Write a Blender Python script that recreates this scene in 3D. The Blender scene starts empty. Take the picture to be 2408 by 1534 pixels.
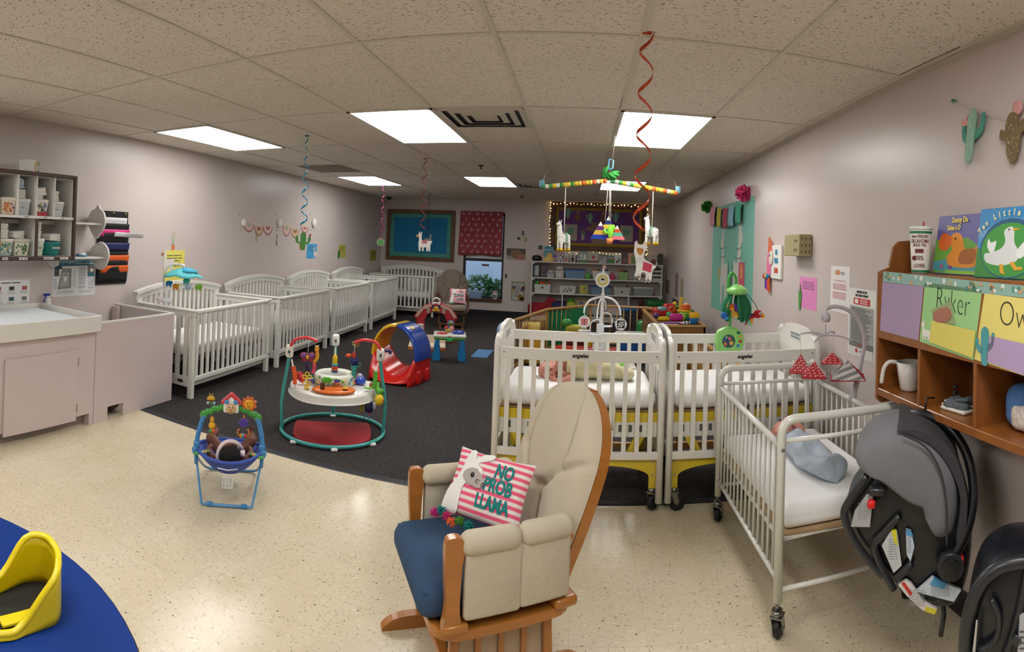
import bpy, math, random
from math import sin, cos, pi, sqrt, atan2
from mathutils import Vector as V, Matrix as M
R = math.radians
C = bpy.context.scene.collection
random.seed(11)
rnd = random.uniform

# ---------------------------------------------------------------- materials
def lin(c):
    if isinstance(c, str):
        c = [int(c[i:i+2], 16)/255 for i in (1, 3, 5)]
    return tuple(x/12.92 if x <= .04045 else ((x+.055)/1.055)**2.4 for x in c)
_m = {}
def mat(c, rough=.5, metal=0, noise=0, nscale=20, bump=0, bscale=60, em=0, alpha=1, coat=0, trans=0, spec=.5, stretch=None):
    key = (c, rough, metal, noise, nscale, bump, bscale, em, alpha, coat, trans, spec, stretch)
    if key in _m: return _m[key]
    m = bpy.data.materials.new('paint_%s_%d' % (str(c).strip('#'), len(_m)))
    m.use_nodes = True
    nt = m.node_tree; b = nt.nodes['Principled BSDF']
    l = lin(c)
    b.inputs['Base Color'].default_value = (*l, 1)
    b.inputs['Roughness'].default_value = rough
    b.inputs['Metallic'].default_value = metal
    b.inputs['Specular IOR Level'].default_value = spec
    b.inputs['Coat Weight'].default_value = coat
    b.inputs['Coat Roughness'].default_value = .1
    b.inputs['Transmission Weight'].default_value = trans
    b.inputs['Alpha'].default_value = alpha
    if em:
        b.inputs['Emission Color'].default_value = (*l, 1)
        b.inputs['Emission Strength'].default_value = em
    if noise or bump:
        tc = nt.nodes.new('ShaderNodeTexCoord'); mp = nt.nodes.new('ShaderNodeMapping')
        nt.links.new(tc.outputs['Object'], mp.inputs[0])
        if stretch: mp.inputs['Scale'].default_value = stretch
    if noise:
        n = nt.nodes.new('ShaderNodeTexNoise'); n.inputs['Scale'].default_value = nscale; n.inputs['Detail'].default_value = 4
        nt.links.new(mp.outputs[0], n.inputs['Vector'])
        r = nt.nodes.new('ShaderNodeMapRange')
        r.inputs['From Min'].default_value = .3; r.inputs['From Max'].default_value = .7
        r.inputs['To Min'].default_value = 1-noise; r.inputs['To Max'].default_value = 1+noise*.6
        nt.links.new(n.outputs['Fac'], r.inputs['Value'])
        mx = nt.nodes.new('ShaderNodeVectorMath'); mx.operation = 'SCALE'
        mx.inputs[0].default_value = l
        nt.links.new(r.outputs[0], mx.inputs['Scale']); nt.links.new(mx.outputs[0], b.inputs['Base Color'])
    if bump:
        n = nt.nodes.new('ShaderNodeTexNoise'); n.inputs['Scale'].default_value = bscale; n.inputs['Detail'].default_value = 3
        nt.links.new(mp.outputs[0], n.inputs['Vector'])
        bp = nt.nodes.new('ShaderNodeBump'); bp.inputs['Strength'].default_value = bump; bp.inputs['Distance'].default_value = .01
        nt.links.new(n.outputs['Fac'], bp.inputs['Height']); nt.links.new(bp.outputs[0], b.inputs['Normal'])
    _m[key] = m
    return m
def plastic(c, r=.3): return mat(c, r, coat=.25)
def cloth(c, n=.08): return mat(c, .9, noise=n, nscale=35, bump=.25, bscale=220, spec=.2)
def wood(c): return mat(c, .35, noise=.22, nscale=6, coat=.3, stretch=(1.5, 1.5, 9))
WHITE = '#efeee8'

# ---------------------------------------------------------------- geometry
def frame_of(d):
    d = V(d).normalized(); u = V((0, 0, 1)) if abs(d.z) < .9 else V((1, 0, 0))
    a = d.cross(u).normalized(); return a, d.cross(a).normalized()
class MB:
    """collects shapes; build() links them as ONE mesh object"""
    def __init__(s): s.v = []; s.f = []; s.mi = []; s.sm = []; s.mats = []; s.T = M()
    def m(s, mt):
        if mt not in s.mats: s.mats.append(mt)
        return s.mats.index(mt)
    def add(s, vs, fs, mt, smooth=False):
        o = len(s.v); k = s.m(mt)
        s.v += [s.T @ V(p) for p in vs]
        for f in fs: s.f.append([i+o for i in f]); s.mi.append(k); s.sm.append(smooth)
        return s
    def box(s, c, d, mt, rz=0, rot=None, ch=0):
        """box centred at c, size d, optional edge chamfer"""
        x, y, z = d[0]/2, d[1]/2, d[2]/2
        Q = rot if rot else M.Rotation(rz, 3, 'Z')
        if ch <= 0:
            vs = [(i*x, j*y, k*z) for i in (-1, 1) for j in (-1, 1) for k in (-1, 1)]
            fs = [(0,1,3,2),(4,6,7,5),(0,4,5,1),(2,3,7,6),(0,2,6,4),(1,5,7,3)]
        else:
            h = min(ch, x*.9, y*.9, z*.9); vs = []; ix = {}
            for i in (-1, 1):
                for j in (-1, 1):
                    for k in (-1, 1):
                        for a in range(3):
                            p = [i*(x-h), j*(y-h), k*(z-h)]; p[a] = (i*x, j*y, k*z)[a]
                            ix[i, j, k, a] = len(vs); vs.append(p)
            fs = []
            B = (-1, 1)
            for t in B:
                fs += [[ix[t,-1,-1,0], ix[t,-1,1,0], ix[t,1,1,0], ix[t,1,-1,0]][::-t],
                       [ix[-1,t,-1,1], ix[-1,t,1,1], ix[1,t,1,1], ix[1,t,-1,1]][::t],
                       [ix[-1,-1,t,2], ix[-1,1,t,2], ix[1,1,t,2], ix[1,-1,t,2]][::-t]]
                for u in B:
                    fs += [[ix[t,u,-1,0], ix[t,u,1,0], ix[t,u,1,1], ix[t,u,-1,1]][::t*u],
                           [ix[t,-1,u,0], ix[t,1,u,0], ix[t,1,u,2], ix[t,-1,u,2]][::-t*u],
                           [ix[-1,t,u,1], ix[1,t,u,1], ix[1,t,u,2], ix[-1,t,u,2]][::t*u]]
                    for w in B:
                        fs.append([ix[t,u,w,0], ix[t,u,w,1], ix[t,u,w,2]][::t*u*w])
        return s.add([Q @ V(p)+V(c) for p in vs], fs, mt)
    def bx(s, x0, x1, y0, y1, z0, z1, mt, ch=0):
        return s.box(((x0+x1)/2, (y0+y1)/2, (z0+z1)/2), (abs(x1-x0), abs(y1-y0), abs(z1-z0)), mt, ch=ch)
    def bar(s, p, q, w, t, mt, up=(0, 0, 1), ch=0):
        """rectangular bar from p to q: w across, t along `up`"""
        p, q = V(p), V(q); d = (q-p); L = d.length; d.normalize(); up = V(up)
        a = d.cross(up)
        if a.length < 1e-4: a = d.cross(V((1, 0, 0)))
        a.normalize(); b = a.cross(d)
        return s.box((p+q)/2, (w, L, t), mt, rot=M((a, d, b)).transposed(), ch=ch)
    def tube(s, pts, r, mt, seg=10, closed=False, cap=True):
        pts = [V(p) for p in pts]; n = len(pts)
        rr = r if hasattr(r, '__len__') else [r]*n
        tan = []
        for i in range(n):
            a = pts[(i-1) % n] if (closed or i) else pts[0]
            b = pts[(i+1) % n] if (closed or i < n-1) else pts[-1]
            tan.append((b-a).normalized())
        u, w = frame_of(tan[0]); vs = []; fs = []
        for i in range(n):
            u = (u-tan[i]*u.dot(tan[i])).normalized(); w = tan[i].cross(u)
            for k in range(seg):
                t = 2*pi*k/seg; vs.append(pts[i]+(u*cos(t)+w*sin(t))*rr[i])
        for i in range(n if closed else n-1):
            for k in range(seg):
                a = i*seg+k; b = i*seg+(k+1) % seg; j = ((i+1) % n)*seg
                fs.append((a, b, j+(k+1) % seg, j+k))
        if cap and not closed:
            fs.append(list(range(seg))[::-1]); fs.append([(n-1)*seg+k for k in range(seg)])
        return s.add(vs, fs, mt, True)
    def cyl(s, p, q, r, mt, r2=None, seg=16):
        k = len(s.f); s.tube([p, q], [r, r if r2 is None else r2], mt, seg)
        s.sm[-1] = s.sm[-2] = False
        return s
    def sph(s, c, r, mt, seg=14, rot=None):
        r = r if hasattr(r, '__len__') else (r, r, r); c = V(c); rg = max(5, seg*2//3)
        vs = []; fs = []; Q = rot or M.Identity(3)
        for i in range(1, rg):
            a = pi*i/rg
            for k in range(seg):
                t = 2*pi*k/seg; vs.append(Q @ V((r[0]*sin(a)*cos(t), r[1]*sin(a)*sin(t), r[2]*cos(a)))+c)
        vs += [Q @ V((0, 0, r[2]))+c, Q @ V((0, 0, -r[2]))+c]; N = len(vs)
        for i in range(rg-2):
            for k in range(seg):
                fs.append((i*seg+k, (i+1)*seg+k, (i+1)*seg+(k+1) % seg, i*seg+(k+1) % seg))
        for k in range(seg):
            fs.append((N-2, k, (k+1) % seg)); fs.append((N-1, (rg-2)*seg+(k+1) % seg, (rg-2)*seg+k))
        return s.add(vs, fs, mt, True)
    def rbox(s, c, d, r, mt, seg=16, rot=None, bulge=0):
        """soft rounded box (cushion, mattress, moulded plastic)"""
        c = V(c); Q = rot or M.Identity(3); r = min(r, d[0]/2-.0005, d[1]/2-.0005, d[2]/2-.0005)
        e = [x/2-r for x in d]; rg = seg; vs = []; fs = []
        sg = lambda x: 1 if x >= 0 else -1
        for i in range(rg+2):
            a = pi*(i-.5)/rg if 0 < i < rg+1 else (0 if i == 0 else pi)
            a = min(max(a, 0), pi)
            for k in range(seg):
                t = 2*pi*(k+.5)/seg; n = (sin(a)*cos(t), sin(a)*sin(t), cos(a))
                sz = sg(n[2]) if abs(n[2]) > 1e-6 else (1 if i <= rg/2 else -1)
                p = V((sg(cos(t))*e[0]+r*n[0], sg(sin(t))*e[1]+r*n[1], sz*e[2]+r*n[2]))
                vs.append(Q @ p+c)
        for i in range(rg+1):
            for k in range(seg):
                fs.append((i*seg+k, (i+1)*seg+k, (i+1)*seg+(k+1) % seg, i*seg+(k+1) % seg))
        fs.append(list(range(seg))); fs.append([(rg+1)*seg+k for k in range(seg)][::-1])
        return s.add(vs, fs, mt, True)
    def grid(s, fn, nu, nv, mt, wrap=False, smooth=True):
        vs = [fn(i/nu, j/nv) for i in range(nu+(0 if wrap else 1)) for j in range(nv+1)]; fs = []
        N = nu if wrap else nu+1
        for i in range(nu):
            for j in range(nv):
                a = i*(nv+1)+j; b = ((i+1) % N)*(nv+1)+j
                fs.append((a, b, b+1, a+1))
        return s.add(vs, fs, mt, smooth)
    def lathe(s, prof, mt, c=(0, 0, 0), seg=20, ax='z', cap=False, sx=1, sy=1):
        c = V(c); vs = []; fs = []; n = len(prof)
        for r, h in prof:
            for k in range(seg):
                t = 2*pi*k/seg; p = (r*cos(t)*sx, r*sin(t)*sy, h)
                if ax == 'y': p = (p[0], h, p[1])
                if ax == 'x': p = (h, p[0], p[1])
                vs.append(V(p)+c)
        for i in range(n-1):
            for k in range(seg):
                a = i*seg+k; b = i*seg+(k+1) % seg
                fs.append((a, b, b+seg, a+seg))
        if cap: fs += [list(range(seg))[::-1], [(n-1)*seg+k for k in range(seg)]]
        return s.add(vs, fs, mt, True)
    def prism(s, poly, t0, t1, mt, ax='y', c=(0, 0, 0)):
        """2D polygon extruded; ax='y': polygon in XZ, 'z': in XY, 'x': in YZ"""
        def P(p, t): return {'y': (p[0], t, p[1]), 'z': (p[0], p[1], t), 'x': (t, p[0], p[1])}[ax]
        n = len(poly); c = V(c)
        vs = [V(P(p, t0))+c for p in poly]+[V(P(p, t1))+c for p in poly]
        fs = [list(range(n)), [n+k for k in range(n)][::-1]]+[(k, k+n, (k+1) % n+n, (k+1) % n) for k in range(n)]
        return s.add(vs, fs, mt)
    def build(s, name, parent=None, bevel=0, sub=0, solid=0, remesh=0, **kw):
        me = bpy.data.meshes.new(name)
        me.from_pydata([tuple(p) for p in s.v], [], s.f)
        for mt in s.mats: me.materials.append(mt)
        me.polygons.foreach_set('material_index', s.mi); me.polygons.foreach_set('use_smooth', s.sm)
        me.update()
        import bmesh
        b = bmesh.new(); b.from_mesh(me); bmesh.ops.recalc_face_normals(b, faces=b.faces)
        b.to_mesh(me); b.free()
        o = bpy.data.objects.new(name, me); C.objects.link(o)
        if parent: o.parent = parent
        if solid:
            q = o.modifiers.new('s', 'SOLIDIFY'); q.thickness = solid; q.offset = 0
        if bevel:
            q = o.modifiers.new('b', 'BEVEL'); q.width = bevel; q.segments = 2; q.limit_method = 'ANGLE'; q.angle_limit = R(35)
            q.harden_normals = False
        if sub:
            q = o.modifiers.new('u', 'SUBSURF'); q.levels = q.render_levels = sub
        if remesh:      # fuse overlapping shapes into one continuous surface
            q = o.modifiers.new('r', 'REMESH'); q.mode = 'VOXEL'; q.voxel_size = remesh; q.use_smooth_shade = True
            q = o.modifiers.new('m', 'SMOOTH'); q.factor = .6; q.iterations = 3
        return tag(o, **kw) if kw else o
def tag(o, label=None, cat=None, group=None, kind=None, loc=None, rz=None, rot=None):
    if label: o['label'] = label
    if cat: o['category'] = cat
    if group: o['group'] = group
    if kind: o['kind'] = kind
    if loc is not None: o.location = loc
    if rz is not None: o.rotation_euler = (0, 0, rz)
    if rot is not None: o.rotation_euler = rot
    return o
def thing(name, label, cat, loc=(0, 0, 0), rz=0, group=None, rot=None):
    o = bpy.data.objects.new(name, None); C.objects.link(o); o.empty_display_size = .1
    return tag(o, label, cat, group, None, loc, rz, rot)
def copy_tree(o, parent=None):
    c = o.copy(); C.objects.link(c); c.parent = parent
    for ch in list(o.children): copy_tree(ch, c)
    return c
def text(body, size, mt, parent, loc=(0, 0, 0), rot=(R(90), 0, 0), name='lettering', ext=.0006, align='CENTER', sx=1, shear=0, bold=0, **kw):
    cu = bpy.data.curves.new(name, 'FONT'); cu.body = body; cu.size = size; cu.extrude = ext; cu.offset = bold
    cu.align_x = align; cu.align_y = 'CENTER'; cu.shear = shear; cu.resolution_u = 4
    f = bpy.data.objects.new(name, cu); me = bpy.data.meshes.new_from_object(f); bpy.data.objects.remove(f)
    me.name = name; me.materials.clear(); me.materials.append(mt)
    o = bpy.data.objects.new(name, me); C.objects.link(o); o.parent = parent; o.location = loc; o.rotation_euler = rot
    o.scale = (sx, 1, 1)
    return tag(o, **kw) if kw else o
def circ(r, n=20, cx=0, cz=0, a0=0, a1=2*pi, rz=None):
    e = 0 if abs(a1-a0-2*pi) < 1e-6 else 1
    return [(cx+r*cos(a0+(a1-a0)*k/(n-e)), cz+(rz or r)*sin(a0+(a1-a0)*k/(n-e))) for k in range(n)]
def smooth_path(pts, n=6, closed=False):
    """Catmull-Rom through points"""
    P = [V(p) for p in pts]; out = []; L = len(P)
    for i in range(L if closed else L-1):
        if closed: a, b, c, d = P[i-1], P[i], P[(i+1) % L], P[(i+2) % L]
        else: a, b, c, d = P[max(i-1, 0)], P[i], P[i+1], P[min(i+2, L-1)]
        for k in range(n):
            t = k/n
            out.append(.5*((2*b)+(c-a)*t+(2*a-5*b+4*c-d)*t*t+(3*b-a-3*c+d)*t**3))
    if not closed: out.append(P[-1])
    return out
def sp2(pts, n=5, closed=True):
    return [(p.x, p.y) for p in smooth_path([(x, y, 0) for x, y in pts], n, closed)]
def rrect(w, h, r, cx=0, cz=0, n=4):
    o = []
    for sx, sz, a in ((1, 1, 0), (-1, 1, 90), (-1, -1, 180), (1, -1, 270)):
        for k in range(n+1):
            t = R(a+90*k/n); o.append((cx+sx*(w/2-r)+r*cos(t), cz+sz*(h/2-r)+r*sin(t)))
    return o

# ---------------------------------------------------------------- room measures
HC, HT = 1.525, 2.44            # eye height, ceiling height
YB, YF = 11.5, -2.6   # right wall, far wall, wall behind the viewer
LA = atan2(.038, 1)             # the left wall runs a little outwards
def xl(y): return -4.05-.038*(y-3)
RA = atan2(.023, 1)             # and so does the right one
def xr(y): return 1.545+.023*(y-2)
YAW, PITCH, ROLL, FP, CY = .1278, .0135, -.0365, 1301.13, 555.97
RM = M.Rotation(YAW, 3, 'Z') @ M.Rotation(PITCH, 3, 'X') @ M.Rotation(ROLL, 3, 'Y')
def ray(px, py):
    a = (px-1204)/FP; return RM @ V((sin(a), cos(a), (CY-py)/FP))
def at(px, py, ax, val):
    """the point of the plane x/y/z = val that the survey photograph shows at (px, py); ax 'l' is the left wall"""
    d = ray(px, py); o = V((0, 0, HC))
    if ax == 'l':
        n = V((1, .038, 0)); p = V((-4.05+val, 3, 0)); return o+d*((p-o).dot(n)/d.dot(n))
    if ax == 'r':
        n = V((1, -.023, 0)); p = V((1.545-val, 2, 0)); return o+d*((p-o).dot(n)/d.dot(n))
    k = 'xyz'.index(ax); return o+d*((val-o[k])/d[k])

class WF:
    """a frame on a wall: local x runs right, z up, -y out of the wall"""
    def __init__(s, wall, px, py, off=0):
        s.ax, s.val = {'l': ('l', off), 'r': ('r', off), 'b': ('y', YB-off)}[wall]
        s.O = at(px, py, s.ax, s.val); s.rz = {'l': R(90)+LA, 'r': -R(90)-RA, 'b': 0}[wall]; s.u = V((cos(s.rz), sin(s.rz), 0))
    def p(s, px, py):
        P = at(px, py, s.ax, s.val); return ((P-s.O).dot(s.u), P.z-s.O.z)
    def thing(s, name, label, cat, group=None): return thing(name, label, cat, s.O, s.rz, group)
def flat(mb, poly, mt, layer=0, t=.0012):
    """thin cut-out lying on the wall plane, stacked in layers"""
    return mb.prism(poly, -(layer+1)*t-.0004, -layer*t-.0004, mt)
def rect(x0, x1, z0, z1): return [(x0, z0), (x1, z0), (x1, z1), (x0, z1)]
def words(mb, x0, x1, z0, z1, n, mt, y=-.002, fill=.55, ragged=.2):
    """rows of small printed words too small to read"""
    r = random.Random(int((x0*7+z1*13+n)*1e4)); dz = (z1-z0)/n
    for k in range(n):
        z = z1-dz*(k+.5); x = x0; e = x1-(x1-x0)*r.uniform(0, ragged)
        while x < e-.002:
            w = min(r.uniform(1.2, 4)*dz*fill*1.6, e-x); mb.box((x+w/2, y, z), (w, .0004, dz*fill*.55), mt); x += w+dz*fill*.7
def paper(wall, tl, br, c, name, label, cat, group=None, tilt=0, t=.0012, off=0):
    F = WF(wall, (tl[0]+br[0])/2, (tl[1]+br[1])/2, off); a, b = F.p(*tl), F.p(*br)
    w, h = abs(b[0]-a[0]), abs(a[1]-b[1]); th = F.thing(name, label, cat, group)
    if tilt: th.rotation_euler = (M.Rotation(F.rz, 3, 'Z') @ M.Rotation(tilt, 3, 'Y')).to_euler()
    flat(MB(), rect(-w/2, w/2, -h/2, h/2), mat(c, .6) if isinstance(c, str) else c, 0, t).build('paper_sheet', th)
    return th, w, h

cam = bpy.data.cameras.new('camera'); camo = bpy.data.objects.new('camera', cam); C.objects.link(camo)
cam.type = 'PANO'; cam.panorama_type = 'CENTRAL_CYLINDRICAL'
cam.central_cylindrical_range_u_min = -1204/FP; cam.central_cylindrical_range_u_max = 1204/FP
cam.central_cylindrical_range_v_min = (CY-1534)/FP; cam.central_cylindrical_range_v_max = CY/FP
cam.central_cylindrical_radius = 1; cam.clip_start = .02
camo.location = (0, 0, HC); camo.rotation_euler = (RM @ M.Rotation(R(90), 3, 'X')).to_euler()
bpy.context.scene.camera = camo
sc = bpy.context.scene
sc.view_settings.view_transform = 'Standard'; sc.view_settings.look = 'None'; sc.view_settings.gamma = 1
sc.view_settings.use_curve_mapping = False; sc.view_settings.exposure = .1
sc.cycles.max_bounces = 5; sc.cycles.diffuse_bounces = 3; sc.cycles.glossy_bounces = 3; sc.cycles.transparent_max_bounces = 10
sc.cycles.use_adaptive_sampling = True; sc.cycles.adaptive_threshold = .04; sc.cycles.adaptive_min_samples = 12
sc.cycles.caustics_reflective = False; sc.cycles.caustics_refractive = False
# ================================================================ setting
def nodes(name):
    m = bpy.data.materials.new(name); m.use_nodes = True; nt = m.node_tree
    return m, nt, nt.nodes['Principled BSDF']
def N(nt, typ, **kw):
    n = nt.nodes.new('ShaderNode'+typ)
    for k, v in kw.items():
        if k in n.inputs: n.inputs[k].default_value = v
        else: setattr(n, k, v)
    return n
def ramp(nt, src, stops):
    r = nt.nodes.new('ShaderNodeValToRGB'); e = r.color_ramp.elements
    while len(e) < len(stops): e.new(.5)
    for q, (p, c) in zip(e, stops): q.position = p; q.color = (*lin(c), 1)
    nt.links.new(src, r.inputs[0]); return r
def mapped(nt, scale=(1, 1, 1), rot=(0, 0, 0)):
    tc = nt.nodes.new('ShaderNodeTexCoord'); mp = nt.nodes.new('ShaderNodeMapping')
    mp.inputs['Scale'].default_value = scale; mp.inputs['Rotation'].default_value = rot
    nt.links.new(tc.outputs['Object'], mp.inputs[0]); return mp.outputs[0]
def mixc(nt, fac, a, b, typ='MIX'):
    x = nt.nodes.new('ShaderNodeMix'); x.data_type = 'RGBA'; x.blend_type = typ
    for i, s in ((0, fac), (6, a), (7, b)):
        if hasattr(s, 'links') or isinstance(s, bpy.types.NodeSocket): nt.links.new(s, x.inputs[i])
        else: x.inputs[i].default_value = s if i == 0 else (*lin(s), 1)
    return x.outputs[2]
def flecks(nt, scale, thr, rot=0, stretch=(1, 1, 1), seed=0):
    """small elongated chips: voronoi cells stretched along one axis"""
    tc = nt.nodes.new('ShaderNodeTexCoord'); mp = nt.nodes.new('ShaderNodeMapping')
    mp.inputs['Scale'].default_value = [scale*s for s in stretch]; mp.inputs['Rotation'].default_value = (0, 0, rot); mp.inputs['Location'].default_value = (seed, seed*.7, 0)
    nt.links.new(tc.outputs['Object'], mp.inputs[0])
    v = nt.nodes.new('ShaderNodeTexVoronoi'); v.inputs['Scale'].default_value = 1; nt.links.new(mp.outputs[0], v.inputs[0])
    a = N(nt, 'Math', operation='LESS_THAN'); nt.links.new(v.outputs['Distance'], a.inputs[0]); a.inputs[1].default_value = thr
    w = nt.nodes.new('ShaderNodeTexWhiteNoise'); nt.links.new(v.outputs['Position'], w.inputs[0])
    b = N(nt, 'Math', operation='LESS_THAN'); nt.links.new(w.outputs['Value'], b.inputs[0]); b.inputs[1].default_value = .34
    c = N(nt, 'Math', operation='MULTIPLY'); nt.links.new(a.outputs[0], c.inputs[0]); nt.links.new(b.outputs[0], c.inputs[1])
    return c.outputs[0]

# vinyl composition tile floor
fm, nt, b = nodes('vinyl_tile')
big = nt.nodes.new('ShaderNodeTexNoise'); big.inputs['Scale'].default_value = 2.2; big.inputs['Detail'].default_value = 6; nt.links.new(mapped(nt), big.inputs[0])
base = ramp(nt, big.outputs['Fac'], [(.3, '#d3c5a6'), (.7, '#dfd2b8')]).outputs[0]
sm = nt.nodes.new('ShaderNodeTexNoise'); sm.inputs['Scale'].default_value = 38; sm.inputs['Detail'].default_value = 5; nt.links.new(mapped(nt), sm.inputs[0])
base = mixc(nt, ramp(nt, sm.outputs['Fac'], [(.52, '#000000'), (.7, '#777777')]).outputs[0], base, '#b7a78e')
base = mixc(nt, flecks(nt, 46, .26, .5, (1, 2.6, 1), 3), base, '#b3a690')
base = mixc(nt, flecks(nt, 34, .19, -.4, (2.8, 1, 1), 9), base, '#93866f')
base = mixc(nt, flecks(nt, 17, .10, .9, (1, 2.2, 1), 17), base, '#64564a')
base = mixc(nt, flecks(nt, 24, .28, 1.9, (1, 2.4, 1), 5), base, '#e0d5bd')
br = nt.nodes.new('ShaderNodeTexBrick'); br.offset = 0; br.inputs['Scale'].default_value = 1; br.inputs['Mortar Size'].default_value = .0012
br.inputs['Brick Width'].default_value = .305; br.inputs['Row Height'].default_value = .305; nt.links.new(mapped(nt), br.inputs[0])
base = mixc(nt, N(nt, 'Math', operation='MULTIPLY').outputs[0], base, '#9c8d78')
mm = [n for n in nt.nodes if n.type == 'MATH'][-1]; nt.links.new(br.outputs['Fac'], mm.inputs[0]); mm.inputs[1].default_value = .35
nt.links.new(base, b.inputs['Base Color']); b.inputs['Roughness'].default_value = .2; b.inputs['Specular IOR Level'].default_value = .45
bn = nt.nodes.new('ShaderNodeTexNoise'); bn.inputs['Scale'].default_value = 7; nt.links.new(mapped(nt), bn.inputs[0])
bp = N(nt, 'Bump', Strength=.12, Distance=.01); nt.links.new(bn.outputs['Fac'], bp.inputs['Height']); nt.links.new(bp.outputs[0], b.inputs['Normal'])
MB().bx(-4.9, 1.9, YF-.1, YB+.1, -.1, 0, fm).build('floor', kind='structure')

# painted walls
WALLC = '#cfc3be'
wallm = mat(WALLC, .32, noise=.03, nscale=1.5, bump=.05, bscale=90, spec=.45)
lpts = [(xl(YF-.1), YF-.1), (xl(YB+.1), YB+.1), (xl(YB+.1)-.15, YB+.1), (xl(YF-.1)-.15, YF-.1)]
MB().prism(lpts, 0, HT+.1, wallm, 'z').build('wall_left', kind='structure')
MB().prism([(xr(YF-.1), YF-.1), (xr(YB+.1), YB+.1), (xr(YB+.1)+.15, YB+.1), (xr(YF-.1)+.15, YF-.1)], 0, HT+.1, wallm, 'z').build('wall_right', kind='structure')
MB().bx(-4.8, 1.6, YF-.15, YF, 0, HT+.1, wallm).build('wall_front', kind='structure')
# far wall with the window opening
WX0, WX1, WZ0, WZ1 = at(1086, 700, 'y', YB).x, at(1181, 700, 'y', YB).x, at(1130, 702, 'y', YB).z, at(1130, 500, 'y', YB).z
w = MB(); w.bx(-4.8, WX0, YB, YB+.2, 0, HT+.1, wallm).bx(WX1, 1.9, YB, YB+.2, 0, HT+.1, wallm)
w.bx(WX0, WX1, YB, YB+.2, 0, WZ0, wallm).bx(WX0, WX1, YB, YB+.2, WZ1, HT+.1, wallm).build('wall_back', kind='structure')

# acoustic tile ceiling
GX, GY, TW, TL = -.413, 2.358, .64, 1.28
cm, nt, b = nodes('acoustic_tile')
cb = nt.nodes.new('ShaderNodeTexNoise'); cb.inputs['Scale'].default_value = 1.4; nt.links.new(mapped(nt), cb.inputs[0])
base = ramp(nt, cb.outputs['Fac'], [(.3, '#e2dacc'), (.7, '#e9e1d5')]).outputs[0]
dark = mixc(nt, flecks(nt, 34, .27, 0, (1, 3.2, 1), 2), base, '#857867')
dark = mixc(nt, flecks(nt, 55, .26, .3, (1, 2.4, 1), 12), dark, '#a3978a')
dark = mixc(nt, flecks(nt, 90, .25, 0, (1.4, 1, 1), 7), dark, '#b3a899')
nt.links.new(dark, b.inputs['Base Color']); b.inputs['Roughness'].default_value = .95
bn = nt.nodes.new('ShaderNodeTexNoise'); bn.inputs['Scale'].default_value = 60; nt.links.new(mapped(nt), bn.inputs[0])
bp = N(nt, 'Bump', Strength=.3, Distance=.005); nt.links.new(bn.outputs['Fac'], bp.inputs['Height']); nt.links.new(bp.outputs[0], b.inputs['Normal'])
ceil = MB().bx(-4.8, 1.9, YF-.1, YB+.1, HT, HT+.08, cm).build('ceiling', kind='structure')
g = MB(); gm = mat('#d6cfc0', .5)
x = GX-6*TW
while x < 1.75:
    g.bx(x-.012, x+.012, YF, YB, HT-.006, HT+.002, gm); x += TW
y = GY-3*TL
while y < YB:
    if y > YF: g.bx(xl(y), xr(y), y-.012, y+.012, HT-.0055, HT+.002, gm)
    y += TL
g.build('ceiling_grid', ceil)
g = MB(); sh = mat('#4a4036', .9)   # gaps beside the tees where tiles sit unevenly
for i in range(-6, 4):
    for j in range(-1, 7):
        x, y = GX+i*TW, GY+j*TL
        if xl(y)+.1 < x < xr(y)-.05 and (i*7+j*3) % 3 == 0: g.bx(x+.012, x+.012+rnd(.05, .3), y+.012, y+.016, HT-.002, HT, sh)
        if (i*5+j) % 3 == 0 and xl(y)+.1 < x < xr(y): g.bx(x-.015, x-.012, y-rnd(.1, .5), y-.02, HT-.002, HT, sh)
g.build('tile_gap', ceil)
g = MB(); am = mat('#c9c0b2', .6)    # wall angle
g.prism([(xr(YF), YF), (xr(YB), YB), (xr(YB)-.02, YB), (xr(YF)-.02, YF)], HT-.02, HT, am, 'z').bx(-4.5, 1.75, YB-.02, YB, HT-.012, HT, am)
g.prism([(xl(YF), YF), (xl(YB), YB), (xl(YB)+.02, YB), (xl(YF)+.02, YF)], HT-.012, HT, am, 'z').build('trim_1', kind='structure')
blackb = mat('#17161a', .45, coat=.2)
MB().prism([(xr(YF), YF), (xr(YB), YB), (xr(YB)-.012, YB), (xr(YF)-.012, YF)], 0, .11, blackb, 'z').build('baseboard_right', kind='structure')
MB().bx(-4.35, 1.74, YB-.012, YB, 0, .11, blackb).build('baseboard_back', kind='structure')
MB().prism([(xl(YF), YF), (xl(YB), YB), (xl(YB)+.012, YB), (xl(YF)+.012, YF)], 0, .11, blackb, 'z').build('baseboard_left', kind='structure')

# carpet
pm, nt, b = nodes('carpet_pile')
n1 = nt.nodes.new('ShaderNodeTexNoise'); n1.inputs['Scale'].default_value = 260; n1.inputs['Detail'].default_value = 3; nt.links.new(mapped(nt, (1, .25, 1)), n1.inputs[0])
n2 = nt.nodes.new('ShaderNodeTexNoise'); n2.inputs['Scale'].default_value = 90; n2.inputs['Detail'].default_value = 2; nt.links.new(mapped(nt, (.3, 1, 1)), n2.inputs[0])
base = ramp(nt, n1.outputs['Fac'], [(.3, '#2b2a2c'), (.5, '#3a3838'), (.72, '#524e48')]).outputs[0]
base = mixc(nt, ramp(nt, n2.outputs['Fac'], [(.5, '#000000'), (.62, '#999999')]).outputs[0], base, '#2b2c3a')
base = mixc(nt, flecks(nt, 60, .3, 0, (1, 1, 1), 4), base, '#5c4136')
nt.links.new(base, b.inputs['Base Color']); b.inputs['Roughness'].default_value = 1; b.inputs['Specular IOR Level'].default_value = .1
bp = N(nt, 'Bump', Strength=.3, Distance=.004); nt.links.new(n1.outputs['Fac'], bp.inputs['Height']); nt.links.new(bp.outputs[0], b.inputs['Normal'])
YC = 3.34
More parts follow.
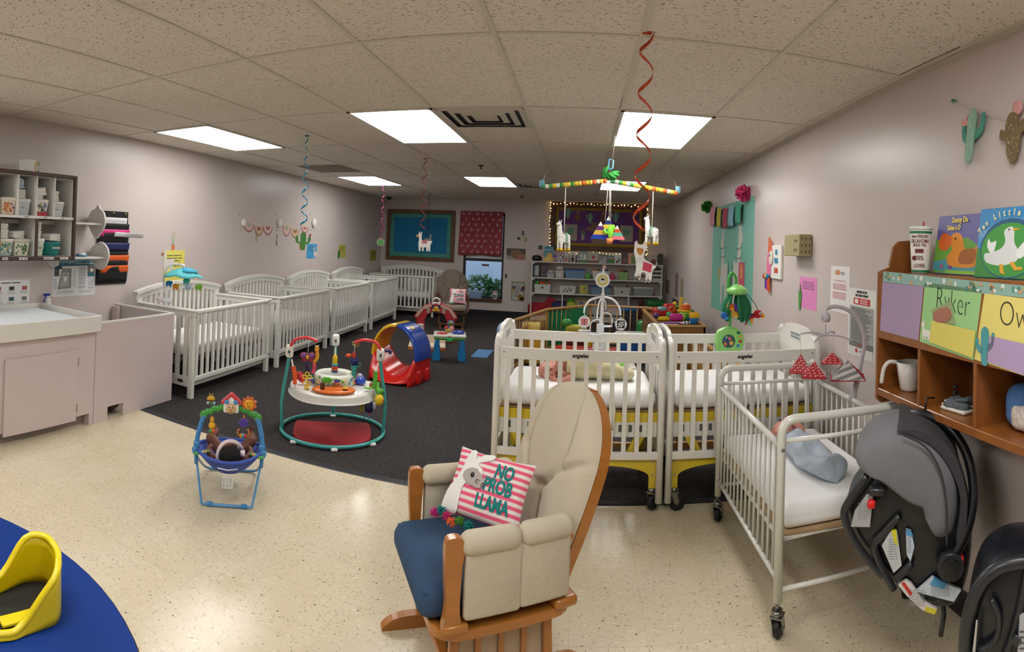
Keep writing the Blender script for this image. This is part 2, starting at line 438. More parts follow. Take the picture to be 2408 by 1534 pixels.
ct = MB().prism([(xl(YC)+.015, YC), (xr(YC)-.015, YC), (xr(YB)-.015, YB-.015), (xl(YB)+.015, YB-.015)], .0005, .006, pm, 'z').build('carpet', label='dark charcoal flecked carpet covering the far part of the floor', cat='carpet')
MB().add([(xl(YC)+.015, YC-.055, .001), (xr(YC)-.015, YC-.055, .001), (xr(YC)-.015, YC-.045, .004), (xl(YC)+.015, YC-.045, .004), (xr(YC)-.015, YC, .0065), (xl(YC)+.015, YC, .0065), (xr(YC)-.015, YC, .001), (xl(YC)+.015, YC, .001)],
         [(0, 1, 2, 3), (3, 2, 4, 5), (5, 4, 6, 7), (0, 7, 6, 1), (0, 3, 5, 7), (1, 6, 4, 2)], mat('#23262e', .5)).build('rubber_edge', ct, label='dark rubber edging strip')

# ceiling lights
whitepaint = mat('#dedad0', .5)
def light(i, y, e, lab):
    x0, x1, y1 = GX+i*TW, GX+(i+1)*TW, y+TL
    t = thing('ceiling_light', lab, 'ceiling light', ((x0+x1)/2, (y+y1)/2, HT), group='recessed fluorescent ceiling panels')
    f = MB(); a, c = TW/2, TL/2
    for q in ((-a, a, -c, -c+.022), (-a, a, c-.022, c), (-a, -a+.022, -c, c), (a-.022, a, -c, c)): f.bx(*q, -.012, 0, whitepaint)
    f.build('frame', t)
    MB().bx(-a+.02, a-.02, -c+.02, c-.02, -.009, -.002, mat('#fdfcf9', .5, em=e)).build('diffuser', t)
rows = [(-5, 'far left'), (-2, 'middle'), (1, 'right')]
light(-5, GY+TL, 9, 'bright ceiling panel nearest the left wall, above the first white crib')
light(-2, GY+TL, 11.5, 'large bright ceiling panel beside the square air vent')
light(1, GY+TL, 11.5, 'bright ceiling panel behind the long orange swirl')
light(-5, GY+4*TL, 9, 'small bright ceiling panel beside the plain grey panel near left wall')
light(-2, GY+4*TL, 9, 'small bright ceiling panel in the far middle behind the sprinkler')
light(1, GY+4*TL, 9, 'small bright ceiling panel behind the striped hanging rail')
for i in (-5, -2, 1): light(i, GY-2*TL, 11.5, 'recessed ceiling light panel overhead of the viewer')

# air vents
ventd = mat('#1c1b1c', .6); vents = mat('#c9c2b4', .4)
def vent(x0, y0, lab, w=TW):
    t = thing('air_vent', lab, 'air vent', (x0+w/2, y0+w/2, HT)); h = w/2
    MB().bx(-h+.02, h-.02, -h+.02, h-.02, -.004, -.001, ventd).build('duct_opening', t)
    for k, s in enumerate((.31, .235, .16, .09)):
        s = s*w/.64; q = MB(); z0 = -.004; d = .04
        for a in range(4):
            q.T = M.Rotation(a*pi/2, 4, 'Z')
            q.add([(-s, -s, -.006), (s, -s, -.006), (s-d, -s+d, z0-.012), (-s+d, -s+d, z0-.012), (-s, -s, -.003), (s, -s, -.003), (s-d, -s+d, z0-.008), (-s+d, -s+d, z0-.008)],
                  [(0, 1, 2, 3), (7, 6, 5, 4), (0, 4, 5, 1), (1, 5, 6, 2), (2, 6, 7, 3), (3, 7, 4, 0)], vents)
        if k == 3: q.T = M(); q.bx(-.05, .05, -.05, .05, z0-.012, z0-.008, vents)
        q.build('louvre_ring', t)
    q = MB()
    for a in range(4):
        q.T = M.Rotation(a*pi/2, 4, 'Z'); q.bx(-h+.012, h-.012, -h+.012, -h+.035, -.008, 0, vents)
    q.build('frame', t)
vent(GX-TW, GY+TL, 'square louvred air vent beside the large middle ceiling light')
vent(GX-TW, GY+4.55*TL, 'dark louvred air vent behind the left end of the hanging striped rail')
p0, p1 = at(718, 393, 'z', HT), at(843, 406, 'z', HT)
MB().bx(GX-5*TW, GX-4*TW, GY+3*TL+.1, GY+3.62*TL, -.006+HT, HT-.001, mat('#8a8173', .9)).build('ceiling_panel', label='plain darker grey ceiling panel in front of the small left light', cat='ceiling panel')
def sprinkler(px, py, lab):
    p = at(px, py, 'z', HT); t = thing('fire_sprinkler', lab, 'sprinkler', p)
    s = mat('#4a423a', .4, metal=.6)
    MB().lathe([(.04, 0), (.038, -.008), (.015, -.01)], s, seg=16).build('ceiling_plate', t)
    MB().cyl((0, 0, 0), (0, 0, -.04), .008, s).cyl((0, 0, -.04), (0, 0, -.044), .018, s).build('nozzle', t)
sprinkler(1131, 389, 'small fire sprinkler in front of the far middle ceiling light')
sprinkler(1227, 461, 'small fire sprinkler by the far wall above the window side')
p = at(915, 463, 'z', HT)
t = thing('security_camera', 'small black dome camera on the ceiling in the far left corner', 'camera', (p.x, min(p.y, YB-.2), HT))
MB().lathe([(.06, 0), (.06, -.02), (.05, -.022)], mat('#3a3a3c', .4), cap=True).build('mount', t)
MB().sph((0, 0, -.02), (.048, .048, .05), mat('#101012', .08, coat=1)).build('dome', t)

# world: soft daylight outside the window
wd = bpy.data.worlds.new('world'); sc.world = wd; wd.use_nodes = True
bg = wd.node_tree.nodes['Background']; sky = wd.node_tree.nodes.new('ShaderNodeTexSky'); sky.sky_type = 'NISHITA' if hasattr(sky, 'sun_disc') else sky.sky_type
sky.sun_disc = False; sky.sun_elevation = R(40); sky.sun_rotation = R(200)
wd.node_tree.links.new(sky.outputs[0], bg.inputs[0]); bg.inputs['Strength'].default_value = .25
# ================================================================ cribs
cribw = mat('#e3e2da', .38, coat=.3, noise=.02, nscale=3)
sheet = mat('#f2f1f0', .85, bump=.5, bscale=9, noise=.02, nscale=4)
sheet2 = mat('#e9e7e6', .9, bump=.6, bscale=14)
steel = mat('#8f8f8c', .25, metal=.9)
tyre = mat('#141414', .5)
# ---- white slatted cribs with an arched back; local x along the length, local y towards the wall
CL, CD = 1.38, .76
def make_crib():
    t = thing('slatted_crib', '', 'crib'); h = CL/2; d = CD/2
    for sx in (-1, 1):
        MB().bx(sx*(h-.045), sx*h, -d, -d+.05, 0, .785, cribw, ch=.004).sph((sx*(h-.022), -d-.001, .74), .006, steel, 6).sph((sx*(h-.022), -d-.001, .2), .006, steel, 6).sph((sx*(h+.0), -d+.025, .74), .006, steel, 6).build('post', t)
        MB().bx(sx*(h-.045), sx*h, d-.05, d, 0, .9, cribw, ch=.004).sph((sx*h, d-.025, .85), .006, steel, 6).build('post', t)
        e = MB(); x = sx*(h-.022)       # end panel
        e.bx(x-.03, x+.03, -d-.012, d-.04, .785, .81, cribw, ch=.008)
        e.bx(x-.014, x+.014, -d+.04, d-.04, .735, .786, cribw, ch=.003)
        e.bx(x-.014, x+.014, -d+.04, d-.04, .10, .19, cribw, ch=.003)
        for k in range(7):
            y = -d+.05+(CD-.1)*(k+.5)/7; e.bx(x-.008, x+.008, y-.023, y+.023, .18, .74, cribw)
        e.build('end_panel', t)
    f = MB()                             # front panel
    f.bx(-h+.04, h-.04, -d+.0, -d+.05, .765, .805, cribw, ch=.01)
    f.bx(-h+.04, h-.04, -d+.01, -d+.04, .15, .19, cribw, ch=.004)
    for k in range(15):
        x = -h+.05+(CL-.1)*(k+.5)/15; f.bx(x-.019, x+.019, -d+.018, -d+.032, .18, .77, cribw)
    f.build('front_panel', t)
    MB().bx(-h+.04, h-.04, -d+.06, -d+.085, .09, .165, cribw, ch=.004).build('support_rail', t)
    b = MB(); n = 24                     # arched back
    top = lambda u: .905+.085*sin(pi*u)**.85
    for k in range(n):
        u, v = k/n, (k+1)/n; x0, x1 = -h-.015+u*(CL+.03), -h-.015+v*(CL+.03)
        P = lambda x, y, z: (x, y, z)
        for (y0, y1, o0, o1) in ((d-.065, d+.005, 0, -.032), (d-.045, d-.012, -.03, -.085)):
            b.add([P(x0, y0, top(u)+o1), P(x1, y0, top(v)+o1), P(x1, y1, top(v)+o1), P(x0, y1, top(u)+o1), P(x0, y0, top(u)+o0), P(x1, y0, top(v)+o0), P(x1, y1, top(v)+o0), P(x0, y1, top(u)+o0)],
                  [(0, 1, 2, 3), (4, 5, 6, 7), (0, 1, 5, 4), (2, 3, 7, 6)]+([(0, 3, 7, 4)] if k == 0 else [])+([(1, 2, 6, 5)] if k == n-1 else []), cribw)
    b.bx(-h+.041, -h+.09, d-.043, d-.014, .195, .875, cribw).bx(h-.09, h-.041, d-.043, d-.014, .195, .875, cribw)
    b.bx(-h+.04, h-.04, d-.045, d-.012, .1, .19, cribw)
    for k in range(15):
        u = (k+.5)/15; x = -h+.09+(CL-.18)*u; b.bx(x-.019, x+.019, d-.036, d-.022, .18, top(.06+.88*u)-.05, cribw)
    b.build('arched_back', t)
    mt = MB().rbox((0, 0, .42), (CL-.1, CD-.11, .13), .045, sheet, 24).build('mattress', t)
    MB().bx(-h+.05, h-.05, -d+.055, d-.055, .325, .35, mat('#6d6a66', .6)).build('spring_base', t)
    return t
cr = make_crib()
labs = ['nearest white slatted crib along the left wall, under a yellow note, with a blue mobile',
        'second white slatted crib along the left wall, under the small potted cactus cutout',
        'third white slatted crib along the left wall, under the blue note',
        'white slatted crib at the far end of the left wall row']
for i, (y0, y1) in enumerate(((3.80, 5.20), (5.37, 6.77), (6.93, 8.36), (8.52, 9.95))):
    o = cr if i == 0 else copy_tree(cr)
    yc = (y0+y1)/2; xf = -3.20-.036*(yc-3.8)
    tag(o, labs[i], 'crib', 'white slatted cribs', loc=(xf-CD/2, yc, .0062), rz=R(90)+LA)
    if i == 0:
        b = MB().sph((0, -CD/2+.0, 0), (.038, .004, .016), mat('#3a3a3c', .3), 12).build('oval_badge', o, label='dark oval maker badge')
        b.rotation_euler = (0, 0, -R(90)); b.location = (-CL/2+.0, -CD/2+.13, .145)
        b.location = (-CL/2+.008-CD/2*0, -CD/2+.14, .145)
        b.rotation_euler = (0, 0, 0)
        b.data.transform(M.Translation((0, CD/2, 0))); b.data.transform(M.Rotation(-pi/2, 4, 'Z'))
o = copy_tree(cr); [bpy.data.objects.remove(c) for c in list(o.children) if c.name.startswith('oval')]
tag(o, 'white slatted crib against the far wall below the blue board', 'crib', 'white slatted cribs', loc=(-3.56, 10.95, .0062), rz=0)

# ---- rolling evacuation cribs: white wooden sides over a yellow frame
yel = mat('#d9c02c', .35, coat=.3, noise=.03, nscale=3)
whw = mat('#e8e6df', .35, coat=.35, noise=.015, nscale=3)
def caster(p, parent, r=.058, steer=0, wood=None):
    c = bpy.data.objects.new('caster', None); C.objects.link(c); c.parent = parent; c.location = p; c.rotation_euler = (0, 0, steer)
    MB().lathe([(.012, -.014), (r*.75, -.016), (r*.95, -.012), (r, 0), (r*.95, .012), (r*.75, .016), (.012, .014)], tyre, (0, 0, 0), 24, 'y').build('wheel', c).location = (.02, 0, r)
    f = MB(); f.bar((.02, -.022, r), (-.0, -.022, 2*r+.012), .03, .004, steel, up=(0, 1, 0)).bar((.02, .022, r), (0, .022, 2*r+.012), .03, .004, steel, up=(0, 1, 0))
    f.bx(-.022, .03, -.024, .024, 2*r+.008, 2*r+.014, steel).cyl((.02, -.026, r), (.02, .026, r), .009, steel).cyl((0, 0, 2*r+.01), (0, 0, 2*r+.035), .022, steel).cyl((0, 0, 2*r+.03), (0, 0, 2*r+.07), .008, steel)
    f.build('fork', c)
    return c
def evac_crib(cx, w, lab):
    Y0, Y1 = 3.19, 3.86
    t = thing('evacuation_crib', lab, 'crib', (cx, (Y0+Y1)/2, 0), group='rolling evacuation cribs'); h = w/2; d = (Y1-Y0)/2
    for nm, y, s in (('front_panel', -d, 1), ('rear_panel', d, -1)):
        f = MB(); f.bx(-h+.02, h-.02, y-.011, y+.011, .862, .928, whw, ch=.003)
        f.bx(-h+.02, h-.02, y-.011, y+.011, .308, .352, whw, ch=.003)
        for k in range(12):
            x = -h+.075+(w-.15)*k/11; f.bx(x-.013, x+.013, y-.007, y+.007, .35, .865, whw)
        if s == 1: f.sph((-h+.05, y-.011, .9), .005, steel, 6).sph((h-.05, y-.011, .9), .005, steel, 6)
        f.build(nm, t)
    for s in (-1, 1):
        e = MB(); x = s*h
        # shaped end: posts and an arched head board
        e.tube([(x-s*.012, -d, .06), (x-s*.012, -d, .93), (x-s*.012, -d+.012, .96), (x-s*.012, -d+.05, .985)], .021, whw, 8)
        e.tube([(x-s*.012, d, .06), (x-s*.012, d, .93), (x-s*.012, d-.012, .96), (x-s*.012, d-.05, .985)], .021, whw, 8)
        poly = sp2([(-d+.0, .80), (-d, .95), (-d+.045, .985), (-d+.10, .99), (-d+.16, 1.025), (0, 1.035), (d-.16, 1.025), (d-.1, .99), (d-.045, .985), (d, .95), (d, .80)], 4, False)
        e.prism(poly, x-s*.024, x, whw, 'x')
        e.bx(x-s*.024, x, -d, d, .308, .37, whw)
        for k in range(6):
            y = -d+.09+(2*d-.18)*k/5; e.bx(x-s*.018, x-s*.008, y-.014, y+.014, .36, .81, whw)
        e.build('end_panel', t)
        if s == -1 and cx < .2 or s == 1:
            MB().bx(x-s*.028, x-s*.025, -.09, .09, .93, .985, mat('#dfe0dc', .5)).bx(x-s*.03, x-s*.028, -.08, .08, .962, .978, mat('#8d8f90', .6)).bx(x-s*.03, x-s*.028, -.08, .08, .94, .955, mat('#8d8f90', .6)).build('instruction_plate', t, label='grey printed instruction plate')
    # yellow frame: mattress board, side aprons and legs
    f = MB(); f.bx(-h+.03, h-.03, -d+.03, d-.03, .545, .57, yel).bx(-h+.03, h-.03, -d+.02, -d+.035, .515, .57, yel)
    f.bx(-h+.03, h-.03, -d+.035, d-.035, .57, .577, mat('#a0805a', .7))
    f.bx(-h+.03, h-.03, -d+.02, -d+.04, .43, .515, whw)
    for k in range(14): f.bx(-h+.08+k*(w-.16)/14, -h+.1+k*(w-.16)/14, -d+.018, -d+.02, .46, .5, mat('#5b5b57', .8))
    f.build('mattress_board', t)
    for y, nm in ((-d+.03, 1), (d-.03, 2)):
        n = 10; pts = [(-h+.03, .31), (h-.03, .31), (h-.03, .1), (h-.07, .1), (h-.07, .2)]
        pts += [(h-.07-(.28)*(1-cos(pi/2*k/n)), .2+.065*sin(pi/2*k/n)) for k in range(1, n+1)]
        pts += [(-h+.07+(.28)*(1-cos(pi/2*k/n)), .2+.065*sin(pi/2*k/n)) for k in range(n, 0, -1)]
        pts += [(-h+.07, .2), (-h+.07, .1), (-h+.03, .1)]
        m_ = MB().prism(pts, y-.009, y+.009, yel)
        for s in (-1, 1):
            for z in (.29, .21): m_.cyl((s*(h-.05), y-.012, z), (s*(h-.05), y+.012, z), .008, mat('#a9a38a', .4, metal=.6), seg=8)
        m_.build('leg_frame', t)
        for s in (-1, 1): MB().bar((s*(h-.07), y, .55), (s*(h-.2), y, .3), .05, .016, yel, up=(0, 1, 0)).build('brace', t)
    for sx in (-1, 1):
        for sy in (-1, 1): caster((sx*(h-.05), sy*(d-.03), 0), t, .05, .5*sx+.4)
    mt = MB().rbox((0, 0, .635), (w-.07, 2*d-.06, .115), .055, sheet, 28).build('mattress', t)
    text('angeles', .032, mat('#1a1a1c', .5), t, (0 if cx < .2 else -.02, -d-.0125, .897), shear=.25, bold=.0009, sx=1.0)
    return t
evac_crib(.01, .98, 'white evacuation crib with a baby in a cream wrap, yellow frame below')
evac_crib(1.0, .94, 'empty white evacuation crib beside the right wall, with green mobile')

# ---- white metal crib on wheels
metw = mat('#dcdcd4', .3, coat=.4)
def metal_crib():
    X0, X1, Y0, Y1 = .80, 1.40, 2.07, 3.04
    t = thing('metal_crib', 'white tubular metal crib on casters, baby in pale blue sleep sack inside', 'crib', ((X0+X1)/2, (Y0+Y1)/2, 0))
    w, d = (X1-X0)/2, (Y1-Y0)/2
    for s, nm in ((-1, 'near'), (1, 'far')):
        y = s*d; a = []
        for k in range(9):
            q = pi/2*k/8; a.append((-w+.06*(1-cos(q)), y, .80+.06*sin(q)))
        b = [(-p[0], y, p[2]) for p in a[::-1]]
        e = MB().tube([(-w, y, .15)]+a+b+[(w, y, .15)], .0185, metw, 12)
        e.tube([(-w, y, .775), (w, y, .775)], .0105, metw, 8)
        if s == 1:
            e.tube([(-w, y, .21), (w, y, .21)], .01, metw, 8)
            for k in range(1, 8): e.tube([(-w+2*w*k/8, y, .21), (-w+2*w*k/8, y, .775)], .007, metw, 6)
        else:
            e.tube([(-w, y, .195), (w, y, .195)], .01, metw, 8)
        for sx in (-1, 1): e.sph((sx*w, y-.017, .745), .008, steel, 8)
        e.build('end_frame', t)
    for sx in (-1, 1):
        f = MB(); x = sx*w
        f.tube([(x, -d+.01, .755), (x, d-.01, .755)], .014, metw, 10).tube([(x, -d+.01, .235), (x, d-.01, .235)], .012, metw, 8)
        n = 15
        for k in range(1, n): f.tube([(x, -d+2*d*k/n, .235), (x, -d+2*d*k/n, .755)], .0062, metw, 6)
        f.build('side_rail', t)
    for sx in (-1, 1):
        for sy in (-1, 1): caster((sx*w, sy*d, 0), t, .042, .9)
    MB().bx(-w+.02, w-.02, -d+.02, d-.02, .385, .40, mat('#b89a74', .7, noise=.1)).tube([(-w+.01, -d+.01, .385), (w-.01, -d+.01, .385), (w-.01, d-.01, .385), (-w+.01, d-.01, .385)], .009, metw, 8, closed=True).build('mattress_board', t)
    MB().rbox((0, 0, .45), (2*w-.05, 2*d-.05, .1), .04, sheet, 28).build('mattress', t)
    return t
metal_crib()
# ================================================================ left side: changing table, cubby, shelves
pinkp = mat('#cfc1c0', .4, noise=.03, nscale=2)
offw = mat('#e3e0da', .45, noise=.02, nscale=3)
brown = mat('#4a332e', .5, noise=.1)
def LF(Y, z=0): return (xl(Y), Y, z)
LRZ = R(90)+LA
t = thing('changing_table', 'pale pink cabinet with a deep white changing tray on top', 'changing table', LF(2.0), LRZ)
MB().bx(-.9, .72, -.76, -.02, .09, .73, pinkp).bx(.68, .72, -.76, -.02, 0, .09, pinkp).bx(-.9, .70, -.70, -.02, 0, .09, mat('#8f8380', .6)).build('cabinet_body', t)
MB().bx(-.11, .54, -.776, -.76, .065, .60, pinkp, ch=.004).build('door', t)
for z in (.51, .16): MB().cyl((.545, -.768, z-.03), (.545, -.768, z+.03), .005, mat('#77706c', .4, metal=.5)).build('hinge', t)
MB().bx(-.92, .735, -.81, -.79, .73, .853, offw, ch=.003).bx(-.92, .735, -.03, -.012, .73, .853, offw, ch=.003).bx(.715, .735, -.79, -.03, .73, .853, offw, ch=.003).bx(-.92, .715, -.79, -.03, .73, .75, offw).build('tray', t)
MB().rbox((-.12, -.41, .785), (1.6, .7, .065), .03, mat('#e4e9ee', .7, bump=.8, bscale=26), 20).build('changing_pad', t)
t = thing('bin_enclosure', 'low pale pink panel enclosure with white top edge and a cut-out at floor', 'enclosure', LF(3.2), LRZ)
x0, x1 = -.475, .46
MB().prism([(x0, 0), (-.325, 0), (-.325, .105), (-.15, .105), (-.15, 0), (x1, 0), (x1, .775), (x0, .775)], -.76, -.735, pinkp).build('front_panel', t)
MB().bx(x1-.025, x1, -.735, -.02, 0, .775, pinkp).build('side_panel', t)
MB().bx(x0, x1+.003, -.765, -.732, .775, .79, offw).bx(x1-.028, x1+.003, -.732, -.02, .775, .79, offw).build('edge_trim', t)
MB().bx(x1-.07, x1-.03, -.1, -.02, .55, .765, pinkp).build('corner_block', t)
t = thing('black_bag', 'crumpled black plastic bag behind the floor cut-out of pink enclosure', 'bag', LF(3.0), LRZ)
MB().grid(lambda u, v: V((.02+(.12+.02*sin(9*u*2*pi)*v)*cos(2*pi*u)*sin(pi*v*.99+.01), -.6+(.1+.015*sin(7*u*2*pi))*sin(2*pi*u)*sin(pi*v*.99+.01), .1*(1-cos(pi*v))/1)), 40, 10, mat('#151517', .25, bump=.6, bscale=20), wrap=True).build('bag_body', t)

# wall cubby
t = thing('wall_cubby', 'white wall-mounted diaper cubby with dark brown edges', 'cubby shelf', LF(2.0), LRZ)
D = .33; cx0, cx1 = -.6, .84
c = MB(); c.bx(cx0, cx1-.02, -D+.02, -.002, 1.26, 1.28, offw).bx(cx0, cx1-.02, -D+.02, -.002, 1.925, 1.94, offw)
c.bx(cx0, cx1-.02, -.012, -.002, 1.26, 1.94, mat('#b9b3aa', .6)); c.bx(cx1-.035, cx1-.018, -D+.02, -.012, 1.26, 1.94, offw)
c.bx(cx0, cx1-.03, -.07, -.012, 1.54, 1.575, offw).build('carcass', t)
MB().bx(cx0, cx1-.03, -D, -.012, 1.585, 1.605, offw).build('shelf', t)
for x in (.25-.36, .25-.18, .25, .43, .61): MB().bx(x-.004, x+.004, -D+.004, -.012, 1.605, 1.925, offw).build('divider', t)
for x in (.08, .435): MB().bx(x-.004, x+.004, -D+.004, -.012, 1.28, 1.585, offw).bx(x-.014, x+.014, -D-.004, -D+.01, 1.28, 1.585, brown, ch=.003).build('divider', t)
MB().bx(cx0, cx1-.03, -D-.004, -D+.02, 1.925, 1.957, brown, ch=.006).bx(cx0, cx1+.002, -D-.004, -D+.02, 1.245, 1.28, brown, ch=.006).bx(cx1-.028, cx1, -D-.006, -.003, 1.247, 1.945, brown, ch=.006).bx(cx0, cx1, -D, -.003, 1.94, 1.955, brown).build('edge_band', t)
pw = mat('#f1efea', .6); pk = mat('#39343a', .6)
for x, z, w in ((.14, 1.263, .05), (.31, 1.263, .08), (.56, 1.263, .1), (.72, 1.263, .085)):
    f = MB(); f.bx(x-w/2, x+w/2, -D-.006, -D-.0045, z-.009, z+.01, pw); words(f, x-w/2+.006, x+w/2-.006, z-.006, z+.006, 1, pk, -D-.0064, .9); f.build('name_label', t)
for x, w in ((.34, .07), (.52, .06), (.70, .05)):
    f = MB(); f.bx(x-w/2, x+w/2, -D-.0015, -D, 1.588, 1.602, pw); words(f, x-w/2+.006, x+w/2-.006, 1.59, 1.6, 1, pk, -D-.002, .9); f.build('name_label', t)
def lidbin(x, y, z, w, d, h, c, lidc, name, lab, spots=None, body=None, grp='lidded bins in the wall cubby'):
    b = thing(name, lab, 'bin', LF(2.0), LRZ, grp); b.location = M.Rotation(LRZ, 4, 'Z') @ V((x, -y, z))+V(LF(2.0))
    m_ = MB(); a, e = .86, 1
    vs = [(sx*w/2*k, sy*d/2*k, zz) for k, zz in ((a, 0), (e, h*.82)) for sx, sy in ((-1, -1), (1, -1), (1, 1), (-1, 1))]
    m_.add(vs, [(0, 1, 2, 3), (4, 5, 6, 7), (0, 1, 5, 4), (1, 2, 6, 5), (2, 3, 7, 6), (3, 0, 4, 7)], mat(c, .45)); m_.build('bin_body', b, bevel=.006)
    MB().rbox((0, 0, h*.9), (w*1.08, d*1.05, h*.22), .01, mat(lidc, .4), 12).build('lid', b)
    if spots:
        q = MB(); r = random.Random(int(x*1000+7))
        for k in range(22):
            s_ = r.uniform(.006, .014); xx = r.uniform(-w*.38, w*.38); zz = r.uniform(.12, .74)*h; yy = -d/2*(a+(e-a)*zz/(h*.82))
            q.prism([(px, pz) for px, pz in circ(s_, 7, xx, zz, rz=s_*r.uniform(.5, 1.3))], yy-.0018, yy-.0004, mat(spots[k % len(spots)], .6))
        q.build('printed_pattern', b)
    return b
o_ = ['#d98a4e', '#e4b98a', '#c9743f', '#8c5c86']
lidbin(.18, .2, 1.606, .13, .2, .135, '#e9dcc5', '#e9e2d4', 'storage_bin', 'white lidded bin with orange floral print in upper cubby row', o_)
b = lidbin(.325, .2, 1.606, .12, .2, .13, '#c6cbd0', '#d9dad8', 'storage_bin', 'plain pale grey bin below the tallest diaper stack, upper cubby row')
q = MB(); words(q, -.03, .01, .055, .065, 1, pk, -.1, .9); q.build('name_print', b)
b = lidbin(.505, .2, 1.606, .115, .2, .135, '#e8e6df', '#e6e2da', 'storage_bin', 'white bin with red bottom band and handwritten name in upper cubby row', ['#9aa65a', '#8f8fc0', '#3a3a3a'])
MB().bx(-.052, .052, -.0935, -.088, .002, .035, mat('#b8312c', .5)).build('red_band', b)
text('Owen', .034, pk, b, (-.01, -.0985, .077))
b = lidbin(.675, .2, 1.606, .105, .2, .125, '#cfd1d0', '#dcdad4', 'storage_bin', 'plain grey bin in the rightmost compartment of upper cubby row')
q = MB(); words(q, -.04, .0, .055, .065, 1, pk, -.1, .9); q.build('name_print', b)
lidbin(.165, .2, 1.282, .13, .2, .135, '#a8bdb5', '#e2dfd5', 'storage_bin', 'bin with pale teal leaf print in the lower left compartment', ['#3d6f66', '#d8b45c', '#d9e2da', '#6c8f86'])
lidbin(.32, .2, 1.282, .14, .2, .135, '#dfe0cf', '#c9c7b7', 'storage_bin', 'white bin with small green cactus print in the lower compartment', ['#4a6a3e', '#6b8a52', '#3b3f35', '#4a6a3e'])
b = lidbin(.49, .2, 1.282, .09, .2, .14, '#dadfce', '#e3e1d6', 'storage_bin', 'narrow cream lidded bin beside the teal basket', ['#b9cbb0', '#cfd8bf'])
q = MB(); words(q, -.03, .03, .06, .07, 1, pk, -.1, .9); q.build('name_print', b)
b = thing('teal_basket', 'rounded teal plastic basket in the lower right compartment', 'basket', M.Rotation(LRZ, 4, 'Z') @ V((.66, -.2, 1.282))+V(LF(2.0)), LRZ)
MB().lathe([(.0, 0), (.8, 0), (.86, .02), (1, .1), (1.03, .115), (.98, .118), (.95, .11), (.8, .02), (0, .015)], mat('#0f7f7e', .35, coat=.2), seg=28, sx=.088, sy=.1).build('basket_body', b)
q = MB(); q.box((0, 0, 0), (.08, .001, .014), pw); words(q, -.035, .035, -.005, .005, 1, pk, -.001, .9); e = q.build('name_label', b); e.location = (.005, -.0955, .065); e.rotation_euler = (R(-10), 0, 0)
dm = mat('#eceae2', .8, bump=.3, bscale=60); dm2 = mat('#b9c3d6', .8, bump=.3, bscale=60)
d0 = MB().rbox((0, 0, 0), (.085, .16, .014), .0068, dm, 12).rbox((0, .03, .002), (.095, .06, .013), .006, dm, 10).build('folded_diaper', label='x', cat='diaper')
d1 = MB().rbox((0, 0, 0), (.085, .16, .014), .0068, dm2, 12).build('folded_diaper', label='x', cat='diaper')
first = {0: True, 1: True}
def stack(x, z, n, lab, kind=0, fan=0, sc=1, y=.2):
    for k in range(n):
        src = (d0, d1)[kind]
        if first[kind]: o = src; first[kind] = False
        else: o = src.copy(); C.objects.link(o)
        tag(o, lab, 'diaper', lab)
        o.location = M.Rotation(LRZ, 4, 'Z') @ V((x+rnd(-.003, .003)+fan*k*.0, -y-rnd(-.004, .004), z+.009+k*.0145))+V(LF(2.0))
        o.rotation_euler = (0, fan*(k-n*.3)*.04, LRZ+rnd(-.06, .06)); o.scale = (sc, 1, 1)
stack(.31, 1.737, 5, 'folded diaper low in the tall stack on the plain pale grey bin', 0, 0)
stack(.295, 1.815, 6, 'blue-grey folded diaper slumping on top of the tallest stack', 1, 2.4, .95)
stack(.49, 1.742, 2, 'folded white cloth at the bottom of the pile on the red-banded bin', 0, 0, .8)
for i, z in enumerate((1.79, 1.82)):
    b = MB().rbox((0, 0, 0), (.12, .17, .03+.012*i), .014, dm, 16).build('puffy_diaper', label='puffy white diaper %s of the pile on the red-banded bin' % ('under the top' if i == 0 else 'on top'), cat='diaper')
    b.location = M.Rotation(LRZ, 4, 'Z') @ V((.50-.01*i, -.2, z))+V(LF(2.0)); b.rotation_euler = (.05, -.12, LRZ)
stack(.655, 1.732, 6, 'folded diaper in the stack on the rightmost upper bin', 0, 0, .8)
stack(.15, 1.418, 8, 'folded diaper in the tall stack on the leaf print bin', 0, 0, 1.1)
stack(.30, 1.418, 4, 'folded diaper in the low slumped stack on the cactus print bin', 0, -1.2, 1.25)
stack(.485, 1.423, 9, 'folded diaper in the tall stack on the narrow cream bin', 0, 0, .75)
stack(.66, 1.402, 4, 'folded diaper in the low stack above the teal basket', 0, -.9, 1.35)
b = thing('tissue_box', 'printed cardboard tissue box standing on top of the brown-edged cubby', 'tissue box', M.Rotation(LRZ, 4, 'Z') @ V((.44, -.2, 1.956))+V(LF(2.0)), LRZ+R(35))
MB().bx(-.1, .1, -.058, .058, 0, .1, mat('#d9d9d2', .7), ch=.002).build('carton', b)
q = MB(); r = random.Random(3)
for k in range(16):
    a, z, s_ = r.uniform(-.085, .085), r.uniform(.015, .085), r.uniform(.008, .018)
    q.prism(circ(s_, 7, a, z, rz=s_*r.uniform(.5, 1.6)), -.0592, -.0582, mat(('#c9a452', '#4f8a94', '#d9b45e', '#b7c4c0')[k % 4], .7))
    if k % 2: q.prism(circ(s_*.7, 6, a*.5, z), .1002, .1012, mat(('#d8b9a0', '#e0d3bf', '#c7d0c4')[k % 3], .7), 'x')
q.build('leaf_print', b)

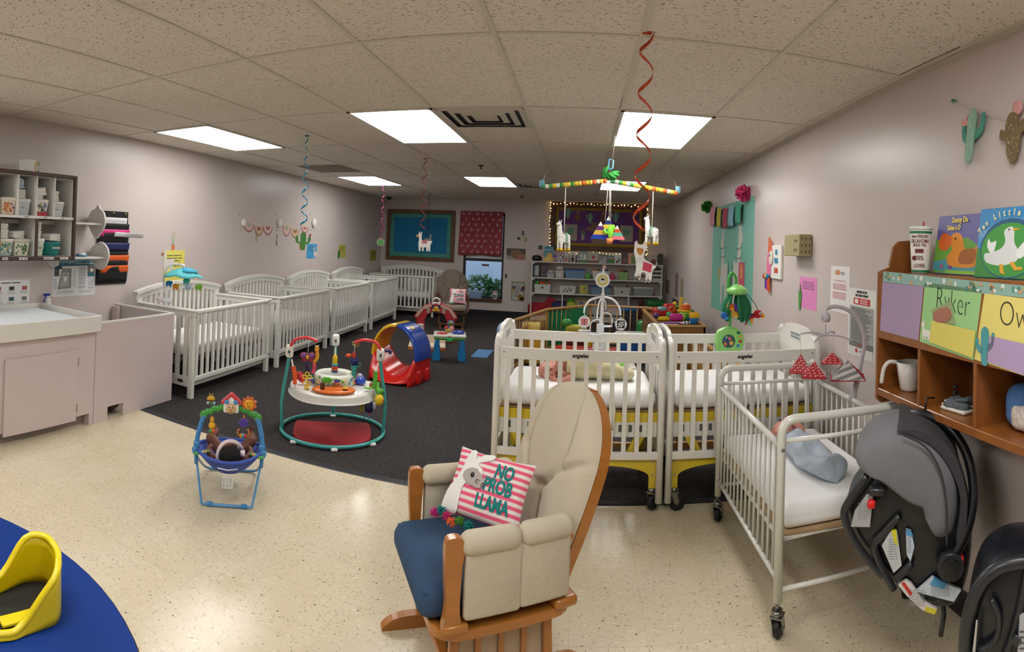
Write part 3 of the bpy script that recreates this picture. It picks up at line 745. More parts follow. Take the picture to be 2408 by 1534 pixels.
# bracket shelves beside the cubby
def brshelf(z, ya, yb, dd, lab, prof, left=False):
    t = thing('bracket_shelf', lab, 'shelf', LF(2.0), LRZ)
    MB().bx(ya-2, yb-2, -dd*.82, -.003, z-.012, z+.008, offw, ch=.004).build('shelf_board', t)
    for y in ([yb] if not left else [yb, ya+.03]):
        MB().prism([(-p*dd, z+q) for p, q in sp2(prof, 4, False)], y-2-.009, y-2+.009, offw, 'x').build('end_bracket', t)
P1 = [(.01, -.02), (.12, -.02), (.3, -.08), (.55, -.135), (.72, -.10), (.88, -.06), (1, .0), (.99, .06), (.9, .11), (.72, .14), (.62, .175), (.45, .14), (.25, .12), (.1, .07), (.01, .05)]
P2 = [(.01, -.03), (.15, -.05), (.35, -.1), (.6, -.115), (.85, -.08), (1, .0), (.97, .07), (.8, .12), (.55, .145), (.35, .12), (.12, .09), (.01, .03)]
brshelf(1.562, 2.845, 3.25, .25, 'upper small white wall shelf with a scalloped end bracket', P1)
brshelf(1.255, 2.65, 3.30, .26, 'lower small white wall shelf holding a blue disc toy', P2)
MB().prism([(-p*.22, 1.243+q) for p, q in [(0, 0), (.8, 0), (.75, -.05), (.5, -.075), (.2, -.05), (0, -.02)]], .78, .798, offw, 'x').build('shelf_bracket', tag_ if False else None, label='rounded white shelf bracket under the cubby, over the sleep poster', cat='bracket', loc=LF(2.0), rz=LRZ)
def LP(x, y, z): return M.Rotation(LRZ, 4, 'Z') @ V((x, -y, z))+V(LF(2.0))
t = thing('disc_toy', 'white and blue domed disc toy on the lower small shelf', 'toy', LP(1.08, .13, 1.263), LRZ)
MB().lathe([(.0, 0), (.045, 0), (.058, .01), (.05, .018), (0, .018)], mat('#4d8fb8', .3), seg=24).build('base_ring', t)
MB().lathe([(.046, .017), (.042, .028), (.02, .036), (0, .038)], mat('#dfe6ea', .2, coat=.5), seg=24).build('dome', t)
t = thing('purple_tub', 'translucent purple plastic tub on the lower small shelf beside cubby', 'tub', LP(.885, .14, 1.263), LRZ)
MB().lathe([(0, 0), (.04, 0), (.065, .13), (.06, .13), (.037, .005), (0, .005)], mat('#7a1f8c', .2, coat=.5), seg=20).build('tub_body', t)
MB().lathe([(.064, .125), (.067, .132), (.06, .133)], mat('#3c2a86', .3), seg=20).build('rim', t)

# black hanging file pocket with folders
F = WF('l', 266, 497); t = F.thing('hanging_file_pocket', 'long black fabric file pocket chart hung on the left wall', 'file holder')
blk = mat('#121216', .75, bump=.2, bscale=150); w = .405; H = .715
z_of = lambda py: F.p(266, py)[1]
MB().bx(-w/2, w/2, -.01, -.002, -H, 0, blk).build('backing', t)
for i, (a, b) in enumerate(((526, 552), (548, 577), (572, 600), (592, 615), (612, 640), (625, 663))):
    z1, z0 = z_of(a), z_of(b); q = MB()
    q.grid(lambda u, v: V((-w/2-.005+u*(w+.01), -.012-(.03*v**.8)*(1-.5*abs(2*u-1)**3), z0+(z1-z0)*v)), 10, 4, blk).build('pocket', t, solid=.002)
for x in (-.17, 0.0, .17): MB().lathe([(.008, 0), (.013, -.002), (.013, -.004), (.007, -.005)], mat('#b9a868', .3, metal=.9), (x, -.011, -.022), 14, 'y').build('eyelet', t)
MB().box((.02, -.044, z_of(629)), (.09, .002, .02), mat('#2d2f33', .3)).build('label_sleeve', t)
def folder(nm, lab, a, b, c, x0=-.19, x1=.2, dy=.03, cat='folder', curl=0):
    z1, z0 = z_of(a), z_of(b)
    f = MB().grid(lambda u, v: V((x0+u*(x1-x0), -dy-.012*v-curl*max(0, u-.45)**2*1.2, z0+(z1-z0)*v-curl*.02*u)), 10, 3, mat(c, .5)).build(nm, solid=.004, label=lab, cat=cat, loc=F.O, rz=F.rz)
folder('white_papers', 'white paper sheets in the top pocket of the black file holder', 512, 533, '#dcd9dc', -.17, .17, .018, 'papers')
folder('pink_folder', 'bright pink folder in the black file holder', 540, 556, '#e8328c')
folder('curled_papers', 'curling white papers sticking out beside the pink folder', 545, 556, '#dedadd', -.02, .24, .045, 'papers', curl=.4)
folder('navy_folder', 'dark navy blue folder in the black file holder', 571, 588, '#232a63', -.19, .205)
folder('orange_folder', 'upper orange folder in the black file holder', 600, 616, '#e8621a', -.17, .205)
folder('orange_folder', 'lower orange folder in the black file holder', 624, 640, '#e4601c', -.17, .2)

# wall sheets
pap = '#e6e4e2'
t, w, h = paper('l', (-38, 662), (70, 716), pap, 'procedure_poster', 'white diaper changing procedure sheet with small photos, above the changing table', 'poster')
q = MB(); words(q, -w*.3, w*.32, h*.36, h*.43, 1, pk, -.002, 1, .02)
for i in range(3):
    for j in range(2):
        x = (-.18+.28*i)*w; z = (.17-.42*j)*h
        q.box((x, -.0022, z), (w*.11, .0006, h*.15), mat(('#a8714f', '#c9c4be', '#3b3530', '#31525a', '#b0604a', '#77736c')[i*2+j], .6))
        words(q, x-w*.09, x+w*.1, z-h*.23, z-h*.1, 4, mat('#7d7a78', .7), -.002, .6)
q.build('printed_content', t)
t, w, h = paper('l', (127, 613), (224, 694), '#dfe2e2', 'sleep_poster', 'white and blue safe sleep poster under the cubby and brackets', 'poster')
q = MB(); teal = mat('#8fc0cc', .6); navy = mat('#1d4a5e', .6)
flat(q, rect(-w/2, w/2, h*.37, h/2), teal, 1); flat(q, rect(-w/2, w/2, h*.335, h*.375), navy, 1)
flat(q, rect(-w*.47, -w*.3, h*.25, h*.33), navy, 1); flat(q, rect(-w*.47, -w*.36, h*.06, h*.25), mat('#4b4d4f', .6), 1)
flat(q, [(-w*.39, -h*.3), (-w*.08, -h*.28), (-w*.08, h*.26), (-w*.3, h*.26)], mat('#8a8884', .6), 1)
flat(q, [(-w*.34, -h*.24), (-w*.13, -h*.22), (-w*.14, h*.16), (-w*.29, h*.16)], mat('#a9a7a3', .6), 2)
flat(q, circ(.018, 10, -w*.22, h*.0, rz=.04), mat('#dddbd8', .6), 3); flat(q, circ(.011, 10, -w*.22, h*.08), mat('#55504c', .6), 3)
flat(q, rect(w*.3, w*.47, h*.13, h*.33), mat('#6b625c', .6), 1); flat(q, circ(.018, 9, w*.4, h*.2), mat('#d8d2cc', .6), 2); flat(q, rect(w*.3, w*.47, h*.02, h*.13), mat('#2b6272', .6), 1)
gp = mat('#8b8e8e', .7)
for z in (.26, .16, .06, -.04, -.14, -.26): words(q, w*.1, w*.27, (z-.05)*h, (z+.04)*h, 4, gp, -.0025, .8, .1); flat(q, circ(.003, 6, w*.08, z*h), pk, 1)
for z in (-.04, -.12, -.2, -.29): words(q, w*.32, w*.47, (z-.03)*h, (z+.03)*h, 3, gp, -.0025, .8, .1)
words(q, -w*.05, w*.03, -h*.25, h*.2, 12, gp, -.0025, .6); words(q, -w*.47, -w*.4, -h*.3, 0, 8, gp, -.0025, .6); words(q, -w*.4, w*.0, -h*.42, -h*.33, 3, gp, -.0025, .7); words(q, w*.12, w*.45, -h*.42, -h*.36, 2, gp, -.0025, .7)
q.build('printed_content', t)
text('Safe Sleep for Your Baby', .024, mat('#123140', .6), t, (w*.27, -.004, h*.43), sx=.82)
text('What Does a Safe Sleep\u2026 Look Like?', .021, mat('#123140', .6), t, (-w*.22, -.004, h*.41), sx=.72)

p = LP(.915, .055, .853)
t = thing('spray_bottle', 'white spray bottle with blue trigger behind the changing tray corner', 'bottle', (p.x, p.y, .752), LRZ)
MB().rbox((0, 0, .075), (.05, .04, .15), .012, mat('#dcdcd8', .4), 12).cyl((0, 0, .15), (0, 0, .17), .012, mat('#e8e8e4', .4)).build('bottle_body', t)
MB().bx(-.05, .015, -.012, .012, .17, .19, mat('#1c2b8c', .3), ch=.004).tube([(-.03, 0, .172), (-.035, 0, .14), (-.05, 0, .115)], .006, mat('#1c2b8c', .3), 8).build('trigger_head', t)
t.location = LP(.775, .06, .745)

# yellow, blue and other notes; cutouts
def note(tl, br, c, lab, rows=5, fig=None):
    t, w, h = paper('l', tl, br, c, 'wall_note', lab, 'note')
    q = MB(); words(q, -w*.35, w*.4, -h*.02, h*.38, rows, mat('#4c4a3a', .7), -.002, .6, .15); q.build('handwriting', t)
    return t, w, h
note((386, 590), (432, 665), '#e6dc6a', 'large yellow note pinned above the nearest white crib')
F = WF('l', 408, 548); t = F.thing('potted_cactus_cutout', 'small cutout of three thin green stems in an orange pot, above yellow note', 'wall cutout'); t.scale = (.68, 1, .68)
q = MB(); flat(q, [(-.032, -.28), (.032, -.28), (.042, -.195), (-.042, -.195)], mat('#d8763c', .6)); q.build('pot', t)
q = MB()
for x0, x1 in ((-.01, -.045), (0, .0), (.01, .042)):
    flat(q, [(x0-.006, -.17), (x0+.006, -.17), (x1+.008, -.06), (x1+.006, -.02), (x1-.006, -.02), (x1-.008, -.06)], mat('#9fb78c', .6))
q.build('stems', t); q = MB()
for x in (-.045, 0, .042): flat(q, circ(.01, 8, x, -.012 if x else .005), mat('#c78f94', .6), 1)
for x in (-.04, -.01, .03): flat(q, circ(.008, 5, x, -.182), mat('#59504c', .6), 1)
q.build('blossom', t)
def llama_poly(s=1, fl=1):
    """standing llama outline, about 1 tall, facing left"""
    P = [(-.18, 0), (-.1, 0), (-.09, .2), (-.02, .2), (-.02, 0), (.06, 0), (.07, .2), (.2, .2), (.2, 0), (.28, 0), (.29, .2), (.33, 0), (.4, 0), (.4, .3), (.44, .42), (.5, .5), (.44, .55), (.38, .53), (.2, .55), (.0, .54), (-.06, .62), (-.06, .85), (-.03, .98), (-.08, 1.0), (-.11, .9), (-.15, .9), (-.17, 1.0), (-.22, .98), (-.2, .88), (-.3, .82), (-.33, .75), (-.29, .71), (-.2, .72), (-.19, .55), (-.22, .4), (-.2, .2)]
    return [(x*s*fl, z*s) for x, z in P]
fm1 = mat('#cfcabf', .8)
F = WF('l', 391, 640); t = F.thing('llama_cutout', 'white paper llama cutout beside the large yellow note', 'wall cutout')
flat(MB(), llama_poly(.26), mat('#d9d2ca', .7), 3).build('llama_shape', t); q = MB(); flat(q, circ(.022, 10, -.075, .2, rz=.016), mat('#a9673c', .7), 5); q.build('muzzle', t)
# garland
mint = mat('#a9b9a2', .7); pinkg = mat('#d9b3a6', .7); yelg = mat('#d3bd8f', .7); mrn = mat('#8e4a4c', .7); greyl = mat('#8f8678', .7)
gz = [(0, 0)]
F0 = WF('l', 650, 520)
st = [F0.p(*p) for p in ((565, 512), (578, 520), (596, 532), (612, 535), (630, 530), (650, 520), (667, 532), (685, 538), (702, 538), (718, 530), (735, 512))]
st[-2] = (st[-2][0], st[-2][1])
t = F0.thing('garland_string', 'thin string of the llama and pennant garland on the left wall', 'string')
MB().tube([(x, -.006, z) for x, z in st], .002, mat('#c9b9ad', .8), 6).build('string', t)
def pennant(px, py, py2, wpx, c, c2, lab):
    F = WF('l', px, py); a = abs(F.p(px+wpx/2, py)[0]-F.p(px-wpx/2, py)[0])/2; h = abs(F.p(px, py2)[1])
    t = F.thing('scalloped_pennant', lab, 'pennant', 'scalloped half-round paper pennants')
    q = MB(); flat(q, [(a*cos(k*pi/14+pi), h*sin(k*pi/14+pi)) for k in range(15)], c, 1); q.build('pennant_card', t)
    q = MB()
    for k in range(1, 14): flat(q, circ(.011, 6, a*1.02*cos(k*pi/14+pi), h*1.04*sin(k*pi/14+pi)), mrn, 2)
    q.build('pompom_edge', t)
    q = MB(); flat(q, [(-a*.45, -.01), (a*.45, -.01), (a*.3, -h*.45), (-a*.3, -h*.45)], c2, 2); flat(q, [(-a*.2, -.01), (a*.2, -.01), (0, -h*.3)], c, 3); flat(q, [(a*.75*cos(k*pi/10+pi), h*.75*sin(k*pi/10+pi)) for k in range(11)]+[(a*.68*cos(k*pi/10), -h*.68*sin(k*pi/10)) for k in range(11)], pinkg if c != pinkg else mat('#ecd9cf', .7), 2); q.build('printed_pattern', t)
for px, py, py2, wp, c, c2, lab in ((586, 524, 544, 22, pinkg, mint, 'first pink pennant with green triangles right of the left garland llama'), (609, 532, 553, 20, yelg, mrn, 'yellow pennant in the left run of the garland'), (630, 531, 551, 20, pinkg, mrn, 'pink pennant just left of the middle garland llama'), (674, 531, 554, 18, pinkg, mint, 'pink pennant just right of the middle garland llama'), (694, 539, 558, 18, yelg, mrn, 'yellow pennant in the right run of the garland'), (717, 533, 547, 15, pinkg, mrn, 'pale pink pennant left of the right garland llama')):
    pennant(px, py, py2, wp, c, c2, lab)
for px, py, lab in ((567, 541, 'left llama of the wall garland with a round white body'), (652, 543, 'middle llama of the wall garland with a round white body'), (733, 543, 'right llama of the wall garland with a round white body')):
    F = WF('l', px, py); t = F.thing('garland_llama', lab, 'wall cutout', 'llamas on the wall garland'); k = F.O.y/6
    q = MB(); flat(q, [(x*.9, z) for x, z in llama_poly(.27*k)], fm1, 1); q.build('llama_card', t)
    MB().sph((.03*k, -.02, .10*k), (.052*k, .03, .055*k), mat('#e6e3de', .95, bump=.6, bscale=80), 14).build('fluffy_body', t)
    q = MB()
    for x in (-.03, 0, .055, .075): flat(q, circ(.007*k, 5, x*k, .008), greyl, 2)
    flat(q, circ(.012*k, 7, -.06*k, .2*k), greyl, 2); q.build('hooves_and_face', t)
green = mat('#3f7a35', .6); dgreen = mat('#2d5a2a', .6)
F = WF('l', 650, 577); t = F.thing('potted_cactus_cutout', 'small wavy green cactus in a brown pot under the middle garland llama', 'wall cutout')
s_ = abs(F.p(650, 551)[1]); q = MB(); flat(q, [(-.1*s_, 0), (.1*s_, 0), (.13*s_, .3*s_), (-.13*s_, .3*s_)], mat('#7d4a33', .6), 1); q.build('pot', t)
q = MB(); flat(q, [(x*s_, z*s_) for x, z in sp2([(-.07, .3), (.07, .3), (.1, .45), (.04, .6), (.12, .75), (.05, .95), (0, 1), (-.06, .9), (-.1, .75), (0, .6), (-.08, .45)], 3)], mat('#4f8a30', .6), 1); q.build('cactus_body', t)
F = WF('l', 603, 568); t = F.thing('cactus_cutout', 'tiny pale thin cactus cutout below the yellow pennant', 'wall cutout'); q = MB(); flat(q, sp2([(-.015, 0), (.015, 0), (.03, .08), (.02, .14), (-.02, .14), (-.03, .08)], 3), mat('#a8a58a', .7), 1); flat(q, circ(.012, 6, 0, .155), mat('#7c4a42', .7), 1); q.build('cactus_body', t)
t, w, h = note((722, 574), (744, 608), '#3f9fd0', 'blue note with a tiny white llama on the left wall', 4)
flat(MB(), [(x+w*.3, z-h*.48) for x, z in llama_poly(.19)], mat('#ddd6d0', .7), 3).build('llama_sticker', t)
t, w, h = note((797, 576), (812, 606), '#b9b04a', 'yellow note with green cactus on the left wall, nearer of the two far ones', 4)
q = MB(); flat(q, sp2([(-w*.6, -h*.5), (-w*.35, -h*.5), (-w*.3, 0), (-w*.5, .02), (-w*.62, -h*.1)], 3), green, 3); q.build('cactus_sticker', t)
note((871, 589), (884, 613), '#9a9234', 'small yellow note at the far end of the left wall', 3)
F = WF('l', 705, 581); t = F.thing('paper_cutout', 'tiny orange paper scrap beside the large cactus cutout', 'wall cutout'); flat(MB(), rect(-.02, .02, -.05, .05), mat('#c97a44', .7), 1).build('paper_scrap', t)
# ================================================================ far wall
woodf = mat('#6b4a2c', .55, noise=.25, nscale=5, stretch=(1, 1, 4), coat=.1)
aqua = mat('#4f9a8e', .8, noise=.12, nscale=18); bluef = mat('#1478a8', .8, noise=.04, nscale=8)
def board(tl, br, fw, bc, bw, inner, name, lab, fm_=woodf):
    F = WF('b', (tl[0]+br[0])/2, (tl[1]+br[1])/2); a, b = F.p(*tl), F.p(*br); w, h = (b[0]-a[0])/2, (a[1]-b[1])/2
    t = F.thing(name, lab, 'bulletin board')
    q = MB()
    for s in (-1, 1): q.bar((-w, -.022, s*(h-fw/2)), (w, -.022, s*(h-fw/2)), .04, fw, fm_, ch=.006).bar((s*(w-fw/2), -.021, -h+fw), (s*(w-fw/2), -.021, h-fw), .038, fw, fm_, up=(1, 0, 0), ch=.006)
    q.build('frame', t)
    a, b = w-fw, h-fw
    MB().bx(-a, a, -.014, -.002, -b, b, inner).build('backing_paper', t)
    q = MB()
    for s in (-1, 1): q.bx(-a, a, -.0165, -.014, s*b, s*(b-bw), bc).bx(s*a, s*(a-bw), -.0165, -.014, -b+bw, b-bw, bc)
    q.build('border_strip', t); return t, a, b, F
board((911, 491), (1066, 616), .085, aqua, .085, bluef, 'bulletin_board', 'empty blue bulletin board with wooden frame on the far wall')
t, a, b, FB = board((1296, 474), (1520, 596), .11, mat('#9c8226', .8, noise=.1), .06, mat('#6b3f86', .8, noise=.05, nscale=5), 'bulletin_board', 'purple bulletin board with yellow border, dark wood frame and lights', mat('#4d2c14', .5, noise=.2, nscale=5, stretch=(1, 1, 4)))
def bp(px, py): return FB.p(px, py)
def decal(name, lab, cat, polys, group=None, y=.018, F=FB, px=None, py=None):
    x, z = F.p(px, py); o = F.O+F.u*x+V((0, 0, z)); t = thing(name, lab, cat, o+V((sin(F.rz)*y, -cos(F.rz)*y, 0)), F.rz, group)
    for nm, ps, c in polys:
        q = MB()
        for i, p in enumerate(ps): flat(q, p, mat(c, .7), 0 if i == 0 else 0, .0016)
        q.build(nm, t).location = (0, -.0018*[n[0] for n in polys].index(nm), 0)
    return t
def cactus2(s): return [[(x*s, z*s) for x, z in sp2([(-.12, -.5), (.12, -.5), (.15, 0), (.15, .38), (0, .5), (-.15, .38), (-.15, 0)], 3)]], [[(x*s, z*s) for x, z in sp2([(.12, -.15), (.3, -.05), (.38, .1), (.38, .35), (.28, .35), (.27, .12), (.13, .03)], 3)], [(x*s, z*s) for x, z in sp2([(-.12, -.25), (-.3, -.18), (-.38, -.02), (-.38, .15), (-.28, .15), (-.26, 0), (-.13, -.08)], 3)]]
g = MB().tube([(x, -.022, z) for x, z in [bp(1325, 491), bp(1360, 499), bp(1400, 504), bp(1450, 502), bp(1490, 494)]], .002, mat('#b9a9a0', .8), 5).build('string', label='thin cord of cactus cutouts across the purple board', cat='string', loc=FB.O, rz=0)
for i, (px, py) in enumerate(((1336, 502), (1388, 513), (1448, 511))):
    b_, a_ = cactus2(.2); decal('cactus_cutout', ('mint cactus cutout at the left end of the purple board cord', 'mint cactus cutout in the middle of the purple board cord', 'mint cactus cutout at the right of the purple board cord')[i], 'cutout', [('stem', b_, '#7fae9f'), ('arm', a_, '#5d9584'), ('flower', [circ(.022, 7, -.07, .045)], '#d3b3ae')], 'mint cactus cutouts', px=px, py=py)
for i, (px, py) in enumerate(((1359, 509), (1418, 513), (1490, 503))):
    decal('cactus_cutout', 'brown cactus cutout fading into the purple board, %s' % ('between the left and middle mint ones', 'between the middle and right mint ones', 'at the far right')[i], 'cutout', [('stem', [sp2([(-.04, -.1), (.04, -.1), (.06, .0), (.04, .08), (-.04, .08), (-.06, 0)], 3)], '#7b5850'), ('flower', [circ(.018, 7, 0, .1)], '#cdbcb4')], 'brown cactus cutouts', px=px, py=py)
for i, (px, py) in enumerate(((1342, 547), (1473, 550))):
    t = decal('cactus_print', ('left', 'right')[i]+' cream card with a round mint cactus pinned on the purple board', 'print', [('card', [rect(-.135, .135, -.17, .17)], '#a9a196'), ('round_cactus', [circ(.07, 16, 0, .03)], '#6f9f8c')], 'cards with round cactus', px=px, py=py)
    q = MB(); wf = mat('#5c3d33', .6)
    for s in (-1, 1): q.bx(-.145, .145, -.006, 0, s*.17, s*.18, wf).bx(s*.135, s*.145, -.006, 0, -.18, .18, wf)
    q.build('frame', t)
decal('potted_plant_cutout', 'white pot with grey-green leaves cut out on the purple board', 'cutout', [('pot', [rect(-.035, .035, -.13, -.02)], '#a49a92'), ('leaves', [[(x*.1, z*.14) for x, z in ((-.6, -.1), (-.4, .7), (-.1, .2), (0, 1), (.2, .2), (.6, .7), (.4, -.1))]], '#6c7c6e')], px=1371, py=550)
decal('hat_cutout', 'brown hat cutout in the middle of purple board', 'cutout', [('brim', [sp2([(-.22, -.05), (0, -.09), (.22, -.05), (.1, .02), (-.1, .02)], 3)], '#8c7063'), ('crown', [sp2([(-.1, -.02), (.1, -.02), (.09, .12), (0, .09), (-.09, .12)], 3)], '#80655a')], px=1402, py=535)
decal('rug_cutout', 'pale brown paper shape low on the purple board', 'cutout', [('paper_shape', [sp2([(-.2, -.1), (.2, -.08), (.22, .08), (-.18, .1)], 3)], '#917a72')], px=1417, py=562)

# string lights round the purple board
warm = mat('#ffd58a', .4, em=7); warm.cycles.emission_sampling = 'NONE'; wire = mat('#2f3a22', .6)
t = FB.thing('string_lights', 'string of warm fairy lights around the purple board and along shelf top', 'string lights')
loop = [bp(*p) for p in ((1292, 600), (1294, 560), (1293, 520), (1296, 485), (1294, 470), (1320, 469), (1355, 470), (1390, 474), (1430, 472), (1470, 473), (1500, 477), (1520, 478), (1523, 500), (1520, 530), (1519, 560), (1521, 600), (1512, 596), (1470, 596), (1440, 598), (1405, 595), (1360, 594), (1330, 596), (1300, 602))]
zt_ = HT-.035-FB.O.z
pts = smooth_path([(x, -.055, min(z, zt_)) for x, z in loop], 6); MB().tube(pts, .0022, wire, 5).build('wire', t)
L_ = [0]
for i in range(1, len(pts)): L_.append(L_[-1]+(pts[i]-pts[i-1]).length)
nb = 88; b0 = None; j = 0
for k in range(nb):
    d = L_[-1]*k/nb
    while L_[j+1] < d: j += 1
    p = pts[j].lerp(pts[j+1], (d-L_[j])/(L_[j+1]-L_[j]+1e-9))
    if b0 is None: o = b0 = MB().sph((0, 0, 0), (.009, .009, .013), warm, 8).build('bulb', t)
    else: o = b0.copy(); C.objects.link(o)
    s_ = rnd(.5, 1.1); o.scale = (s_, s_, s_); o.location = p+V((rnd(-.008, .008), -.006, rnd(-.03, .012)))

# ---- window
bf = mat('#191b22', .4); wf = mat('#c5ccd6', .5)
gy = YB+.05; zc = at(1130, 611, 'y', gy).z
win = MB(); m_ = .03
win.bx(WX0, WX1, gy, gy+.04, WZ0, WZ0+.045, bf).bx(WX0, WX0+.045, gy, gy+.04, WZ0, WZ1, bf).bx(WX1-.045, WX1, gy, gy+.04, WZ0, WZ1, bf).bx(WX0, WX1, gy-.01, gy+.04, zc-.03, zc+.03, bf).bx(WX0, WX1, gy, gy+.04, WZ1-.05, WZ1, bf)
win.build('window_1', kind='structure')
w1 = bpy.data.objects['window_1']
MB().bx(WX0, WX1, YB-.07, YB+.19, WZ0-.045, WZ0-.001, mat('#5b3a22', .4, noise=.15)).build('window_sill', w1)
gl = mat('#eef4f6', .05, trans=1, spec=.3)
MB().bx(WX0+.04, WX1-.04, gy+.015, gy+.02, WZ0+.04, WZ1-.04, gl).build('window_pane', w1)
MB().box(((WX0+WX1)/2+.04, gy+.008, zc-.11), (.16, .004, .04), mat('#6d3a3a', .6)).build('warning_sticker', w1)
MB().bx(WX0+.045, WX1-.045, gy-.005, gy+.01, zc+.03, zc+.13, mat('#dfe3ea', .6)).build('sash_shade', w1)
# outside
MB().bx(-9, 6, YB+.3, YB+14, -.12, -.1, mat('#6f7d56', .9, noise=.2)).build('ground_outside', kind='structure')
MB().bx(-9, 6, YB+6, YB+6.2, -.1, 3.6, mat('#a9bdd6', .8, noise=.05, nscale=1)).build('wall_outside', kind='structure')
leafm = mat('#6f9a58', .6, noise=.3, nscale=9)
def bush(x, y, s, lab, seed):
    r = random.Random(seed); q = MB()
    for k in range(520):
        th, ph = r.uniform(0, 2*pi), math.acos(r.uniform(-.3, 1)); rr = s*(.72+.28*r.random())
        c = V((rr*sin(ph)*cos(th), rr*.7*sin(ph)*sin(th), s*.35+rr*1.0*cos(ph))); a = V((r.gauss(0, 1), r.gauss(0, 1), r.gauss(0, 1))).normalized(); b = a.cross(V((r.gauss(0, 1), r.gauss(0, 1), r.gauss(0, 1)))).normalized(); l = .07*s+.03
        q.add([c-a*l, c+b*l*.45, c+a*l, c-b*l*.45], [(0, 1, 2, 3)], leafm)
    t = thing('leafy_bush', lab, 'bush', (x, y, -.1)); q.build('leaves', t); MB().cyl((0, 0, 0), (0, 0, s*.8), .03, mat('#5a4632', .8)).build('stem', t)
bush(-2.55, YB+2.2, .62, 'green bush outside the window, on its left side', 1)
bush(-1.95, YB+2.0, .58, 'fuller green bush outside the window, on its right side', 2)

# curtain
x0, x1 = at(1084, 496, 'y', YB-.04).x, at(1184, 496, 'y', YB-.04).x; zt, zb = at(1134, 496, 'y', YB-.04).z, at(1134, 601, 'y', YB-.04).z
cur = mat('#a04550', .9, bump=.2, bscale=120)
t = thing('curtain', 'red window curtain printed with white llamas on the far wall', 'curtain', ((x0+x1)/2, YB-.03, zt)); w = (x1-x0)/2; h = zt-zb
fz = lambda u: -.012-.010*sin(u*pi*7)*(.4+.6*u)-.006*sin(u*31)
MB().grid(lambda u, v: V((-w+2*w*u+(-.03*v if u < .1 else 0), fz(u)-.002, -h*v-(.01*sin(u*9) if v > .9 else 0))), 48, 8, cur).build('fabric', t, solid=.003)
q = MB(); r = random.Random(5); cw = mat('#c9a9a4', .9)
for i in range(6):
    for j in range(8):
        u = (i+.5+(.3 if j % 2 else -.2)*.8)/6.2+r.uniform(-.02, .02); v = (j+.5)/8.2
        if not .03 < u < .97: continue
        fl = r.choice((-1, 1)); P = llama_poly(.072, fl)
        if fl < 0: P = P[::-1]
        q.prism([(x-w+2*w*u, z-h*v-.035) for x, z in P], fz(u)-.0075, fz(u)-.005, cw)
        q.prism(circ(.006, 5, -w+2*w*min(u+.06, .98), -h*v-.06), fz(min(u+.06, .98))-.008, fz(u)-.004, mat('#6d2a3a', .9))
q.build('printed_llamas', t)
MB().tube([(-w-.01, -.03, -.01), (w+.01, -.03, -.01)], .008, mat('#c9bdb8', .5)).build('curtain_rod', t)
# things on the sill
sz = WZ0
def on_sill(px): return at(px, 695, 'y', YB).x
t = thing('plastic_tub', 'clear bluish plastic tub of supplies on the window sill', 'tub', (on_sill(1114), YB+.0, sz))
a = (at(1136, 690, 'y', YB).x-at(1093, 690, 'y', YB).x)/2
q = MB(); P = [(-a*.85, -.06), (a*.85, -.06), (a*.85, .04), (-a*.85, .04)]; T = [(-a, -.068), (a, -.068), (a, .045), (-a, .045)]
q.add([(x, y, 0) for x, y in P]+[(x, y, .15) for x, y in T], [(0, 1, 2, 3), (0, 1, 5, 4), (1, 2, 6, 5), (2, 3, 7, 6), (3, 0, 4, 7)], mat('#a9c6ea', .15, alpha=.55)).build('tub_body', t, solid=.003)
MB().rbox((0, -.01, .035), (a*1.5, .08, .05), .02, mat('#4a7fd0', .4), 10).build('tub_filling', t)
MB().bx(-a*1.02, a*1.02, -.07, -.06, .145, .16, mat('#cfe0f2', .3)).build('rim', t)
t = thing('small_bottle', 'small brown bottle standing at the left of the window sill', 'bottle', (on_sill(1096), YB+.07, sz)); MB().lathe([(0, 0), (.03, 0), (.03, .16), (.012, .19), (.012, .22), (0, .22)], mat('#4a3534', .3), seg=12).build('bottle_body', t); MB().cyl((0, 0, .22), (0, 0, .25), .016, mat('#2a2528', .4)).build('cap', t)
t = thing('white_canister', 'white canister with pink lid at right end of the window sill', 'canister', (on_sill(1164), YB-.015, sz)); MB().lathe([(0, 0), (.055, 0), (.057, .14), (0, .14)], mat('#d9d3d3', .4), seg=18).build('canister_body', t); MB().lathe([(0, .14), (.06, .14), (.06, .17), (0, .172)], mat('#c7aab9', .4), seg=18).build('lid', t); MB().bx(-.02, .02, -.059, -.056, .04, .1, mat('#4a3a34', .5)).build('label_patch', t)
t = thing('white_jar', 'small white jar behind the tub on the window sill', 'jar', (on_sill(1131), YB+.09, sz)); MB().lathe([(0, 0), (.035, 0), (.035, .16), (.02, .18), (0, .18)], mat('#b9c0cc', .4), seg=14).build('jar_body', t)

# posters on the far wall
t, w, h = paper('b', (1191, 583), (1236, 613), '#b5afa8', 'baby_photo', 'unframed colour photo of a sleeping newborn on the far wall', 'photo')
q = MB(); flat(q, rect(-w*.48, w*.48, -h*.42, h*.46), mat('#5b5048', .6), 1); flat(q, sp2([(-w*.35, -h*.2), (-w*.2, h*.3), (w*.15, h*.38), (w*.3, 0), (0, -h*.35)], 3), mat('#8c6a52', .6), 2); flat(q, sp2([(0, -h*.4), (w*.1, -h*.1), (w*.44, 0), (w*.46, -h*.4)], 3), mat('#a8745f', .6), 3); flat(q, [(-w*.48, -h*.42), (0, -h*.42), (-w*.25, -h*.2), (-w*.48, -h*.1)], mat('#a8a49c', .6), 3)
q.build('photo_print', t)
t, w, h = paper('b', (1203, 662), (1233, 709), '#7f9468', 'rhyme_poster', 'green-bordered rhyme poster with brown bears beside the window', 'poster')
q = MB(); flat(q, rect(-w*.4, w*.4, -h*.44, h*.42), mat('#c3bfb4', .6), 1); words(q, -w*.3, w*.2, -h*.3, h*.35, 9, mat('#5a5750', .7), -.0035, .7)
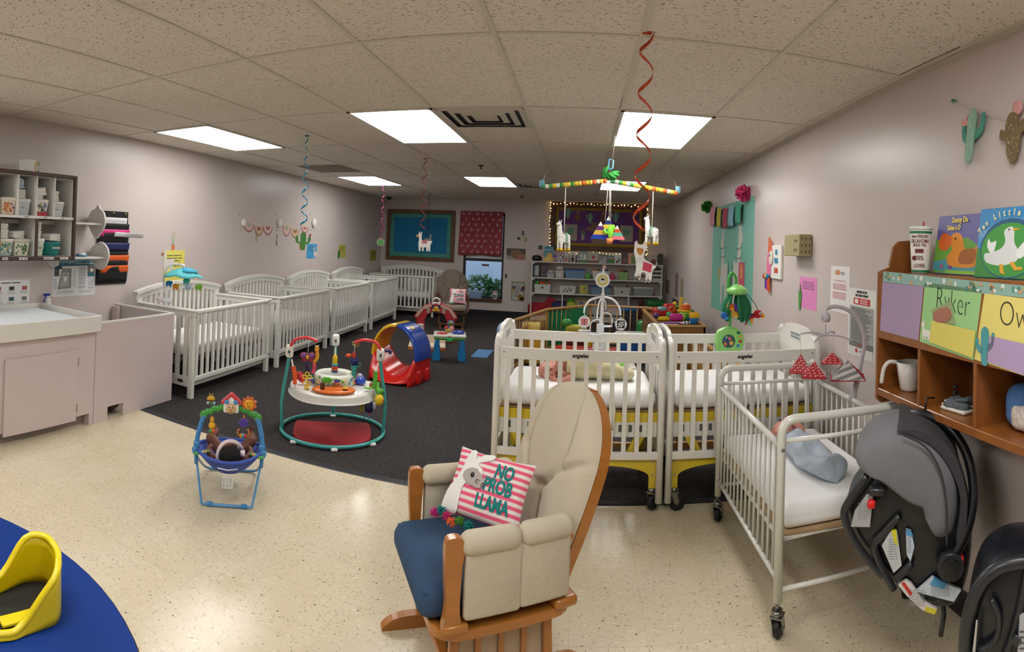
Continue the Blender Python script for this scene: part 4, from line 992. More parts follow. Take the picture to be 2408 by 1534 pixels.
for x, z, s_, c in ((-.32, .2, .035, '#45495f'), (-.35, .05, .03, '#c7a23a'), (.3, .08, .035, '#4a4658'), (.38, .2, .04, '#6d4526'), (.2, -.3, .06, '#8a6a1e'), (.33, -.4, .045, '#7a4a22')): flat(q, circ(s_, 10, x*w, z*h), mat(c, .6), 3)
q.build('printed_content', t)
for px, py, c, s_, lab in ((1230, 549, '#5d6a5e', .05, 'thin green cactus sticker above the baby photo'), (1220, 561, '#3f4338', .03, 'small dark sticker left of the thin cactus sticker'), (1236, 563, '#b09a58', .045, 'small yellow sticker above the right corner of baby photo'), (1190, 649, '#45544a', .045, 'small dark green sticker above the rhyme poster'), (1271, 582, '#4f6258', .045, 'small square green sticker left of the purple board')):
    F = WF('b', px, py); flat(MB(), rect(-s_*.5, s_*.5, -s_, s_) if s_ > .031 and px != 1271 else rect(-s_, s_, -s_*.9, s_*.9), mat(c, .7), 1).build('wall_sticker', label=lab, cat='sticker', loc=F.O)

# ---- long white shelf unit
SX0, SX1, SY0, SY1 = -1.0, 1.63, 11.14, 11.46
shw = mat('#cfccc6', .5, noise=.03, nscale=3); ZS = (1.195, .87, .56)
t = thing('shelf_unit', 'long white toy shelf along the far wall under the purple board', 'shelf', (0, 0, .006))
for x in (SX0, SX1): MB().bx(x-.012, x+.012, SY0+.01, SY1, 0, 1.17, shw, ch=.002).build('side_panel', t)
for z in ZS: MB().bx(SX0-.015, SX1+.03, SY0, SY1, z-.03, z-.006, shw, ch=.002).build('shelf_board', t)
MB().bx(SX0, SX1, SY0, SY1, .06, .08, shw).bx(SX0, SX1, SY0+.02, SY0+.04, 0, .06, shw).build('bottom_board', t)
for x in (-.37, .3, .97): MB().bx(x-.012, x+.012, SY0+.01, SY1, .08, .53, shw).build('upright', t)
q = MB()
for z in ZS:
    for x, s in ((SX0+.012, 1), (SX1-.012, -1), (-.37+.012, 1), (.97+.012, 1)):
        if z > .6 and abs(x) < .99: continue
        q.bx(x, x+s*.035, SY0+.02, SY0+.05, z-.065, z-.03, shw)
        break_ = 0
for k, x in enumerate((SX0+.03, SX1-.03)):
    for z in ZS: MB().bx(x-.02, x+.02, SY0+.02, SY0+.05, z-.065, z-.03, shw).build('corner_block', t)
def slot(px0, px1, pt, Y, z0):
    a, b = at(px0, pt, 'y', Y), at(px1, pt, 'y', Y); return (a.x+b.x)/2, abs(b.x-a.x), max(.02, (a.z+b.z)/2-z0)
def book(px0, px1, pt, c, lab, fig=(), row=0, Y=11.2, th=.018, name='board_book', cat='book', grp='books propped along the shelf top'):
    x, w, h = slot(px0, px1, pt, Y, ZS[row]); t = thing(name, lab, cat, (x, Y, ZS[row]+.001), 0, grp if row == 0 else None, rot=(R(-6), 0, 0))
    MB().bx(-w/2, w/2, 0, th, .0, h, mat(c, .4, coat=.3), ch=.002).build('cover', t)
    if fig:
        q = MB()
        for i, f in enumerate(fig):
            k, cx, cz, a, b_, cc = f; m1 = mat(cc, .5)
            P = circ(a*w, 14, cx*w, cz*h, rz=b_*h) if k == 'o' else (rect(cx*w-a*w, cx*w+a*w, cz*h-b_*h, cz*h+b_*h) if k == 'r' else [(cx*w-a*w, cz*h-b_*h), (cx*w+a*w, cz*h-b_*h), (cx*w, cz*h+b_*h)])
            q.prism(P, -.0006*(i+1)-.0005, -.0002, m1)
        q.build('cover_picture', t)
    return t, w, h
t = thing('round_speaker', 'black rounded speaker at the left end of the shelf top', 'speaker', (slot(1250, 1275, 600, 11.25, 1.2)[0], 11.27, ZS[0])); MB().lathe([(0, 0), (.07, 0), (.1, .03), (.105, .07), (.08, .11), (0, .125)], mat('#0e0e10', .25, coat=.6), seg=24).build('speaker_body', t)
MB().sph((.0, -.1, .075), .006, mat('#c9c9cc', .3, metal=.8), 6).build('indicator', t)
t, w, h = book(1280, 1302, 581, '#2f7f9c', 'round-topped blue board book with yellow duckling at shelf left', (('o', 0, .96, .46, .12, '#2f7f9c'), ('r', 0, .14, .5, .14, '#c9a93a'), ('o', .1, .4, .3, .2, '#d0a838'), ('o', -.1, .2, .25, .12, '#e0c04a')), th=.03)
text('OPPOSITES', w*.2, mat('#e8ecec', .5), t, (0, -.007, h*.8))
book(1276, 1284, 596, '#b06a78', 'narrow pink book behind the duckling book', th=.02, Y=11.24)
book(1294, 1310, 599, '#5b3f94', 'purple board book with a cut-out hole beside duckling book', (('o', .2, .35, .22, .2, '#a9856a'),))
book(1310, 1325, 599, '#cfc6bf', 'white board book with black cow spots on the shelf top', tuple(('o', x, z, .13, .11, '#1c1a1c') for x, z in ((-.3, .8), (.1, .9), (.35, .7), (-.1, .5), (.3, .35), (-.35, .2), (.1, .1))))
book(1305, 1328, 592, '#a9857c', 'dusty pink book standing behind the cow spot book', Y=11.26)
book(1327, 1337, 594, '#b3ada6', 'pale book with a red-orange fox figure', (('t', 0, .4, .3, .3, '#a03a22'),))
book(1341, 1353, 596, '#bfb9b2', 'white book with a black bear figure', (('o', 0, .3, .35, .3, '#2a2626'), ('o', 0, .7, .2, .1, '#3a3634')))
book(1354, 1361, 600, '#24252a', 'narrow black book with white letter shape', (('r', .15, .6, .15, .4, '#c9c6c2'),))
book(1361, 1382, 591, '#7c8f8c', 'wide book with sheep on green stripes', (('r', 0, .12, .5, .12, '#4c7a3c'), ('r', 0, .3, .5, .05, '#cfd0c8'), ('o', -.2, .6, .15, .15, '#cfcdc6'), ('o', .2, .55, .15, .2, '#d8d6cf')))
book(1383, 1407, 593, '#9d958c', 'grey book with a red apple on the cover', (('r', 0, .12, .5, .12, '#7c4a38'), ('o', .05, .5, .16, .16, '#a82420')), name='picture_book')
book(1409, 1419, 597, '#2b1416', 'dark book with white polka dots', tuple(('o', x, z, .11, .05, '#d6cfc8') for x in (-.25, .2) for z in (.1, .3, .5, .7, .9)))
book(1418, 1428, 599, '#23262a', 'black book with a smiling grey face', (('o', 0, .5, .46, .36, '#a9aaa8'), ('o', -.15, .6, .05, .04, '#1a1a1a'), ('o', .15, .6, .05, .04, '#1a1a1a')))
book(1429, 1444, 600, '#3d7a8c', 'rounded blue book with green hills on the cover', (('r', 0, .25, .5, .25, '#3a7a34'), ('o', .1, .6, .35, .12, '#b08a3a')))
book(1446, 1461, 599, '#b9c0c0', 'blue-grey framed book with a small fox and dog', (('r', 0, .5, .42, .42, '#c5ccd0'), ('o', -.1, .2, .2, .15, '#8a4028'), ('o', .15, .4, .12, .2, '#4a3a32')))
book(1462, 1477, 593, '#3d261f', 'dark brown photo book on the shelf top', (('o', .1, .3, .3, .2, '#7a5a48'), ('o', -.2, .2, .15, .15, '#8c3a2a')))
book(1478, 1484, 595, '#d98f70', 'narrow glowing peach book lit by the fairy lights')  # plain cover in one even peach colour
book(1484, 1499, 594, '#a9a184', 'pale book with a green square and pink corner', (('r', 0, .35, .4, .3, '#6f8a54'), ('r', -.2, .85, .25, .12, '#b08a84')))
book(1525, 1546, 600, '#b3aca6', 'white book with a round brown face at the right end', (('o', .1, .3, .3, .28, '#7c4434'), ('o', -.2, .25, .14, .15, '#6b6a66')))
book(1500, 1522, 601, '#8f8f80', 'grey-green book hidden behind the hanging llama cutout', (('o', 0, .4, .3, .3, '#7c7868'),))
sp = ['#4a4a42', '#5e5a4c', '#3c403a', '#6a6553', '#44483e', '#575348']
for k in range(6):
    x = slot(1547, 1559, 600, 11.2, 1.2)[0]-.045+.018*k
    MB().bx(x-.008, x+.008, 11.18, 11.36, ZS[0]+.001, ZS[0]+.19+.02*((k*7) % 3), mat(sp[k], .6), ch=.002).build('thin_book', label=('outermost left', 'second', 'third', 'fourth', 'fifth', 'outermost right')[k]+' of the thin dark books standing spine out at shelf right end', cat='book', group='dark books shelved spine out')
def tubx(px0, px1, pt, c, lab, row, Y=11.17, name='storage_bin', cat='bin', lid=None, d=.22, deco=None, alpha=1, open_=True, group='toy bins on the shelf'):
    x, w, h = slot(px0, px1, pt, Y, ZS[row]); t = thing(name, lab, cat, (x, Y+d/2+.01, ZS[row]+.001), 0, group)
    m1 = mat(c, .4, alpha=alpha, coat=.2); a = .88
    vs = [(sx*w/2*k, sy*d/2*k, zz) for k, zz in ((a, 0), (1, h)) for sx, sy in ((-1, -1), (1, -1), (1, 1), (-1, 1))]
    MB().add(vs, [(0, 1, 2, 3), (0, 1, 5, 4), (1, 2, 6, 5), (2, 3, 7, 6), (3, 0, 4, 7)], m1).build('bin_body', t, bevel=.008, solid=.003)
    q = MB()
    for s in (-1, 1): q.bx(-w/2-.006, w/2+.006, s*d/2-.006, s*d/2+.004, h-.014, h, m1).bx(s*w/2-.004, s*w/2+.006, -d/2, d/2, h-.014, h, m1)
    q.build('rim', t)
    if lid: MB().rbox((0, 0, h+.008), (w*1.04, d*1.02, .03), .012, mat(lid, .35, coat=.2), 12).build('lid', t)
    if deco:
        q = MB()
        for cx, cz, r_, cc in deco: q.prism(circ(r_, 9, cx*w, cz*h), -d/2-.003, -d/2*.9, mat(cc, .6))
        q.build('front_sticker', t)
    return t, w, h, d
def balls(t, w, h, d, cols, r_=.04, n=None):
    r = random.Random(len(cols)*3+int(w*100))
    for i, c in enumerate(cols):
        b = MB().sph((0, 0, 0), (r_, r_*.9, r_*r.uniform(.8, 1)), mat(c, .4), 12).build('toy_ball', label=t['label'].split(' with ')[0]+' top toy coloured '+c[1:4], cat='toy')
        yield b, i
def toys_in(t, w, h, d, specs, r_=.04):
    for i, (c, lab) in enumerate(specs):
        x = -w/2+w*(i+.5)/len(specs); T = thing('toy', lab, 'toy', t.location+V((x, -.01, h-.0)))
        MB().sph((0, 0, 0), (r_, r_*.95, r_*.9), mat(c, .45), 12).build('toy_body', T)
        MB().lathe([(r_*1.0, -.006), (r_*1.05, 0), (r_*1.0, .006)], mat(['#d9a03a', '#3f8a4a', '#c94a3a', '#3a5a9a'][i % 4], .45), seg=16).build('stripe_ring', T)
def frame_pic(px0, px1, pt, fc, ic, lab, fig):
    x, w, h = slot(px0, px1, pt, 11.2, ZS[1]); t = thing('framed_picture', lab, 'picture frame', (x, 11.24, ZS[1]+.001), 0, rot=(R(-8), 0, 0))
    MB().bx(-w/2, w/2, 0, .015, 0, h, mat(fc, .5), ch=.003).build('frame', t)
    q = MB().bx(-w*.38, w*.38, -.002, 0, h*.1, h*.9, mat(ic, .6)); q.prism([(a*w, b*h) for a, b in fig[0]], -.004, -.002, mat(fig[1], .6)); q.build('picture', t)
frame_pic(1255, 1269, 621, '#23262a', '#9aa0a2', 'dark frame with pale print at the left of the second shelf', ([(-.12, .15), (.12, .15), (.1, .5), (.02, .8), (-.1, .5)], '#c5c2b8'))
frame_pic(1271, 1287, 621, '#4c2f28', '#5b4a50', 'brown frame with a violet figure on the second shelf', ([(-.12, .3), (.1, .25), (.15, .6), (0, .75), (-.1, .6)], '#3b2f7c'))
tubx(1286, 1304, 643, '#a9a9a4', 'low white box with a grey lid beside the brown frame', 1, lid='#7f7f90', d=.16, name='white_box', cat='box', group=None)
x, w, h = slot(1289, 1300, 632, 11.2, .98); MB().bx(x-w/2, x+w/2, 11.2, 11.3, .965, .965+.045, mat('#b5b6a4', .6), ch=.003).build('small_carton', label='small pale carton on the low white box', cat='box')
tubx(1306, 1326, 639, '#b5b2ab', 'white lidded box with a label in the second shelf row', 1, lid='#c5c2ba', d=.17, name='white_box', cat='box', group=None, deco=[(0, .45, .03, '#dcdad6')])
x, w, h = slot(1309, 1323, 628, 11.2, 1.04); MB().bx(x-w/2, x+w/2, 11.2, 11.3, 1.045, 1.095, mat('#c5c3c0', .6), ch=.003).build('small_carton', label='small white printed carton on the white lidded box', cat='box')
t, w, h, d = tubx(1328, 1376, 636, '#7aa0c4', 'wide clear tote with dark blue lid on the second shelf', 1, lid='#17356b', d=.26, alpha=.6)
MB().rbox((-.06, -.02, h*.35), (w*.6, d*.6, h*.5), .02, mat('#b7a58a', .8), 10).build('tote_filling', t)
def critter(px0, px1, pt, c, lab, row, eye='#e8e8e0', spikes=True):
    x, w, h = slot(px0, px1, pt, 11.18, ZS[row]); t = thing('toy_creature', lab, 'toy', (x, 11.24, ZS[row]+.001))
    m1 = mat(c, .4); q = MB().lathe([(0, 0), (w*.42, 0), (w*.5, h*.2), (w*.38, h*.5), (w*.2, h*.72), (0, h*.8)], m1, seg=16)
    for k in range(4): q.sph((w*.4*cos(k*pi/2+.7), w*.4*sin(k*pi/2+.7), h*.12), (w*.14, w*.14, h*.12), m1, 8)
    q.build('body', t)
    q = MB()
    for s in (-1, 1): q.sph((s*w*.12, -w*.26, h*.6), w*.09, mat(eye, .3), 8).sph((s*w*.12, -w*.34, h*.6), w*.04, mat('#1a1a1a', .3), 6)
    q.build('eyes', t); MB().sph((0, 0, h*.88), (w*.07, w*.07, h*.14), m1, 8).build('top_knob', t)
critter(1377, 1390, 638, '#3fae2a', 'bright green toy creature on the second shelf', 1)
t, w, h, d = tubx(1393, 1433, 638, '#c9c8c2', 'white bin holding orange and dark toys, second shelf middle', 1, d=.24)
toys_in(t, w, h, d, [('#c0542a', 'orange toy at the left in the second shelf middle bin'), ('#6d2f2a', 'dark red toy in the second shelf middle bin'), ('#3a2f4c', 'dark violet toy in the second shelf middle bin'), ('#2a2c40', 'navy toy at the right in the second shelf middle bin')], .035)
critter(1434, 1448, 639, '#c42a5a', 'pink toy creature with big white eyes on the second shelf', 1)
t, w, h, d = tubx(1456, 1477, 641, '#86ae6a', 'light green bin with toys on the second shelf', 1, d=.2)
toys_in(t, w, h, d, [('#8a4a2a', 'brown ball in the light green bin'), ('#2f4a3f', 'dark green toy in the light green bin')], .05)
tubx(1490, 1498, 642, '#8f9a90', 'small grey tub behind the llama cutout on second shelf', 1, d=.12, name='small_tub', cat='tub', group=None)
x, w, h = slot(1501, 1524, 640, 11.2, ZS[1]); t = thing('picture_card', 'pale card with brown print behind the llama cutout legs', 'card', (x, 11.22, ZS[1]+.001), rot=(R(-6), 0, 0)); MB().bx(-w/2, w/2, 0, .012, 0, h, mat('#b9aea8', .6)).build('card_board', t); MB().prism(circ(w*.2, 10, 0, h*.5), -.002, 0, mat('#8a5a48', .6)).build('print', t)
for k, (z, lab) in enumerate(((.872, 'bottom'), (.955, 'middle'), (1.04, 'top'))):
    x, w, h = slot(1535, 1557, 640, 11.2, .87); MB().bx(x-w/2, x+w/2, 11.18, 11.36, z, z+.055-.01*(k == 2), mat('#bdbab4', .6), ch=.003).bx(x-w/2-.006, x+w/2+.006, 11.175, 11.365, z+.055, z+.072, mat('#1f1f22', .5)).build('flat_box', label=lab+' white box with dark lid edge stacked at the right of shelf two', cat='box', group='white boxes stacked at the shelf right')
t, w, h, d = tubx(1256, 1295, 669, '#c3c5bf', 'white bin with orange and green balls on the third shelf', 2, d=.24, deco=[(0, .6, .022, '#3a2422')])
for i, (dx, dz, c, lab) in enumerate(((-.115, .045, '#3f9a3a', 'green and red ball at the left of the ball bin'), (-.03, .03, '#c4502a', 'orange ball in the ball bin'), (.03, .02, '#c42f24', 'red ball in the ball bin'), (.075, .035, '#6a6a2a', 'olive ball in the ball bin'), (.12, .015, '#c4452a', 'orange-red ball at the right of the ball bin'))):
    T = thing('toy_ball', lab, 'ball', t.location+V((dx, -.02, h+dz-.02)), group='balls in the toy bin'); MB().sph((0, 0, 0), .045, mat(c, .45), 14).build('ball_shell', T); MB().lathe([(.045, -.004), (.0465, 0), (.045, .004)], mat('#2a2a2a' if i % 2 else '#c42f24', .5), seg=18, ax='y').build('seam', T)
tubx(1315, 1354, 673, '#c5c8c2', 'white bin with pink and green animal stickers, third shelf', 2, d=.24, deco=[(-.2, .3, .02, '#7c4a5a'), (-.1, .6, .02, '#b07a7a'), (0, .3, .022, '#5b7a4a'), (.08, .7, .018, '#b0506a'), (.18, .4, .02, '#3f4a4a'), (.25, .65, .016, '#6a8a5a')])
x, w, h = slot(1363, 1382, 671, 11.2, ZS[2]); t = thing('picture_card', 'bright green and yellow picture card on the third shelf', 'card', (x, 11.22, ZS[2]+.001), rot=(R(-6), 0, 0)); MB().bx(-w/2, w/2, 0, .015, 0, h, mat('#8a9a3c', .5)).build('card_board', t)
q = MB(); q.prism(rect(-w*.4, w*.4, h*.1, h*.9), -.002, 0, mat('#b0a83c', .6)); q.prism(circ(w*.16, 10, -w*.1, h*.4), -.004, 0, mat('#c9862a', .6)); q.prism(circ(w*.13, 10, w*.15, h*.65), -.004, 0, mat('#3a6a8a', .6)); q.prism(circ(w*.09, 8, w*.15, h*.35), -.005, 0, mat('#a03a2a', .6)); q.build('picture', t)
t, w, h, d = tubx(1388, 1436, 676, '#7a98ac', 'clear tote with dark blue lid on the third shelf middle', 2, lid='#152f66', d=.26, alpha=.6)
MB().rbox((.04, -.06, h*.35), (w*.45, d*.3, h*.4), .01, mat('#c3b8a8', .8), 10).build('tote_filling', t)
t, w, h, d = tubx(1443, 1483, 676, '#b5b4aa', 'plain grey-white bin with a dark sticker, third shelf right', 2, d=.24, deco=[(0, .4, .02, '#2a2c24')])
toys_in(t, w, h, d, [('#8f8a7c', 'grey toy in the plain bin on third shelf'), ('#9a9588', 'pale toy in the plain bin on third shelf'), ('#172a5c', 'dark blue ball in the plain bin on third shelf')], .035)
t, w, h, d = tubx(1490, 1537, 679, '#b3b8b8', 'wide clear box with a white lid at the right of third shelf', 2, lid='#c3c4c2', d=.26, alpha=.4)
MB().bx(-.0, w*.3, -.09, .02, .02, .07, mat('#b9aeae', .6)).build('carton_inside', t); MB().bx(-w*.4, -w*.2, -.09, .02, .02, .09, mat('#4f7a80', .6)).build('blue_carton_inside', t)
# bottom row
bz = .087
def onb(px): return at(px, 720, 'y', 11.2).x
t = thing('red_cushion', 'crumpled red patterned cushion at the lower left of shelf unit', 'cushion', (onb(1272), 11.3, bz)); rm = mat('#9c1f28', .9, noise=.5, nscale=22)
MB().rbox((0, 0, .13), (.55, .2, .26), .09, rm, 18).rbox((.18, -.02, .27), (.2, .14, .2), .05, rm, 12, rot=M.Rotation(.6, 3, 'Y')).build('cushion_body', t)
t = thing('navy_box', 'dark blue box low in the shelf unit beside red cushion', 'box', (onb(1317), 11.3, bz)); MB().bx(-.17, .13, -.12, .12, 0, .29, mat('#1e2250', .5), ch=.01).build('box_body', t)
x = at(1367, 712, 'y', 11.3).x; t = thing('rainbow_card', 'white card with a yellow rainbow in the lower shelf row', 'card', (x, 11.32, bz)); MB().bx(-.14, .14, 0, .015, 0, .4, mat('#9c9484', .7)).build('card_board', t)
q = MB(); q.prism(circ(.115, 14, 0, .25, 0, pi)+circ(.09, 14, 0, .25, 0, pi)[::-1], -.003, 0, mat('#b08a3a', .6)); q.prism(circ(.05, 10, 0, .27), -.003, 0, mat('#6a6484', .6)); q.build('rainbow_print', t)
t = thing('frog_toy', 'yellow and green round toy top showing over the playpen rail', 'toy', (onb(1342), 11.26, bz)); MB().sph((0, 0, .19), (.12, .1, .15), mat('#a3a82a', .5), 14).build('body', t); MB().sph((0, 0, .32), (.08, .07, .05), mat('#3f8a2a', .5), 10).build('cap', t)
t = thing('blue_tray', 'bright blue plastic tray behind the playpen rail', 'tray', (at(1480, 712, 'y', 10.9).x, 10.9, .006)); MB().bx(-.14, .14, -.1, .1, 0, .3, mat('#2a2c34', .6)).build('stand', t); MB().rbox((0, -.0, .33), (.34, .22, .09), .02, mat('#2277b8', .35), 12).build('tray_body', t); MB().bx(-.17, .17, -.125, -.11, .36, .385, mat('#5aa0cc', .4)).build('rim', t)
t = thing('brown_doll', 'brown-haired doll sitting in the lower right of the shelf unit', 'doll', (onb(1507), 11.26, bz)); MB().rbox((0, 0, .14), (.14, .12, .28), .05, mat('#6b3a34', .8), 12).build('doll_body', t); MB().sph((0, -.01, .34), (.065, .06, .07), mat('#5a3328', .7), 12).build('head', t)
t = thing('toy_tunnel', 'large green and yellow rounded plastic toy at shelf lower right', 'toy', (onb(1538), 11.0, .006)); MB().rbox((0, 0, .2), (.42, .3, .4), .1, mat('#a88f1a', .4), 18).build('body', t); MB().rbox((0, 0, .42), (.38, .28, .16), .075, mat('#0f6a2c', .4), 18).build('lid', t)

# small posters beyond, on the right wall
for tl, br, c, lab in (((1566, 655), (1574, 694), '#8f8470', 'faded strip of pinned sheets at the far end of the right wall'), ((1588, 640), (1594, 700), '#a38f80', 'pale printed strip of sheets between the far posters on right wall'), ((1601, 652), (1607, 702), '#b0a78c', 'narrow yellow-topped strip of sheets on the right wall'), ((1582, 700), (1594, 730), '#24332c', 'dark green and black poster low on the far right wall')):
    t, w, h = paper('r', tl, br, c, 'pinned_sheet', lab, 'poster'); q = MB(); words(q, -w*.4, w*.4, -h*.4, h*.4, 9, mat('#6a5a4c', .7), -.002, .7); q.build('printed_content', t)
# ================================================================ glider chairs and their pillows
oak = mat('#b0702e', .3, noise=.12, nscale=5, coat=.4, stretch=(1, 1, 5))
def seam_grid(mb, W, H, T, mt, out, seams, nu=44, nv=56, back=.3):
    """cushion standing in local XZ, bulging to -y; out(v) half width 0..1; seams are polylines in (u,v)"""
    def dist(p, a, b):
        d = ((b[0]-a[0]), (b[1]-a[1])); L = d[0]**2+d[1]**2 or 1e-9; t = max(0, min(1, ((p[0]-a[0])*d[0]+(p[1]-a[1])*d[1])/L))
        return sqrt((p[0]-a[0]-t*d[0])**2+(p[1]-a[1]-t*d[1])**2)
    def fn(u, v, s):
        a = 2*u-1; z = v*H; x = a*W*out(v); e = max(0, 1-abs(a)**3.2)**.5*max(0, 1-abs(2*v-1)**5)**.5
        d = min([dist((x, z), (p[0]*W, p[1]*H), (q[0]*W, q[1]*H)) for L in seams for p, q in zip(L, L[1:])]+[9])
        g = .034*math.exp(-(d/.011)**2) if s < 0 else 0
        return V((x, s*(T*e-g*e) if s < 0 else T*back*e, z))
    mb.grid(lambda u, v: fn(u, v, -1), nu, nv, mt); mb.grid(lambda u, v: fn(u, v, 1), nu//2, nv//2, mt); return mb
def glider(loc, rz, wd, pad, seatc, lab, arms_pad=True, full=True, s=1):
    t = thing('glider_chair', lab, 'chair', loc, rz); t.scale = (s, s, s)
    # runners and side frames of the base
    for x in (-.2, .2):
        P = sp2([(-.36, .0), (-.3, .0), (.3, 0), (.36, 0), (.34, .03), (.26, .055), (0, .05), (-.26, .055), (-.34, .03)], 4)
        MB().prism([(a, b) for a, b in P], x-.02, x+.02, wd, 'x').build('base_runner', t, bevel=.004)
    q = MB()
    for y in (-.17, .17): q.bx(-.2, .2, y-.02, y+.02, .05, .09, wd, ch=.004)
    q.build('stretcher', t)
    for x in (-.235, .235):
        f = MB()
        for y in (-.19, .19): f.bar((x, y, .05), (x, y*.95, .27), .035, .022, wd, up=(1, 0, 0), ch=.004)
        for y in (-.09, 0, .09): f.bar((x*.98, y, .08), (x*.98, y, .26), .022, .012, wd, up=(1, 0, 0))
        f.bar((x, -.2, .25), (x, .2, .25), .022, .035, wd, ch=.004).bar((x*.97, -.2, .08), (x*.97, .2, .08), .018, .03, wd, ch=.004)
        f.build('side_frame', t)
        MB().bx(x*.93-.003, x*.93+.003, -.18, .18, .09, .25, mat('#b9a58c', .9, bump=.3)).build('cloth_panel', t)
    # seat platform, rounded at the corners
    q = MB(); o = [(x, y) for x, y in rrect(.60, .55, .09, 0, .0, 5)]; i_ = [(x, y) for x, y in rrect(.44, .40, .05, 0, 0, 5)]
    n = len(o); vs = [(*p, z) for z in (.275, .31) for p in o]+[(*p, z) for z in (.275, .31) for p in i_]; fs = []
    for k in range(n):
        j = (k+1) % n; fs += [(k, j, n+j, n+k), (2*n+k, 3*n+k, 3*n+j, 2*n+j), (n+k, n+j, 3*n+j, 3*n+k), (k, 2*n+k, 2*n+j, j)]
    q.add(vs, fs, wd).bx(-.225, .225, -.21, .21, .28, .3, mat('#9c8a70', .8)); q.build('seat_platform', t, bevel=.006)
    for x in (-1, 1):
        # turned-up corner blocks, front arm posts
        MB().prism(sp2([(-.03, .31), (.03, .31), (.026, .40), (.03, .52), (.036, .58), (.03, .625), (-.004, .635), (-.03, .615), (-.028, .5), (-.022, .40)], 4), x*.29-.017, x*.29+.017, wd, 'x', c=(0, -.215, 0)).rbox((x*.285, -.2, .325), (.06, .09, .03), .01, wd, 10).build('arm_post', t)
        MB().rbox((x*.262, .225, .322), (.10, .10, .04), .018, wd, 12).build('corner_block', t)
        MB().bar((x*.29, -.20, .575), (x*.285, .25, .56), .03, .02, wd, ch=.004).build('arm_rail', t)
        if arms_pad:
            a = MB()
            for y0, y1 in ((-.19, .04), (.03, .25)): a.rbox((x*.285, (y0+y1)/2, .60), (.085, y1-y0, .085), .041, pad, 18)
            a.build('arm_pad', t, remesh=0)
            for y0, y1, z0 in ((-.175, .04, .345), (.03, .235, .35)):
                MB().rbox((x*.295, (y0+y1)/2, (z0+.585)/2), (.04, y1-y0, .585-z0), .019, pad, 16).build('side_pad', t)
        else:
            MB().rbox((x*.29, .0, .61), (.07, .46, .03), .014, wd, 14).build('arm_rest', t)
    # back: hoop of bent wood with the quilted pad in front
    H, W, z0, y0, tilt = .74, .285, .33, .17, R(-19)
    out = lambda v: (.82+.18*sin(min(v/.62, 1)*pi/2)) if v < .62 else sqrt(max(.0004, 1-((v-.62)/.385)**2))
    Q = M.Translation((0, y0, z0)) @ M.Rotation(tilt, 4, 'X')
    hoop = [Q @ V((sg*W*1.0*out(v), .045, v*H)) for sg, v in [(-1, 1-(1-k/36)**1.7) for k in range(37)]+[(1, 1-(k/36)**1.7) for k in range(37)]]
    b = MB(); hp = hoop
    for k in range(len(hp)-1):
        if (hp[k+1]-hp[k]).length < 1e-3: continue
        b.bar(hp[k], hp[k+1]+(hp[k+1]-hp[k])*.3, .022, .045, wd, up=(Q.to_3x3() @ V((0, 1, 0))))
    for x in (-.12, 0, .12): b.bar(Q @ V((x, .045, .0)), Q @ V((x, .045, H*.93)), .012, .03, wd, up=(0, 1, 0))
    b.bar(Q @ V((-W*.8, .045, .02)), Q @ V((W*.8, .045, .02)), .02, .05, wd, up=(0, 1, 0)); b.build('back_frame', t)
    c = MB(); c.T = Q
    seams = [[(-.30, .985), (-.42, .9), (-.52, .78), (-.54, .66), (-.46, .55), (-.30, .46), (.0, .42), (.30, .46), (.46, .55), (.54, .66), (.52, .78), (.42, .9), (.30, .985)], [(-.46, .55), (-.95, .66)], [(.46, .55), (.95, .66)], [(-.22, .45), (-.5, 0)], [(.22, .45), (.5, 0)]]
    c.T = Q @ M.Translation((0, .02, .0)); seam_grid(c, W*1.03, H*1.02, .085, pad, out, seams).build('back_cushion', t)
    e = MB(); e.T = M.Translation((0, -.03, .385)) @ M.Rotation(R(2), 4, 'X')
    e.rbox((0, -.03, 0), (.51, .52, .125), .055, seatc, 26)
    e.tube(smooth_path([(sx*.24, sy*.235-.03, .038) for sx, sy in ((-1, -1), (-1, 1), (1, 1), (1, -1))], 1, True), .004, seatc, 6, closed=True)
    e.build('seat_cushion', t)
    return t
cream = mat('#c6bca6', .9, bump=.25, bscale=30, noise=.04, nscale=5); navy_c = mat('#2f4a68', .92, bump=.35, bscale=26, noise=.06, nscale=20)
GL = glider((-.335, 2.06, 0), R(-60), oak, cream, navy_c, 'oak glider chair with cream quilted pads and dark blue seat in the foreground', s=.93)
MB().tube([(.10, .53, .985), (.16, .505, .96), (.22, .46, .90)], .006, cream, 6).build('tie_strap', GL)
dk = mat('#5d3a1c', .35, noise=.15, nscale=5, coat=.3); taupe = mat('#6f6054', .85, noise=.08, nscale=9, bump=.2, bscale=40)
glider((-2.27, 9.62, .006), R(14), dk, taupe, mat('#8a7a6a', .85, noise=.06, nscale=9), 'dark wood glider chair with brown velvet cushions by the window', arms_pad=False, s=.96)

